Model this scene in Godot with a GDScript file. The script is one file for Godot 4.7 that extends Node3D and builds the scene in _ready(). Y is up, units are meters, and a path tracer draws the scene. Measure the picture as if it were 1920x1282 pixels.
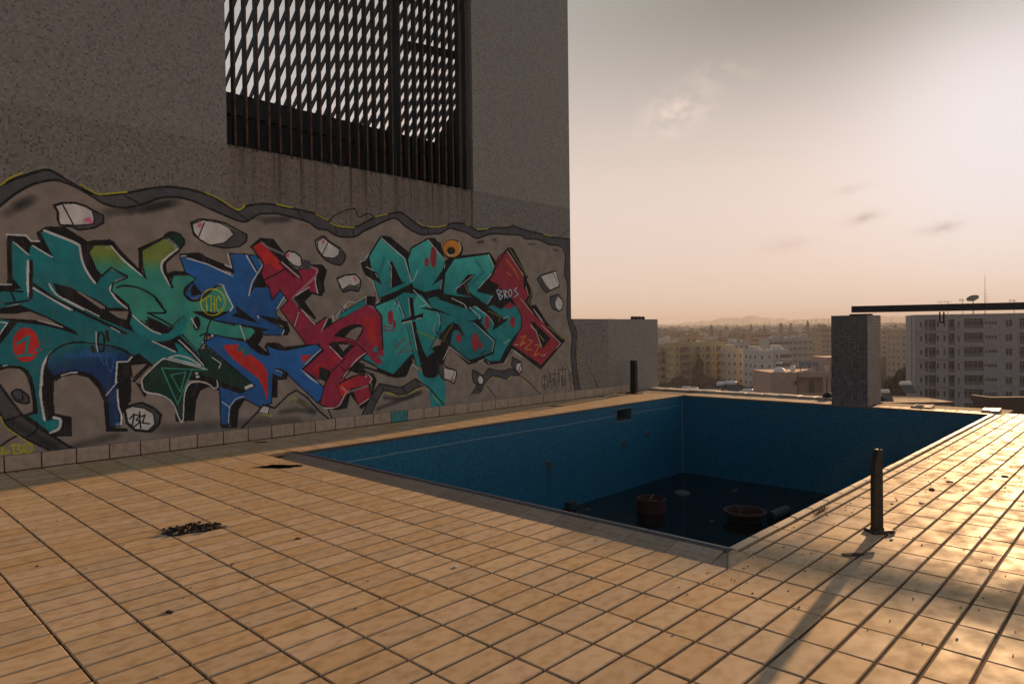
extends Node3D
# A derelict rooftop pool beside a tiled stair tower with a spray painted mural, low evening sun, hazy town below.
# x runs along the painted wall, z away from it, y up. The deck surface is y = 0, the painted wall is the plane z = 0.

const EXPOSURE := 1.62
const SKY_SCALE := 0.60
const SUN_AZ := 6.4          # degrees from +x towards -z
const SUN_EL := 10.6
const CAM := Vector3(0.0, 1.0756, 6.7018)
const GROUND := -32.0

var rng := RandomNumberGenerator.new()
var names := {}
var mats := {}


func _ready() -> void:
	rng.seed = 77
	setup_camera()
	setup_sky()
	setup_sun()
	make_materials()
	build_tower()
	build_parapet()
	build_deck()
	build_pool()
	build_far_edge()
	build_town()
	build_big_block()
	build_vegetation()
	build_small_things()


# ------------------------------------------------------------------ camera, sky, sun
func setup_camera() -> void:
	var c := Camera3D.new()
	c.name = "camera"
	c.transform = Transform3D(Basis(Vector3(0.692162, -0.012703, 0.72163), Vector3(0.020644, 0.999784, -0.002202), Vector3(-0.721447, 0.016421, 0.692275)), CAM)
	c.fov = 52.927
	c.near = 0.05
	c.far = 12000.0
	c.current = true
	add_child(c)


func sky_at(az: float, el: float, wisps: FastNoiseLite) -> Color:
	# az in degrees from +x towards -z, el in degrees; radiance as it should appear, before SKY_SCALE
	var d: float = absf(wrapf(az - 8.0, -180.0, 180.0))
	var e: float = maxf(el, 0.0)
	var low := Vector3(0.86, 0.68, 0.56)
	var mid := Vector3(0.86, 0.705, 0.635)
	var high := Vector3(0.50, 0.475, 0.445)
	var top := Vector3(0.16, 0.19, 0.24)
	var c: Vector3 = low.lerp(mid, smoothstep(0.0, 10.0, e))
	c = c.lerp(high, smoothstep(8.0, 26.0, e))
	c = c.lerp(top, smoothstep(24.0, 70.0, e))
	c *= lerpf(1.0, 0.46, smoothstep(40.0, 150.0, d))
	c = c.lerp(c * Vector3(0.74, 0.98, 1.26), smoothstep(35.0, 120.0, d))
	# a band of thin dull haze high up to the left of the sun
	var band: float = exp(-pow((az - 17.0) / 20.0, 2.0) - pow((el - 27.0) / 8.5, 2.0))
	c = c.lerp(Vector3(0.14, 0.13, 0.085), band * 0.72)
	# the glow of the sun in the haze
	var g: float = rad_to_deg(acos(clampf(cos(deg_to_rad(el)) * cos(deg_to_rad(12.3)) * cos(deg_to_rad(az - 7.6)) + sin(deg_to_rad(el)) * sin(deg_to_rad(12.3)), -1.0, 1.0)))
	c = c.lerp(c * 1.18 + Vector3(0.04, 0.03, 0.04), exp(-pow(g / 15.0, 2.0)))
	c = c.lerp(Vector3(0.945, 0.885, 0.885), 0.97 * exp(-pow(g / 8.0, 2.4)))
	if az > 5.0 and az < 40.0 and el > 3.0 and el < 24.0:
		var w: float = wisps.get_noise_2d(az * 9.0, el * 14.0)
		var w2: float = wisps.get_noise_2d(az * 26.0 + 50.0, el * 34.0)
		var puff: float = exp(-pow((az - 30.2 + (el - 17.0) * 0.6) / 2.3, 2.0) - pow((el - 16.9) / 1.6, 2.0)) * clampf(0.55 + w * 1.5 + w2 * 0.7, 0.0, 1.0)
		puff += 0.5 * exp(-pow((az - 26.5) / 2.2, 2.0) - pow((el - 19.4) / 0.9, 2.0)) * clampf(0.3 + w * 1.6 + w2 * 0.6, 0.0, 1.0)
		c += Vector3(0.24, 0.16, 0.12) * puff
		for k in [[16.6, 8.0, 1.05, 0.36, 0.42], [11.9, 6.8, 1.2, 0.33, 0.36], [22.2, 6.3, 1.8, 0.42, 0.16], [17.6, 10.1, 1.3, 0.28, 0.14]]:
			var q: float = exp(-pow((az - k[0]) / k[2], 2.0) - pow((el - k[1] + (az - k[0]) * 0.16 + w2 * 0.3) / k[3], 2.0))
			c = c.lerp(c * Vector3(0.62, 0.56, 0.52), clampf(q * k[4] * (1.5 + w * 1.6), 0.0, 0.75))
	return Color(c.x, c.y, c.z)


func setup_sky() -> void:
	var n := FastNoiseLite.new()
	n.seed = 5
	n.frequency = 0.05
	n.fractal_octaves = 4
	var w := 2048
	var h := 1024
	var im := Image.create_empty(w, h, false, Image.FORMAT_RGBAF)
	for y in h / 2 + 2:
		var el: float = 90.0 - (y + 0.5) / h * 180.0
		for x in w:
			# column 0 looks along -z, a quarter round is +x
			var az: float = wrapf(90.0 - (x + 0.5) / w * 360.0, -180.0, 180.0)
			var c: Color = sky_at(az, el, n) if absf(az - 20.0) < 60.0 or x % 4 == 0 else im.get_pixel(x - 1, y)
			im.set_pixel(x, y, Color(c.r, c.g, c.b, 1.0))
	im.fill_rect(Rect2i(0, h / 2 + 2, w, h / 2 - 2), Color(0.50, 0.42, 0.33, 1.0))
	var pano := PanoramaSkyMaterial.new()
	pano.panorama = ImageTexture.create_from_image(im)
	pano.energy_multiplier = 1.0
	var sky := Sky.new()
	sky.sky_material = pano
	var e := Environment.new()
	e.background_mode = Environment.BG_SKY
	e.sky = sky
	e.background_energy_multiplier = SKY_SCALE
	e.tonemap_mode = Environment.TONE_MAPPER_LINEAR
	e.tonemap_exposure = EXPOSURE
	e.sdfgi_enabled = true
	e.ssao_enabled = true
	e.ssil_enabled = true
	e.fog_enabled = true
	e.fog_density = 0.00030
	e.fog_light_color = Color(0.93, 0.92, 0.92)
	var we := WorldEnvironment.new()
	we.name = "world_environment"
	we.environment = e
	add_child(we)


func sun_direction() -> Vector3:
	var a := deg_to_rad(SUN_AZ)
	var b := deg_to_rad(SUN_EL)
	return Vector3(cos(a) * cos(b), sin(b), -sin(a) * cos(b))


func setup_sun() -> void:
	var l := DirectionalLight3D.new()
	l.name = "sun"
	l.light_energy = 1.6
	l.light_color = Color(1.0, 0.79, 0.57)
	l.light_angular_distance = 0.9
	l.shadow_enabled = true
	add_child(l)
	l.look_at_from_position(sun_direction() * 50.0, Vector3.ZERO, Vector3.UP)


# ------------------------------------------------------------------ helpers
class MB:
	var v := PackedVector3Array()
	var n := PackedVector3Array()
	var uv := PackedVector2Array()
	var c := PackedColorArray()

	func tri(a: Vector3, b: Vector3, d: Vector3, col := Color.WHITE) -> void:   # counter-clockwise from outside
		var nn := (b - a).cross(d - a).normalized()
		for p in [a, d, b]:
			v.append(p)
			n.append(nn)
			uv.append(Vector2.ZERO)
			c.append(col)

	func quad(a: Vector3, b: Vector3, d: Vector3, e: Vector3, col := Color.WHITE) -> void:
		tri(a, b, d, col)
		tri(a, d, e, col)

	func quad_uv(a: Vector3, b: Vector3, d: Vector3, e: Vector3, ua: Vector2, ub: Vector2, ud: Vector2, ue: Vector2) -> void:
		var s := v.size()
		quad(a, b, d, e)
		for k in 6:
			uv[s + k] = [ua, ud, ub, ua, ue, ud][k]

	func box(p: Vector3, s: Vector3, col := Color.WHITE, b := Basis()) -> void:
		var h := s * 0.5
		var k := []
		for i in 8:
			k.append(p + b * Vector3(h.x if i & 1 else -h.x, h.y if i & 2 else -h.y, h.z if i & 4 else -h.z))
		quad(k[4], k[5], k[7], k[6], col)
		quad(k[1], k[0], k[2], k[3], col)
		quad(k[5], k[1], k[3], k[7], col)
		quad(k[0], k[4], k[6], k[2], col)
		quad(k[6], k[7], k[3], k[2], col)
		quad(k[0], k[1], k[5], k[4], col)

	func slab(x0: float, x1: float, y0: float, y1: float, z0: float, z1: float, col := Color.WHITE) -> void:
		box(Vector3((x0 + x1) / 2, (y0 + y1) / 2, (z0 + z1) / 2), Vector3(x1 - x0, y1 - y0, z1 - z0), col)

	# a slab whose upper edges are chamfered by e, its top turned up or down at the corners by t
	func tile(x0: float, x1: float, y0: float, y1: float, z0: float, z1: float, e: float, t := [0.0, 0.0, 0.0, 0.0], col := Color.WHITE) -> void:
		var lo := [Vector3(x0, y0, z1), Vector3(x1, y0, z1), Vector3(x1, y0, z0), Vector3(x0, y0, z0)]
		var up := []
		var top := []
		var cx := (x0 + x1) / 2
		var cz := (z0 + z1) / 2
		for i in 4:
			var q: Vector3 = lo[i]
			up.append(Vector3(q.x, y1 - e + t[i], q.z))
			top.append(Vector3(q.x - e * signf(q.x - cx), y1 + t[i], q.z - e * signf(q.z - cz)))
		quad(top[0], top[1], top[2], top[3], col)
		for i in 4:
			var j := (i + 1) % 4
			quad(up[i], up[j], top[j], top[i], col)
			quad(lo[i], lo[j], up[j], up[i], col)

	func tube(p0: Vector3, p1: Vector3, r0: float, r1: float, seg := 10, col := Color.WHITE, caps := true) -> void:
		var d := (p1 - p0).normalized()
		var s := d.cross(Vector3.UP if absf(d.y) < 0.9 else Vector3.RIGHT).normalized()
		var t := d.cross(s)
		for i in seg:
			var a := TAU * i / seg
			var b := TAU * (i + 1) / seg
			var ca := s * cos(a) + t * sin(a)
			var cb := s * cos(b) + t * sin(b)
			var k := v.size()
			quad(p0 + ca * r0, p0 + cb * r0, p1 + cb * r1, p1 + ca * r1, col)
			for m in 6:
				n[k + m] = [ca, cb, cb, ca, ca, cb][m]
			if caps:
				tri(p1, p1 + ca * r1, p1 + cb * r1, col)
				tri(p0, p0 + cb * r0, p0 + ca * r0, col)

	func lathe(at: Vector3, prof: Array, seg := 20, col := Color.WHITE, b := Basis()) -> void:
		for i in prof.size() - 1:
			var q0: Vector2 = prof[i]
			var q1: Vector2 = prof[i + 1]
			var sl := Vector2(q1.y - q0.y, q0.x - q1.x).normalized()
			for k in seg:
				var a := TAU * k / seg
				var e := TAU * (k + 1) / seg
				var ca := Vector3(cos(a), 0, -sin(a))
				var ce := Vector3(cos(e), 0, -sin(e))
				var s := v.size()
				quad(at + b * (ca * q0.x + Vector3.UP * q0.y), at + b * (ce * q0.x + Vector3.UP * q0.y), at + b * (ce * q1.x + Vector3.UP * q1.y), at + b * (ca * q1.x + Vector3.UP * q1.y), col)
				var na := b * (ca * sl.x + Vector3.UP * sl.y)
				var ne := b * (ce * sl.x + Vector3.UP * sl.y)
				for m in 6:
					n[s + m] = [na, ne, ne, na, na, ne][m]

	func mesh(mat: Material, uv2: PackedVector2Array = PackedVector2Array(), into: ArrayMesh = null) -> ArrayMesh:
		var a := []
		a.resize(Mesh.ARRAY_MAX)
		a[Mesh.ARRAY_VERTEX] = v
		a[Mesh.ARRAY_NORMAL] = n
		a[Mesh.ARRAY_TEX_UV] = uv
		if uv2.size():
			a[Mesh.ARRAY_TEX_UV2] = uv2
		a[Mesh.ARRAY_COLOR] = c
		var m := into if into else ArrayMesh.new()
		m.add_surface_from_arrays(Mesh.PRIMITIVE_TRIANGLES, a)
		m.surface_set_material(m.get_surface_count() - 1, mat)
		return m


func numbered(called: String) -> String:
	names[called] = int(names.get(called, -1)) + 1
	return called if names[called] == 0 else "%s_%03d" % [called, names[called]]


func thing(called: String, label: String, category: String, at := Vector3.ZERO, group := "") -> Node3D:
	var o := Node3D.new()
	o.name = numbered(called)
	o.position = at
	add_child(o)
	return tag(o, label, category, group)


func tag(o: Node3D, label: String, category: String, group := "") -> Node3D:
	o.set_meta("label", label)
	o.set_meta("category", category)
	if group:
		o.set_meta("group", group)
	return o


func part(called: String, m: Mesh, parent: Node3D, at := Vector3.ZERO) -> MeshInstance3D:
	var o := MeshInstance3D.new()
	o.name = called if parent != self else numbered(called)
	o.mesh = m
	o.position = at
	parent.add_child(o, true)
	if parent != self:
		var k := 0
		# plain numbered names for repeats
		var want: String = called
		while parent.get_node_or_null(want) != o and parent.has_node(want):
			k = int(parent.get_meta("_n_" + called, 0)) + 1
			parent.set_meta("_n_" + called, k)
			want = "%s_%03d" % [called, k]
		if want != called:
			o.name = want
	return o


func struct(called: String, m: Mesh, at := Vector3.ZERO) -> MeshInstance3D:
	var o := part(called, m, self, at)
	o.set_meta("kind", "structure")
	return o


func lin(r: float, g: float, b: float) -> Color:
	return Color(r, g, b).linear_to_srgb()


func flat(color: Color, rough := 0.8, metal := 0.0) -> StandardMaterial3D:
	var m := StandardMaterial3D.new()
	m.albedo_color = color
	m.roughness = rough
	m.metallic = metal
	return m


func noise_tex(seed_: int, freq: float, ramp: Array, size := 512, octaves := 4) -> NoiseTexture2D:
	var n := FastNoiseLite.new()
	n.seed = seed_
	n.frequency = freq
	n.fractal_octaves = octaves
	var g := Gradient.new()
	g.offsets = PackedFloat32Array(ramp.map(func(r): return r[0]))
	g.colors = PackedColorArray(ramp.map(func(r): return r[1]))
	var t := NoiseTexture2D.new()
	t.width = size
	t.height = size
	t.seamless = true
	t.noise = n
	t.color_ramp = g
	return t


func grained(color: Color, rough: float, tex: Texture2D, per_metre: Vector3, rough_tex: Texture2D = null) -> StandardMaterial3D:
	var m := flat(color, rough)
	m.albedo_texture = tex
	m.uv1_triplanar = true
	m.uv1_world_triplanar = true
	m.uv1_triplanar_sharpness = 8.0
	m.uv1_scale = per_metre
	if rough_tex:
		m.roughness_texture = rough_tex
		m.roughness_texture_channel = BaseMaterial3D.TEXTURE_CHANNEL_RED
	return m


# square mosaic pieces: cells x cells over a texture, each a flat tone out of the list, the grout between them
func mosaic(cells: int, px: int, grout: Color, tones: Array, joint: int, seed_: int) -> Image:
	var r := RandomNumberGenerator.new()
	r.seed = seed_
	var im := Image.create_empty(cells * px, cells * px, false, Image.FORMAT_RGB8)
	im.fill(grout)
	for y in cells:
		for x in cells:
			var pick: float = r.randf()
			var tone: Color = tones[0][1]
			for t in tones:
				if pick < t[0]:
					tone = t[1]
					break
			var k: float = r.randf_range(0.92, 1.08)
			im.fill_rect(Rect2i(x * px + joint, y * px + joint, px - joint, px - joint), Color(tone.r * k, tone.g * k, tone.b * k * r.randf_range(0.96, 1.04)))
	return im


func mosaic_height(cells: int, px: int, joint: int, seed_: int) -> Image:
	var r := RandomNumberGenerator.new()
	r.seed = seed_
	var im := Image.create_empty(cells * px, cells * px, false, Image.FORMAT_L8)
	for y in cells:
		for x in cells:
			var k: float = r.randf_range(0.7, 1.0)
			im.fill_rect(Rect2i(x * px + joint, y * px + joint, px - joint, px - joint), Color(k, k, k))
	return im


func mosaic_material(im: Image, metres: float, rough: float, height: Image = null, depth := 0.15) -> StandardMaterial3D:
	var m := StandardMaterial3D.new()
	im.generate_mipmaps()
	m.albedo_texture = ImageTexture.create_from_image(im)
	m.uv1_triplanar = true
	m.uv1_world_triplanar = true
	m.uv1_triplanar_sharpness = 30.0
	m.uv1_scale = Vector3.ONE / metres
	m.roughness = rough
	if height:
		m.heightmap_enabled = true
		m.heightmap_texture = ImageTexture.create_from_image(height)
		m.heightmap_scale = depth
	return m


func make_materials() -> void:
	var wall := mosaic(128, 16, Color(0.56, 0.54, 0.50), [[0.55, Color(0.515, 0.495, 0.475)], [0.80, Color(0.55, 0.53, 0.505)], [0.94, Color(0.46, 0.445, 0.44)], [1.0, Color(0.38, 0.37, 0.385)]], 2, 11)
	mats.wall = mosaic_material(wall, 2.56, 0.55)
	mats.mural = mats.wall.duplicate()
	mats.mural.detail_enabled = true
	mats.mural.detail_blend_mode = BaseMaterial3D.BLEND_MODE_MIX
	mats.mural.detail_uv_layer = BaseMaterial3D.DETAIL_UV_2
	mats.mural.detail_albedo = ImageTexture.create_from_image(paint_mural())
	mats.mural.roughness = 0.8
	mats.mural.metallic_specular = 0.3
	var post := mosaic(32, 32, Color(0.36, 0.345, 0.33), [[0.7, Color(0.47, 0.455, 0.45)], [0.9, Color(0.52, 0.50, 0.49)], [1.0, Color(0.40, 0.39, 0.40)]], 5, 3)
	mats.pillar = mosaic_material(post, 1.28, 0.5, mosaic_height(32, 32, 5, 4), 0.5)
	var pool := mosaic(64, 16, Color(0.16, 0.36, 0.42), [[0.4, Color(0.06, 0.39, 0.52)], [0.65, Color(0.07, 0.42, 0.55)], [0.85, Color(0.055, 0.36, 0.49)], [1.0, Color(0.09, 0.44, 0.56)]], 1, 21)
	mats.pool = mosaic_material(pool, 1.28, 0.42)
	mats.pool_far = mats.pool.duplicate()
	mats.pool_far.detail_enabled = true
	mats.pool_far.detail_blend_mode = BaseMaterial3D.BLEND_MODE_MIX
	mats.pool_far.detail_uv_layer = BaseMaterial3D.DETAIL_UV_2
	mats.pool_far.detail_albedo = ImageTexture.create_from_image(chalk_arc())
	mats.pool_side = mats.pool.duplicate()
	mats.pool_side.detail_enabled = true
	mats.pool_side.detail_blend_mode = BaseMaterial3D.BLEND_MODE_MIX
	mats.pool_side.detail_uv_layer = BaseMaterial3D.DETAIL_UV_2
	mats.pool_side.detail_albedo = ImageTexture.create_from_image(side_marks())
	# deck tiles: several firings of the same buff clay, a glaze worn unevenly
	var grain := noise_tex(3, 0.012, [[0.0, Color(0.86, 0.84, 0.80)], [0.35, Color(0.95, 0.94, 0.92)], [0.6, Color(1, 1, 1)], [1.0, Color(0.96, 0.97, 0.98)]], 1024, 5)
	var worn := noise_tex(9, 0.010, [[0.0, Color(0.62, 0.5, 0.5)], [0.5, Color(0.76, 0.5, 0.5)], [1.0, Color(0.98, 0.5, 0.5)]], 512, 4)
	mats.tiles = []
	for k in [[0.53, 0.395, 0.245], [0.49, 0.365, 0.225], [0.555, 0.42, 0.27], [0.51, 0.365, 0.21], [0.475, 0.365, 0.24], [0.54, 0.41, 0.275], [0.50, 0.355, 0.205]]:
		mats.tiles.append(grained(lin(k[0], k[1], k[2]), 0.86, grain, Vector3(0.9, 1.0, 1.3), worn))
		mats.tiles[-1].metallic_specular = 0.24
	mats.tile_any = grained(Color.WHITE, 0.86, grain, Vector3(0.9, 1.0, 1.3), worn)
	mats.tile_any.metallic_specular = 0.24
	mats.tile_any.vertex_color_use_as_albedo = true
	mats.skirting = []
	for k in [[0.43, 0.325, 0.25], [0.40, 0.30, 0.23], [0.45, 0.345, 0.27]]:
		mats.skirting.append(grained(lin(k[0], k[1], k[2]), 0.5, grain, Vector3(1.1, 1.1, 1.1)))
	mats.skirting_teal = grained(lin(0.05, 0.26, 0.27), 0.6, noise_tex(8, 0.03, [[0.0, Color(0.6, 0.6, 0.6)], [0.5, Color(1, 1, 1)], [1.0, Color(1.2, 1.0, 0.9)]], 256), Vector3(2, 2, 2))
	mats.grout = grained(lin(0.075, 0.042, 0.030), 0.95, noise_tex(12, 0.05, [[0.0, Color(0.5, 0.5, 0.52)], [0.6, Color(1, 1, 1)], [1.0, Color(1, 0.95, 0.9)]], 256), Vector3(2.3, 2.3, 2.3))
	mats.gutter = grained(lin(0.33, 0.25, 0.18), 0.6, grain, Vector3(1.3, 1.3, 1.3))
	mats.lip = flat(lin(0.10, 0.10, 0.11), 0.35)
	mats.lip_pale = grained(lin(0.46, 0.38, 0.27), 0.5, noise_tex(14, 0.02, [[0.0, Color(0.6, 0.55, 0.5)], [0.5, Color(1, 1, 1)], [1.0, Color(0.9, 0.9, 0.9)]], 256), Vector3(0.8, 8.0, 9.0))
	mats.soil = grained(lin(0.035, 0.026, 0.020), 1.0, noise_tex(15, 0.06, [[0.0, Color(0.3, 0.3, 0.3)], [0.5, Color(1, 1, 1)], [0.8, Color(1.0, 0.9, 0.8)], [1.0, Color(1, 1, 1)]], 256), Vector3(4, 4, 4))
	mats.concrete = grained(lin(0.26, 0.24, 0.22), 0.9, noise_tex(16, 0.02, [[0.0, Color(0.6, 0.6, 0.6)], [0.5, Color(0.9, 0.9, 0.9)], [1.0, Color(1, 1, 1)]], 512), Vector3(0.7, 0.7, 0.7))
	mats.dark_steel = flat(lin(0.020, 0.022, 0.027), 0.55, 0.2)
	mats.rust = grained(lin(0.15, 0.085, 0.055), 0.85, noise_tex(17, 0.03, [[0.0, Color(0.35, 0.4, 0.48)], [0.45, Color(0.8, 0.7, 0.6)], [1.0, Color(1, 1, 1)]], 256), Vector3(1.5, 1.1, 1.5))
	mats.post_steel = grained(lin(0.042, 0.034, 0.030), 0.5, noise_tex(18, 0.03, [[0.0, Color(0.5, 0.5, 0.5)], [0.5, Color(0.9, 0.85, 0.8)], [1.0, Color(1, 1, 1)]], 256), Vector3(3, 3, 3))
	mats.black = flat(lin(0.012, 0.012, 0.013), 0.7)
	mats.water = flat(lin(0.008, 0.010, 0.011), 0.06)
	mats.water.metallic_specular = 0.45


class Paint:
	# a spray can: fills, strokes and soft sprays on the wall, in millimetres along and above the deck
	const X0 := 700.0
	const Y1 := 2950.0
	const S := 0.23814      # pixels per millimetre
	var im: Image
	var r := RandomNumberGenerator.new()
	var col := {}
	var w := 2048
	var h := 674

	func _init() -> void:
		r.seed = 4
		im = Image.create_empty(w, h, false, Image.FORMAT_RGBA8)
		im.fill(Color(0.4, 0.38, 0.35, 0.0))
		for k in [["M", 94, 87, 80], ["k", 15, 16, 18], ["w", 150, 147, 142], ["W", 140, 138, 134], ["G", 52, 51, 54], ["t", 20, 92, 94], ["u", 18, 78, 84], ["s", 45, 122, 115], ["g", 38, 104, 92], ["v", 84, 96, 42], ["d", 15, 38, 32], ["b", 26, 72, 122], ["B", 22, 58, 98], ["n", 18, 40, 72], ["c", 108, 28, 48], ["o", 138, 32, 30], ["R", 118, 26, 32], ["m", 104, 34, 42], ["O", 168, 92, 30], ["Y", 122, 118, 26], ["y", 158, 142, 24], ["p", 158, 52, 82], ["x", 24, 96, 100]]:
			var c := Color(k[1] / 255.0, k[2] / 255.0, k[3] / 255.0).srgb_to_linear() * 2.9
			c = Color(minf(c.r, 0.78), minf(c.g, 0.78), minf(c.b, 0.78))
			col[k[0]] = c.linear_to_srgb()

	func px(a: Array) -> PackedVector2Array:
		var o := PackedVector2Array()
		for i in range(0, a.size() - 1, 2):
			o.append(Vector2((a[i] - X0) * S, (Y1 - a[i + 1]) * S))
		return o

	func smooth(p: PackedVector2Array, closed: bool) -> PackedVector2Array:
		var o := PackedVector2Array()
		var n := p.size()
		for i in (n if closed else n - 1):
			var p0: Vector2 = p[(i - 1 + n) % n] if closed or i > 0 else p[i]
			var p1: Vector2 = p[i]
			var p2: Vector2 = p[(i + 1) % n]
			var p3: Vector2 = p[(i + 2) % n] if closed or i + 2 < n else p2
			for k in 5:
				o.append(p1.cubic_interpolate(p2, p0, p3, k / 5.0))
		if not closed:
			o.append(p[n - 1])
		return o

	func spans(p: PackedVector2Array, c1: Color, c2: Color, from := Vector2.ZERO, axis := Vector2.ZERO) -> void:
		var lo := 1e9
		var hi := -1e9
		for q in p:
			lo = minf(lo, q.y)
			hi = maxf(hi, q.y)
		var n := p.size()
		for y in range(maxi(0, int(lo)), mini(h - 1, int(hi) + 1) + 1):
			var yc := y + 0.5
			var cuts := []
			for i in n:
				var a := p[i]
				var b := p[(i + 1) % n]
				if (a.y <= yc) != (b.y <= yc):
					cuts.append(a.x + (yc - a.y) / (b.y - a.y) * (b.x - a.x))
			cuts.sort()
			for i in range(0, cuts.size() - 1, 2):
				var x0 := clampi(roundi(cuts[i]), 0, w)
				var x1 := clampi(roundi(cuts[i + 1]), 0, w)
				if x1 <= x0:
					continue
				if axis == Vector2.ZERO:
					im.fill_rect(Rect2i(x0, y, x1 - x0, 1), c1)
				else:
					for x in range(x0, x1):
						im.set_pixel(x, y, c1.lerp(c2, clampf((Vector2(x, y) - from).dot(axis), 0.0, 1.0)))

	func f(c: String, a: Array) -> void:
		spans(px(a), col[c], col[c])

	func fs(c: String, a: Array) -> void:
		spans(smooth(px(a), true), col[c], col[c])

	func gr(c1: String, c2: String, ends: Array, a: Array) -> void:
		var e := px(ends)
		var d := e[1] - e[0]
		spans(px(a), col[c1], col[c2], e[0], d / maxf(d.length_squared(), 1.0))

	func stroke(c: Color, mm: float, p: PackedVector2Array) -> void:
		var rad := mm * S * 0.5
		for i in p.size():
			var q := p[i]
			var disc := PackedVector2Array()
			for k in 8:
				disc.append(q + Vector2.from_angle(TAU * k / 8.0) * rad)
			spans(disc, c, c)
			if i:
				var d := (q - p[i - 1])
				if d.length() > 0.01:
					var s := d.orthogonal().normalized() * rad
					spans(PackedVector2Array([p[i - 1] + s, q + s, q - s, p[i - 1] - s]), c, c)

	func l(c: String, mm: float, a: Array) -> void:
		stroke(col[c], mm, px(a))

	func ls(c: String, mm: float, a: Array) -> void:
		stroke(col[c], mm, smooth(px(a), false))

	func soft(c: Color, q: Vector2, rad: float, share: float) -> void:
		for y in range(maxi(0, int(q.y - rad)), mini(h, int(q.y + rad) + 1)):
			for x in range(maxi(0, int(q.x - rad)), mini(w, int(q.x + rad) + 1)):
				var d: float = Vector2(x, y).distance_to(q) / rad
				if d < 1.0:
					var k: float = share * pow(1.0 - d * d, 2.0) * r.randf_range(0.75, 1.0)
					var o := im.get_pixel(x, y)
					var a: float = maxf(o.a, k)
					var t: float = k / maxf(a, 0.001)
					im.set_pixel(x, y, Color(lerpf(o.r, c.r, t), lerpf(o.g, c.g, t), lerpf(o.b, c.b, t), a))

	func sp(c: String, mm: float, share: float, a: Array) -> void:
		var p := px(a)
		var rad := mm * S
		soft(col[c], p[0], rad, share)
		for i in range(1, p.size()):
			var steps := maxi(1, int(p[i].distance_to(p[i - 1]) / (rad * 0.7)))
			for k in steps:
				soft(col[c], p[i - 1].lerp(p[i], (k + 1.0) / steps), rad, share)


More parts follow.
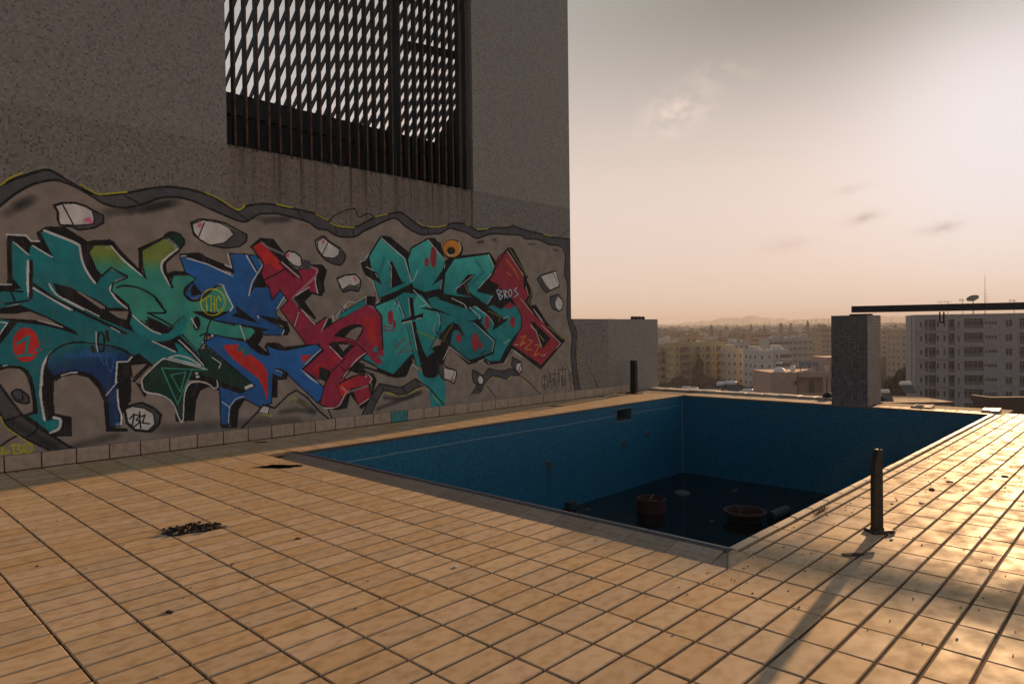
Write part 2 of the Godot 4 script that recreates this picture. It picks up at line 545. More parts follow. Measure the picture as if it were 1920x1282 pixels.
func paint_mural() -> Image:
	var paint := Paint.new()
	var im := paint.im
	# rust and dirt washed down from the slatted opening
	var r := RandomNumberGenerator.new()
	r.seed = 31
	var brown := Color(0.43, 0.30, 0.21)
	for x in range(int(2260 * Paint.S), int(5600 * Paint.S)):
		var t := 0.30 + 0.10 * sin(x * 0.05) + 0.06 * sin(x * 0.31) + r.randf() * 0.05
		for y in 330:
			var edge := minf(1.0, minf(x - 2260 * Paint.S, 5600 * Paint.S - x) / 14.0)
			im.set_pixel(x, y, Color(brown.r, brown.g, brown.b, clampf(t * edge * (1.0 - y / 420.0), 0.0, 1.0)))
	for k in 58:
		var x0 := r.randi_range(int(2290 * Paint.S), int(5570 * Paint.S))
		var wide := r.randi_range(2, 11)
		var deep := r.randi_range(60, 330)
		var strong := r.randf_range(0.12, 0.42)
		for x in range(x0, x0 + wide):
			for y in deep:
				var o := im.get_pixel(x, y)
				var a: float = strong * (1.0 - absf((x - x0 + 0.5) / wide * 2.0 - 1.0) * 0.7) * (1.0 - float(y) / deep)
				im.set_pixel(x, y, Color(0.27, 0.175, 0.12, minf(0.85, o.a + a)))
	for k in 300:
		var x0 := r.randi_range(int(2270 * Paint.S), int(5590 * Paint.S))
		im.fill_rect(Rect2i(x0, 0, r.randi_range(1, 4), r.randi_range(1, 9)), Color(0.06, 0.05, 0.05, 0.75))
	paint.f("M",[938, 2034, 1141, 2141, 1365, 2334, 1507, 2395, 1699, 2347, 1880, 2257, 2006, 2249, 2226, 2316, 2388, 2395, 2554, 2408, 2776, 2346, 3036, 2262, 3372, 2360, 3730, 2352, 4114, 2249, 4317, 2203, 4531, 2291, 4830, 2415, 5065, 2492, 5388, 2317, 5915, 2429, 6340, 2365, 6591, 2424, 7177, 2465, 8065, 2402, 8268, 2296, 8255, 1556, 8325, 1063, 8419, 396, 8440, 94, 6861, 91, 4634, 39, 2532, 57, 896, -45])
	paint.sp("k",70,0.35,[1898, 2152, 2480, 2319, 2069, 2186])
	paint.sp("k",60,0.4,[1174, 2061, 1355, 2203, 1246, 2133])
	paint.sp("k",55,0.4,[2179, 2199, 2397, 2280])
	paint.sp("k",50,0.3,[3247, 2252, 3630, 2284, 3337, 2223])
	paint.sp("k",30,0.35,[6351, 2264, 6463, 2286])
	paint.sp("k",30,0.35,[6615, 2318, 6692, 2324])
	paint.sp("k",30,0.35,[7344, 2323, 7488, 2335])
	paint.sp("k",30,0.35,[7923, 2290, 8016, 2277])
	paint.sp("k",30,0.35,[6338, 2260, 6428, 2287])
	paint.sp("k",30,0.35,[6669, 2334])
	paint.sp("k",90,0.3,[2207, 244, 2298, 209, 3329, 175, 3687, 138])
	paint.sp("k",60,0.35,[1496, 126, 1437, 114, 1937, 199])
	paint.sp("R",30,0.22,[3738, 2235, 3827, 2234])
	paint.sp("R",30,0.22,[4317, 2103, 4341, 2084])
	paint.sp("R",30,0.22,[4837, 2348])
	paint.f("G",[1007, 2157, 1144, 2276, 1215, 2329, 1304, 2381, 1452, 2452, 1526, 2433, 1602, 2387, 1699, 2338, 1758, 2310, 1819, 2299, 1922, 2309, 2050, 2340, 2205, 2395, 2389, 2445, 2507, 2451, 2604, 2450, 2727, 2431, 2828, 2404, 2957, 2342, 3064, 2303, 3152, 2356, 3247, 2389, 3350, 2407, 3472, 2408, 3578, 2396, 3706, 2392, 3818, 2385, 3920, 2368, 4030, 2334, 4095, 2303, 4195, 2263, 4318, 2257, 4445, 2282, 4576, 2354, 4702, 2416, 4869, 2469, 4978, 2501, 5089, 2515, 5306, 2408, 5431, 2371, 5629, 2397, 5798, 2424, 5861, 2465, 6046, 2491, 6169, 2476, 6361, 2417, 6541, 2456, 6675, 2494, 6800, 2503, 6981, 2532, 7036, 2557, 7201, 2528, 7404, 2509, 7614, 2498, 7831, 2470, 8067, 2478, 8389, 2479, 8367, 1228, 8431, 1095, 8456, 978, 8433, 770, 8435, 562, 8515, 139, 8396, 130, 8335, 408, 8299, 675, 8330, 980, 8282, 1088, 8212, 1318, 8225, 1564, 8230, 1802, 8167, 1922, 8189, 2192, 8140, 2307, 8127, 2326, 8014, 2358, 7836, 2351, 7554, 2406, 7300, 2396, 7177, 2434, 6904, 2420, 6632, 2406, 6484, 2364, 6320, 2317, 6148, 2372, 5979, 2394, 5842, 2401, 5698, 2324, 5584, 2309, 5454, 2284, 5362, 2282, 5275, 2302, 5126, 2363, 5044, 2419, 4961, 2435, 4810, 2373, 4663, 2298, 4545, 2243, 4429, 2169, 4268, 2151, 4173, 2160, 4067, 2206, 3975, 2208, 3917, 2229, 3839, 2271, 3696, 2297, 3577, 2312, 3482, 2321, 3371, 2308, 3279, 2290, 3177, 2219, 3116, 2200, 3024, 2214, 2929, 2245, 2775, 2294, 2636, 2343, 2491, 2360, 2340, 2335, 2225, 2277, 2113, 2230, 2005, 2207, 1879, 2224, 1798, 2269, 1699, 2324, 1582, 2366, 1506, 2375, 1364, 2321, 1230, 2216, 1141, 2120, 1003, 1991])
	paint.ls("k",22,[1007, 2157, 1144, 2276, 1215, 2329, 1304, 2381, 1452, 2452, 1526, 2433, 1602, 2387, 1699, 2338, 1758, 2310, 1819, 2299, 1922, 2309, 2050, 2340, 2205, 2395, 2389, 2445, 2507, 2451, 2604, 2450, 2727, 2431, 2828, 2404, 2957, 2342, 3064, 2303, 3152, 2356, 3247, 2389, 3350, 2407, 3472, 2408, 3578, 2396, 3706, 2392, 3818, 2385, 3920, 2368, 4030, 2334, 4095, 2303, 4195, 2263, 4318, 2257, 4445, 2282, 4576, 2354, 4702, 2416, 4869, 2469, 4978, 2501, 5089, 2515, 5306, 2408, 5431, 2371, 5629, 2397, 5798, 2424, 5861, 2465, 6046, 2491, 6169, 2476, 6361, 2417, 6541, 2456, 6675, 2494, 6800, 2503, 6981, 2532, 7036, 2557, 7201, 2528, 7404, 2509, 7614, 2498, 7831, 2470, 8067, 2478, 8389, 2479])
	paint.ls("k",20,[8456, 978, 8433, 770, 8435, 562, 8515, 139, 8396, 130, 8335, 408, 8299, 675, 8330, 980, 8282, 1088, 8212, 1318, 8225, 1564, 8230, 1802, 8167, 1922, 8189, 2192, 8140, 2307, 8127, 2326, 8014, 2358, 7836, 2351, 7554, 2406, 7300, 2396, 7177, 2434, 6904, 2420, 6632, 2406, 6484, 2364, 6320, 2317, 6148, 2372, 5979, 2394, 5842, 2401, 5698, 2324, 5584, 2309, 5454, 2284, 5362, 2282, 5275, 2302, 5126, 2363, 5044, 2419, 4961, 2435, 4810, 2373, 4663, 2298, 4545, 2243, 4429, 2169, 4268, 2151, 4173, 2160, 4067, 2206, 3975, 2208, 3917, 2229, 3839, 2271, 3696, 2297, 3577, 2312, 3482, 2321, 3371, 2308, 3279, 2290, 3177, 2219, 3116, 2200, 3024, 2214, 2929, 2245, 2775, 2294, 2636, 2343, 2491, 2360, 2340, 2335, 2225, 2277, 2113, 2230, 2005, 2207, 1879, 2224, 1798, 2269, 1699, 2324, 1582, 2366, 1506, 2375, 1364, 2321, 1230, 2216, 1141, 2120, 1003, 1991])
	paint.ls("k",16,[8328, 1228, 8431, 1095, 8456, 978, 8425, 770, 8435, 562, 8508, 139])
	paint.l("k",12,[2028, 2323, 2169, 2258])
	paint.l("k",12,[3708, 2382, 3773, 2304])
	paint.l("k",12,[4174, 2248, 4184, 2155])
	paint.l("k",12,[4407, 2271, 4405, 2170])
	paint.l("k",12,[5506, 2390, 5481, 2285])
	paint.l("k",12,[7180, 2524, 7179, 2434])
	paint.l("k",12,[7407, 2511, 7363, 2394])
	paint.l("k",12,[3053, 2291, 3158, 2223])
	paint.l("k",12,[8313, 990, 8462, 967])
	paint.ls("Y",14,[1144, 2279, 1171, 2309, 1206, 2346, 1291, 2402])
	paint.ls("Y",14,[1700, 2369, 1779, 2324, 1839, 2303, 1933, 2322, 2061, 2353])
	paint.ls("Y",13,[2740, 2443, 2854, 2407, 2945, 2367, 3010, 2329, 3077, 2311, 3140, 2358])
	paint.ls("Y",16,[3044, 2318, 3101, 2325, 3136, 2372])
	paint.l("Y",14,[3479, 2419, 3569, 2410, 3654, 2406])
	paint.ls("Y",13,[3931, 2367, 4034, 2332, 4081, 2317])
	paint.ls("Y",13,[4104, 2293, 4198, 2266, 4308, 2262, 4419, 2273])
	paint.ls("Y",12,[4692, 2420, 4812, 2456, 4880, 2475])
	paint.l("Y",13,[4448, 2447, 4485, 2398])
	paint.ls("Y",13,[5322, 2438, 5413, 2393])
	paint.ls("Y",14,[5490, 2389, 5632, 2397, 5794, 2434])
	paint.l("Y",13,[6131, 2491, 6192, 2472])
	paint.ls("Y",15,[6341, 2435, 6541, 2465])
	paint.sp("Y",40,0.5,[6883, 2549, 6903, 2564])
	paint.l("Y",15,[7695, 2495, 7861, 2481])
	paint.sp("Y",25,0.6,[8100, 2488])
	paint.ls("k",14,[4092, 2302, 4153, 2371, 4299, 2451, 4386, 2477, 4436, 2478, 4485, 2398, 4601, 2449, 4692, 2420])
	paint.l("k",10,[8065, 2485, 8302, 2641])
	paint.l("k",9,[8426, 812, 8491, 727, 8642, 584, 8933, 238, 8958, 161])
	paint.l("Y",7,[8491, 727, 8659, 573])
	paint.l("k",18,[8925, 213, 9037, 58])
	paint.l("Y",8,[8351, 1223, 8399, 1155])
	paint.l("Y",6,[8471, 978, 8435, 853, 8447, 561, 8515, 160])
	paint.f("G",[1785, 2153, 1866, 2116, 1870, 2059, 1792, 2005, 1682, 1977, 1633, 2006, 1793, 2040])
	paint.f("W",[1511, 2160, 1569, 2189, 1657, 2200, 1736, 2181, 1785, 2153, 1799, 2086, 1793, 2040, 1653, 2014, 1546, 2009, 1533, 2046, 1534, 2113])
	paint.sp("p",32,0.8,[1754, 2081, 1773, 2055, 1733, 2068])
	paint.l("k",16,[1502, 2164, 1560, 2194, 1657, 2206, 1736, 2187, 1785, 2159, 1867, 2122, 1870, 2059, 1792, 2005, 1682, 1977, 1633, 2001, 1546, 2003, 1528, 2046, 1529, 2112, 1502, 2164])
	paint.l("k",9.6,[1511, 2160, 1569, 2189, 1657, 2200, 1736, 2181, 1785, 2153, 1799, 2086, 1793, 2040, 1653, 2014, 1546, 2009, 1533, 2046, 1534, 2113, 1511, 2160])
	paint.l("k",11.2,[1564, 2183, 1643, 2013])
	paint.f("G",[2980, 2122, 3155, 2073, 3146, 2005, 3070, 1946, 2923, 1921, 2781, 1936, 2924, 1973, 3018, 2060])
	paint.f("W",[2622, 2125, 2722, 2173, 2875, 2164, 2980, 2122, 3018, 2060, 2924, 1973, 2781, 1936, 2681, 1991, 2632, 2050])
	paint.sp("p",32,0.8,[2683, 2118, 2702, 2133])
	paint.l("k",16,[2610, 2136, 2697, 2183, 2824, 2184, 2941, 2164, 3155, 2073, 3146, 2005, 3070, 1946, 2923, 1921, 2768, 1941, 2693, 1980, 2632, 2025, 2610, 2136])
	paint.l("k",9.6,[2622, 2125, 2722, 2173, 2875, 2164, 2980, 2122, 3018, 2060, 2924, 1973, 2781, 1936, 2681, 1991, 2632, 2050, 2622, 2125])
	paint.l("k",11.2,[2734, 2149, 2675, 2003])
	paint.f("G",[1091, 709, 1112, 688, 1169, 584, 1244, 464, 1349, 338, 1463, 235, 1574, 144, 1635, 115, 1574, 102, 1495, 92, 1437, 127, 1335, 206, 1213, 292, 1138, 367, 1108, 477, 1087, 518])
	paint.sp("k",60,0.4,[1381, 211, 1496, 126, 1160, 405])
	paint.l("k",20,[1102, 702, 1169, 584, 1244, 450, 1349, 338, 1463, 242, 1574, 144, 1635, 115])
	paint.l("k",16,[1097, 491, 1138, 381, 1213, 292, 1335, 203, 1437, 131])
	paint.l("k",18,[1133, 411, 1188, 422, 1249, 446])
	paint.l("k",18,[1262, 256, 1319, 286, 1354, 323])
	paint.l("k",14,[1102, 212, 1157, 252, 1218, 285])
	paint.ls("Y",8,[1107, 450, 1138, 367, 1224, 277, 1267, 238, 1312, 199])
	paint.f("G",[1181, 623, 1226, 653, 1253, 638, 1291, 595, 1299, 553, 1279, 535, 1213, 561])
	paint.ls("k",14,[1181, 623, 1198, 645, 1226, 653, 1253, 638, 1291, 595, 1299, 553, 1279, 535, 1213, 561, 1181, 623])
	paint.l("k",10,[1253, 638, 1257, 570, 1213, 561])
	paint.l("Y",13,[1102, 199, 1113, 204, 1121, 190, 1104, 149, 1133, 152])
	paint.l("Y",13,[1147, 173, 1136, 158, 1147, 147, 1158, 159, 1147, 173])
	paint.l("Y",13,[1164, 204, 1184, 219, 1190, 134])
	paint.l("Y",13,[1197, 207, 1236, 202, 1213, 175, 1246, 153, 1223, 133, 1199, 143])
	paint.ls("Y",12,[1311, 168, 1309, 154, 1302, 142, 1292, 134, 1281, 133, 1270, 137, 1261, 147, 1255, 161, 1253, 176, 1255, 191, 1262, 203, 1271, 210, 1283, 211, 1294, 207, 1303, 197, 1309, 184, 1311, 168])
	paint.ls("Y",9,[1292, 181, 1278, 188, 1269, 170, 1277, 156, 1291, 159])
	paint.l("k",44,[1208, 1843, 1320, 1740, 1332, 1815, 1362, 1821, 1486, 1734, 1408, 1926, 1434, 1950, 1677, 1856, 1698, 1712, 1795, 1530, 1846, 1592, 1918, 1670, 2040, 1602, 1906, 1493, 1913, 1432, 2034, 1317, 2072, 1251, 2180, 1165, 2247, 1112, 2311, 1089, 2385, 1091, 2453, 1164, 2487, 1234, 2531, 1252, 2559, 1209, 2524, 1114, 2479, 1070, 2652, 925, 2764, 720, 2734, 717, 2498, 799, 2343, 853, 2241, 810, 2005, 944, 1900, 980, 1680, 1012, 1621, 1014, 1555, 1002, 1493, 963, 1447, 925, 1410, 865, 1390, 786, 1378, 656, 1384, 554, 1396, 448, 1417, 379, 1497, 407, 1523, 355, 1495, 309, 1434, 285, 1351, 373, 1288, 432, 1345, 452, 1342, 558, 1331, 659, 1311, 747, 1290, 800, 1246, 841, 1159, 850, 1098, 831, 980, 837, 992, 1427, 1127, 1444, 1264, 1465, 1206, 1536, 1208, 1843])
	paint.f("k",[1177, 1886, 1303, 1889, 1334, 1846, 1398, 1852, 1374, 1926, 1442, 1984, 1575, 1995, 1745, 1886, 1790, 1902, 1914, 1915, 1946, 1903, 2060, 1747, 2058, 1652, 1888, 1643, 1808, 1521, 1586, 1571, 1172, 1498])
	paint.f("M",[1961, 1881, 2023, 1810, 2140, 1663, 2149, 1837, 2139, 1860, 2052, 1889])
	paint.gr("t","u",[1403, 1890, 1438, 1289],[1208, 1843, 1320, 1740, 1332, 1815, 1362, 1821, 1486, 1734, 1408, 1926, 1434, 1950, 1677, 1856, 1698, 1712, 1795, 1530, 1846, 1592, 1918, 1670, 2040, 1602, 1906, 1493, 1913, 1432, 2034, 1317, 2072, 1251, 2180, 1165, 2247, 1112, 2311, 1089, 2385, 1091, 2453, 1164, 2487, 1234, 2531, 1252, 2559, 1209, 2524, 1114, 2479, 1070, 2652, 925, 2764, 720, 2734, 717, 2498, 799, 2343, 853, 2241, 810, 2005, 944, 1900, 980, 1680, 1012, 1621, 1014, 1555, 1002, 1493, 963, 1447, 925, 1410, 865, 1390, 786, 1378, 656, 1384, 554, 1396, 448, 1417, 379, 1497, 407, 1523, 355, 1495, 309, 1434, 285, 1351, 373, 1288, 432, 1345, 452, 1342, 558, 1331, 659, 1311, 747, 1290, 800, 1246, 841, 1159, 850, 1098, 831, 980, 837, 992, 1427, 1127, 1444, 1264, 1465, 1206, 1536])
	paint.f("k",[1208, 1884, 1303, 1889, 1334, 1846, 1398, 1852, 1374, 1926, 1406, 1923, 1502, 1707, 1361, 1819, 1331, 1813, 1323, 1737, 1347, 1701, 1218, 1841])
	paint.f("k",[1179, 1884, 1208, 1884, 1204, 1553, 1268, 1462, 1206, 1478, 1180, 1536])
	paint.f("k",[1442, 1982, 1575, 1995, 1745, 1886, 1759, 1848, 1753, 1779, 1796, 1684, 1846, 1600, 1808, 1524, 1793, 1532, 1706, 1713, 1684, 1853, 1640, 1872, 1432, 1950])
	paint.l("w",22,[1432, 1949, 1640, 1872, 1682, 1847])
	paint.ls("w",18,[1682, 1847, 1701, 1713, 1744, 1607, 1793, 1532])
	paint.l("w",10,[1220, 1839, 1323, 1738])
	paint.l("w",12,[1347, 1819, 1484, 1732])
	paint.l("w",14,[1175, 1892, 1303, 1899, 1339, 1856, 1394, 1859])
	paint.l("w",22,[1315, 1688, 1309, 1504, 1316, 1409])
	paint.l("k",26,[1335, 1689, 1327, 1391])
	paint.l("k",22,[1341, 1510, 1477, 1400, 1629, 1297])
	paint.l("k",24,[1487, 1389, 1727, 1258, 2025, 1095])
	paint.l("w",14,[1345, 1473, 1381, 1447, 1604, 1299])
	paint.l("w",12,[1468, 1389, 1619, 1297])
	paint.l("w",9,[1909, 1149, 1977, 1107])
	paint.f("k",[1484, 1519, 1608, 1488, 1831, 1375, 1902, 1312, 1911, 1311, 2038, 1308, 2181, 1175, 2247, 1107, 2152, 1084, 2048, 1128, 1838, 1222, 1555, 1391, 1516, 1423])
	paint.ls("w",14,[1456, 1510, 1515, 1418, 1703, 1301])
	paint.l("w",10,[1563, 1391, 1818, 1247])
	paint.f("M",[1891, 1292, 2054, 1290, 2033, 1216, 1959, 1239])
	paint.f("M",[1647, 1458, 1676, 1456, 1861, 1332, 1866, 1309, 1830, 1314])
	paint.l("k",20,[1892, 1312, 2051, 1311])
	paint.l("w",14,[2083, 1261, 2180, 1165, 2247, 1113, 2309, 1090])
	paint.f("t",[2080, 1255, 2180, 1162, 2247, 1107, 2145, 1078, 2091, 1118, 2060, 1184])
	paint.ls("w",16,[1925, 1666, 2041, 1598, 1965, 1559, 1917, 1511, 1911, 1470, 1962, 1389, 2041, 1317])
	paint.l("k",16,[1846, 1595, 1920, 1675, 2046, 1598])
	paint.ls("k",18,[2057, 1593, 1965, 1548, 1930, 1505, 1937, 1465, 1988, 1396, 2057, 1347])
	paint.l("k",16,[1119, 1443, 1192, 1449, 1272, 1440])
	paint.l("k",14,[1192, 1446, 1219, 1367])
	paint.l("k",16,[1155, 1339, 1311, 1371])
	paint.l("w",8,[1159, 1312, 1243, 1340])
	paint.l("k",18,[1111, 1477, 1206, 1481])
	paint.l("w",9,[1120, 1491, 1202, 1497])
	paint.f("k",[1107, 1301, 1247, 1338, 1336, 1293, 1437, 1239, 1625, 1128, 1664, 1082, 1529, 1134, 1389, 1173, 1227, 1195, 1106, 1222])
	paint.f("M",[1106, 1261, 1224, 1262, 1318, 1282, 1436, 1228, 1548, 1151, 1435, 1184, 1353, 1212, 1227, 1222, 1106, 1227])
	paint.l("w",8,[1371, 1209, 1436, 1190, 1544, 1153])
	paint.f("k",[1170, 1201, 1236, 1195, 1119, 1026, 1101, 1000, 1102, 1063])
	paint.f("u",[1105, 1195, 1165, 1190, 1103, 1095])
	paint.l("w",9,[1114, 1194, 1168, 1191, 1112, 1095])
	paint.fs("o",[1375, 1009, 1367, 956, 1347, 911, 1317, 881, 1283, 872, 1249, 884, 1222, 915, 1204, 961, 1198, 1014, 1206, 1066, 1225, 1111, 1254, 1141, 1288, 1151, 1322, 1140, 1351, 1109, 1369, 1064])
	paint.l("t",22,[1230, 1021, 1305, 1079, 1283, 925])
	paint.l("t",20,[1230, 923, 1325, 930])
	paint.fs("t",[1368, 969, 1367, 964, 1365, 959, 1361, 957, 1356, 956, 1352, 957, 1348, 960, 1345, 964, 1344, 969, 1345, 974, 1348, 978, 1352, 981, 1357, 982, 1361, 981, 1365, 978, 1367, 974])
	paint.fs("o",[1395, 968, 1395, 965, 1393, 963, 1390, 961, 1387, 960, 1384, 961, 1381, 963, 1379, 965, 1379, 968, 1379, 971, 1381, 974, 1384, 975, 1387, 976, 1390, 975, 1393, 973, 1395, 971])
	paint.l("k",14,[1115, 856, 1132, 838, 1244, 833, 1290, 800, 1314, 743, 1331, 659, 1343, 557, 1349, 452, 1247, 440])
	paint.l("w",9,[1132, 846, 1159, 852])
	paint.f("k",[1423, 860, 1439, 811, 1485, 753, 1472, 685, 1469, 546, 1473, 435, 1595, 395, 1593, 230, 1463, 245, 1440, 276, 1500, 300, 1525, 353, 1496, 405, 1419, 378, 1393, 518, 1390, 656, 1404, 778])
	paint.ls("w",20,[1492, 968, 1439, 914, 1405, 849, 1390, 773, 1386, 675])
	paint.ls("w",18,[1382, 690, 1379, 574, 1402, 387])
	paint.ls("w",22,[1466, 404, 1510, 383, 1512, 341, 1494, 301, 1440, 281])
	paint.f("t",[1401, 366, 1442, 372, 1495, 363, 1494, 322, 1440, 286, 1406, 324])
	paint.l("k",26,[1426, 829, 1447, 916, 1493, 963, 1555, 1002, 1621, 1018, 1692, 1017, 1896, 984, 1980, 949, 2065, 894, 2029, 839, 1964, 832, 1940, 673, 1957, 484, 1966, 285, 1882, 280, 1866, 552, 1827, 648, 1747, 745, 1628, 779, 1520, 766, 1474, 747, 1426, 829])
	paint.gr("u","n",[1673, 1031, 1718, 819],[1426, 829, 1447, 916, 1493, 963, 1555, 1002, 1621, 1018, 1692, 1017, 1896, 984, 1980, 949, 2065, 894, 2029, 839, 1964, 832, 1940, 673, 1957, 484, 1966, 285, 1882, 280, 1866, 552, 1827, 648, 1747, 745, 1628, 779, 1520, 766, 1474, 747])
	paint.f("k",[1462, 743, 1520, 771, 1628, 788, 1747, 754, 1827, 657, 1870, 552, 1886, 275, 2021, 250, 2021, 222, 1852, 241, 1836, 517, 1797, 622, 1726, 719, 1628, 751, 1534, 739, 1488, 701])
	paint.ls("b",10,[1670, 895, 1686, 945, 1711, 956, 1736, 938, 1745, 903])
	paint.ls("b",9,[1821, 901, 1841, 836, 1856, 824, 1867, 876])
	paint.ls("b",9,[1867, 876, 1876, 805, 1896, 764, 1918, 809, 1925, 873])
	paint.sp("b",45,0.5,[1572, 915, 1720, 921, 1926, 909])
	paint.ls("k",12,[1492, 971, 1555, 1005, 1623, 1019, 1692, 1018])
	paint.ls("k",12,[1901, 988, 1975, 966, 2044, 928])
	paint.l("w",10,[1526, 749, 1594, 768, 1643, 768])
	paint.f("k",[1961, 837, 2058, 851, 2076, 892, 2131, 914, 2241, 813, 2082, 688, 2061, 713, 2057, 487, 2002, 444, 1960, 259, 1949, 484, 1940, 667])
	paint.f("M",[2063, 809, 2196, 818, 2077, 695])
	paint.l("w",14,[2070, 886, 2037, 843, 1951, 843, 1937, 662])
	paint.l("w",10,[1949, 668, 1859, 558])
	paint.ls("w",14,[1948, 602, 1955, 455, 1977, 364, 1968, 288])
	paint.sp("w",25,0.6,[1939, 295, 1965, 296])
	paint.f("k",[2009, 480, 1995, 422, 2006, 317, 2031, 270, 2035, 478])
	paint.ls("k",16,[1856, 1021, 1854, 989, 1847, 962, 1837, 944, 1826, 938, 1816, 945, 1807, 963, 1801, 990, 1800, 1023, 1803, 1054, 1809, 1082, 1819, 1100, 1830, 1106, 1840, 1099, 1849, 1081, 1855, 1054, 1856, 1021])
	paint.l("w",10,[1792, 1109, 1793, 994, 1802, 947])
	paint.ls("k",26,[1877, 1114, 1879, 1073, 1884, 1038])
	paint.ls("k",26,[1759, 983, 1767, 966, 1771, 943])
	paint.f("k",[2362, 2000, 2404, 2032, 2451, 2042, 2510, 2026, 2551, 1974, 2554, 1930, 2483, 1837, 2375, 1756, 2361, 1945])
	paint.l("k",26,[1756, 1794, 1798, 1856, 1913, 1866, 1946, 1831, 2180, 1609, 2211, 1576, 2182, 1695, 2176, 1839, 2374, 1967, 2486, 1872, 2385, 1805, 2337, 1739, 2350, 1656, 2417, 1536, 2443, 1626, 2622, 1640, 2651, 1621, 2591, 1568, 2550, 1491, 2568, 1416, 2617, 1387, 2707, 1419, 2837, 1537, 2894, 1549, 2996, 1337, 2963, 1305, 2806, 1287, 3206, 1135, 3228, 1102, 3153, 1023, 2715, 1077, 2699, 1010, 2652, 925, 2489, 1084, 2559, 1209, 2531, 1255, 2487, 1234, 2453, 1164, 2405, 1135, 2181, 1189, 2081, 1261, 2056, 1351, 1926, 1470, 1936, 1531, 2048, 1583, 2057, 1607, 1918, 1680, 1846, 1606, 1810, 1650, 1756, 1794])
	paint.f("M",[1959, 1823, 2137, 1635, 2141, 1836, 2106, 1853, 2019, 1865])
	paint.l("k",34,[1909, 1906, 2023, 1780, 2189, 1605])
	paint.l("k",28,[2156, 1610, 2158, 1838, 2150, 1849, 2391, 1984])
	paint.gr("v","g",[2018, 1789, 2015, 1657],[1756, 1794, 1798, 1856, 1913, 1866, 1946, 1831, 2180, 1609, 2211, 1576, 2182, 1695, 2176, 1839, 2374, 1967, 2486, 1872, 2385, 1805, 2337, 1739, 2350, 1656, 2417, 1536, 2443, 1626, 2622, 1640, 2651, 1621, 2591, 1568, 2550, 1491, 2568, 1416, 2617, 1387, 2707, 1419, 2837, 1537, 2894, 1549, 2996, 1337, 2963, 1305, 2806, 1287, 3206, 1135, 3228, 1102, 3153, 1023, 2715, 1077, 2699, 1010, 2652, 925, 2489, 1084, 2559, 1209, 2531, 1255, 2487, 1234, 2453, 1164, 2405, 1135, 2181, 1189, 2081, 1261, 2056, 1351, 1926, 1470, 1936, 1531, 2048, 1583, 2057, 1607, 1918, 1680, 1846, 1606, 1810, 1650])
	paint.f("d",[2409, 1992, 2480, 2030, 2528, 1997, 2538, 1929, 2489, 1881, 2438, 1982])
	paint.sp("w",30,0.7,[2402, 1961, 2449, 1921, 2478, 1886])
	paint.sp("w",26,0.5,[1892, 1847, 1923, 1849])
	paint.l("w",14,[1924, 1861, 2017, 1745, 2167, 1616])
	paint.l("w",20,[2483, 1874, 2405, 1813, 2346, 1754])
	paint.ls("w",18,[2346, 1754, 2336, 1704, 2355, 1632, 2414, 1533])
	paint.ls("k",22,[2495, 1863, 2381, 1756, 2368, 1700, 2384, 1627, 2429, 1518])
	paint.f("k",[2384, 1645, 2444, 1673, 2564, 1673, 2569, 1636, 2443, 1627, 2407, 1591])
	paint.ls("k",16,[1961, 1498, 2007, 1517, 2088, 1514, 2170, 1490, 2265, 1433, 2321, 1367, 2354, 1306])
	paint.ls("k",18,[2281, 1409, 2337, 1330, 2360, 1282, 2211, 1280])
	paint.l("k",16,[2216, 1277, 2335, 1214, 2410, 1165])
	paint.f("k",[2199, 1250, 2226, 1183, 2181, 1202, 2373, 1088, 2489, 1233, 2398, 1146, 2295, 1208])
	paint.f("k",[2181, 1208, 2249, 1226, 2421, 1140, 2373, 1088, 2315, 1098, 2231, 1153])
	paint.f("t",[2385, 1088, 2445, 1152, 2495, 1233, 2537, 1252, 2564, 1208, 2522, 1114, 2473, 1071, 2401, 1032, 2331, 1018, 2251, 1022, 2179, 1069, 2247, 1110, 2309, 1088])
	paint.l("w",12,[2083, 1258, 2180, 1164, 2247, 1112, 2315, 1088])
	paint.f("k",[2251, 1022, 2331, 1015, 2401, 1029, 2473, 1068, 2510, 1089, 2653, 916, 2763, 719, 2732, 740, 2490, 983, 2436, 1003, 2470, 915])
	paint.f("t",[2442, 991, 2460, 1003, 2507, 939, 2627, 834, 2725, 747, 2694, 745, 2486, 802, 2404, 861, 2357, 863, 2428, 879, 2482, 908])
	paint.l("t",14,[2491, 1077, 2641, 916, 2760, 725])
	paint.l("w",13,[2479, 1027, 2603, 898, 2732, 743])
	paint.l("w",13,[2245, 1022, 2441, 919])
	paint.ls("w",13,[2386, 865, 2458, 884, 2548, 862, 2627, 815, 2669, 778, 2517, 826, 2386, 865])
	paint.fs("k",[2677, 1183, 2674, 1157, 2666, 1136, 2655, 1121, 2642, 1116, 2629, 1121, 2618, 1136, 2611, 1158, 2609, 1183, 2612, 1208, 2620, 1230, 2631, 1244, 2644, 1250, 2657, 1245, 2668, 1230, 2675, 1208])
	paint.l("w",12,[2595, 1233, 2642, 1138])
	paint.f("k",[2593, 1297, 2970, 1304, 2956, 1284, 2903, 1268, 2805, 1215, 2766, 1215])
	paint.ls("k",14,[2779, 1215, 2746, 1138, 2731, 1010])
	paint.ls("k",14,[2669, 1062, 2707, 1080, 2751, 1083, 2998, 1024])
	paint.l("k",16,[2805, 1215, 3014, 1166])
	paint.l("w",18,[2786, 1070, 2814, 1031])
	paint.l("k",16,[2712, 1010, 2820, 1030])
	paint.f("k",[2505, 550, 2579, 615, 2704, 619, 2843, 552, 2843, 526, 2741, 572, 2665, 539, 2626, 453, 2603, 258, 2434, 269, 2429, 344, 2500, 287])
	paint.f("k",[2060, 666, 2241, 813, 2093, 664, 2167, 514, 2190, 537, 2148, 636])
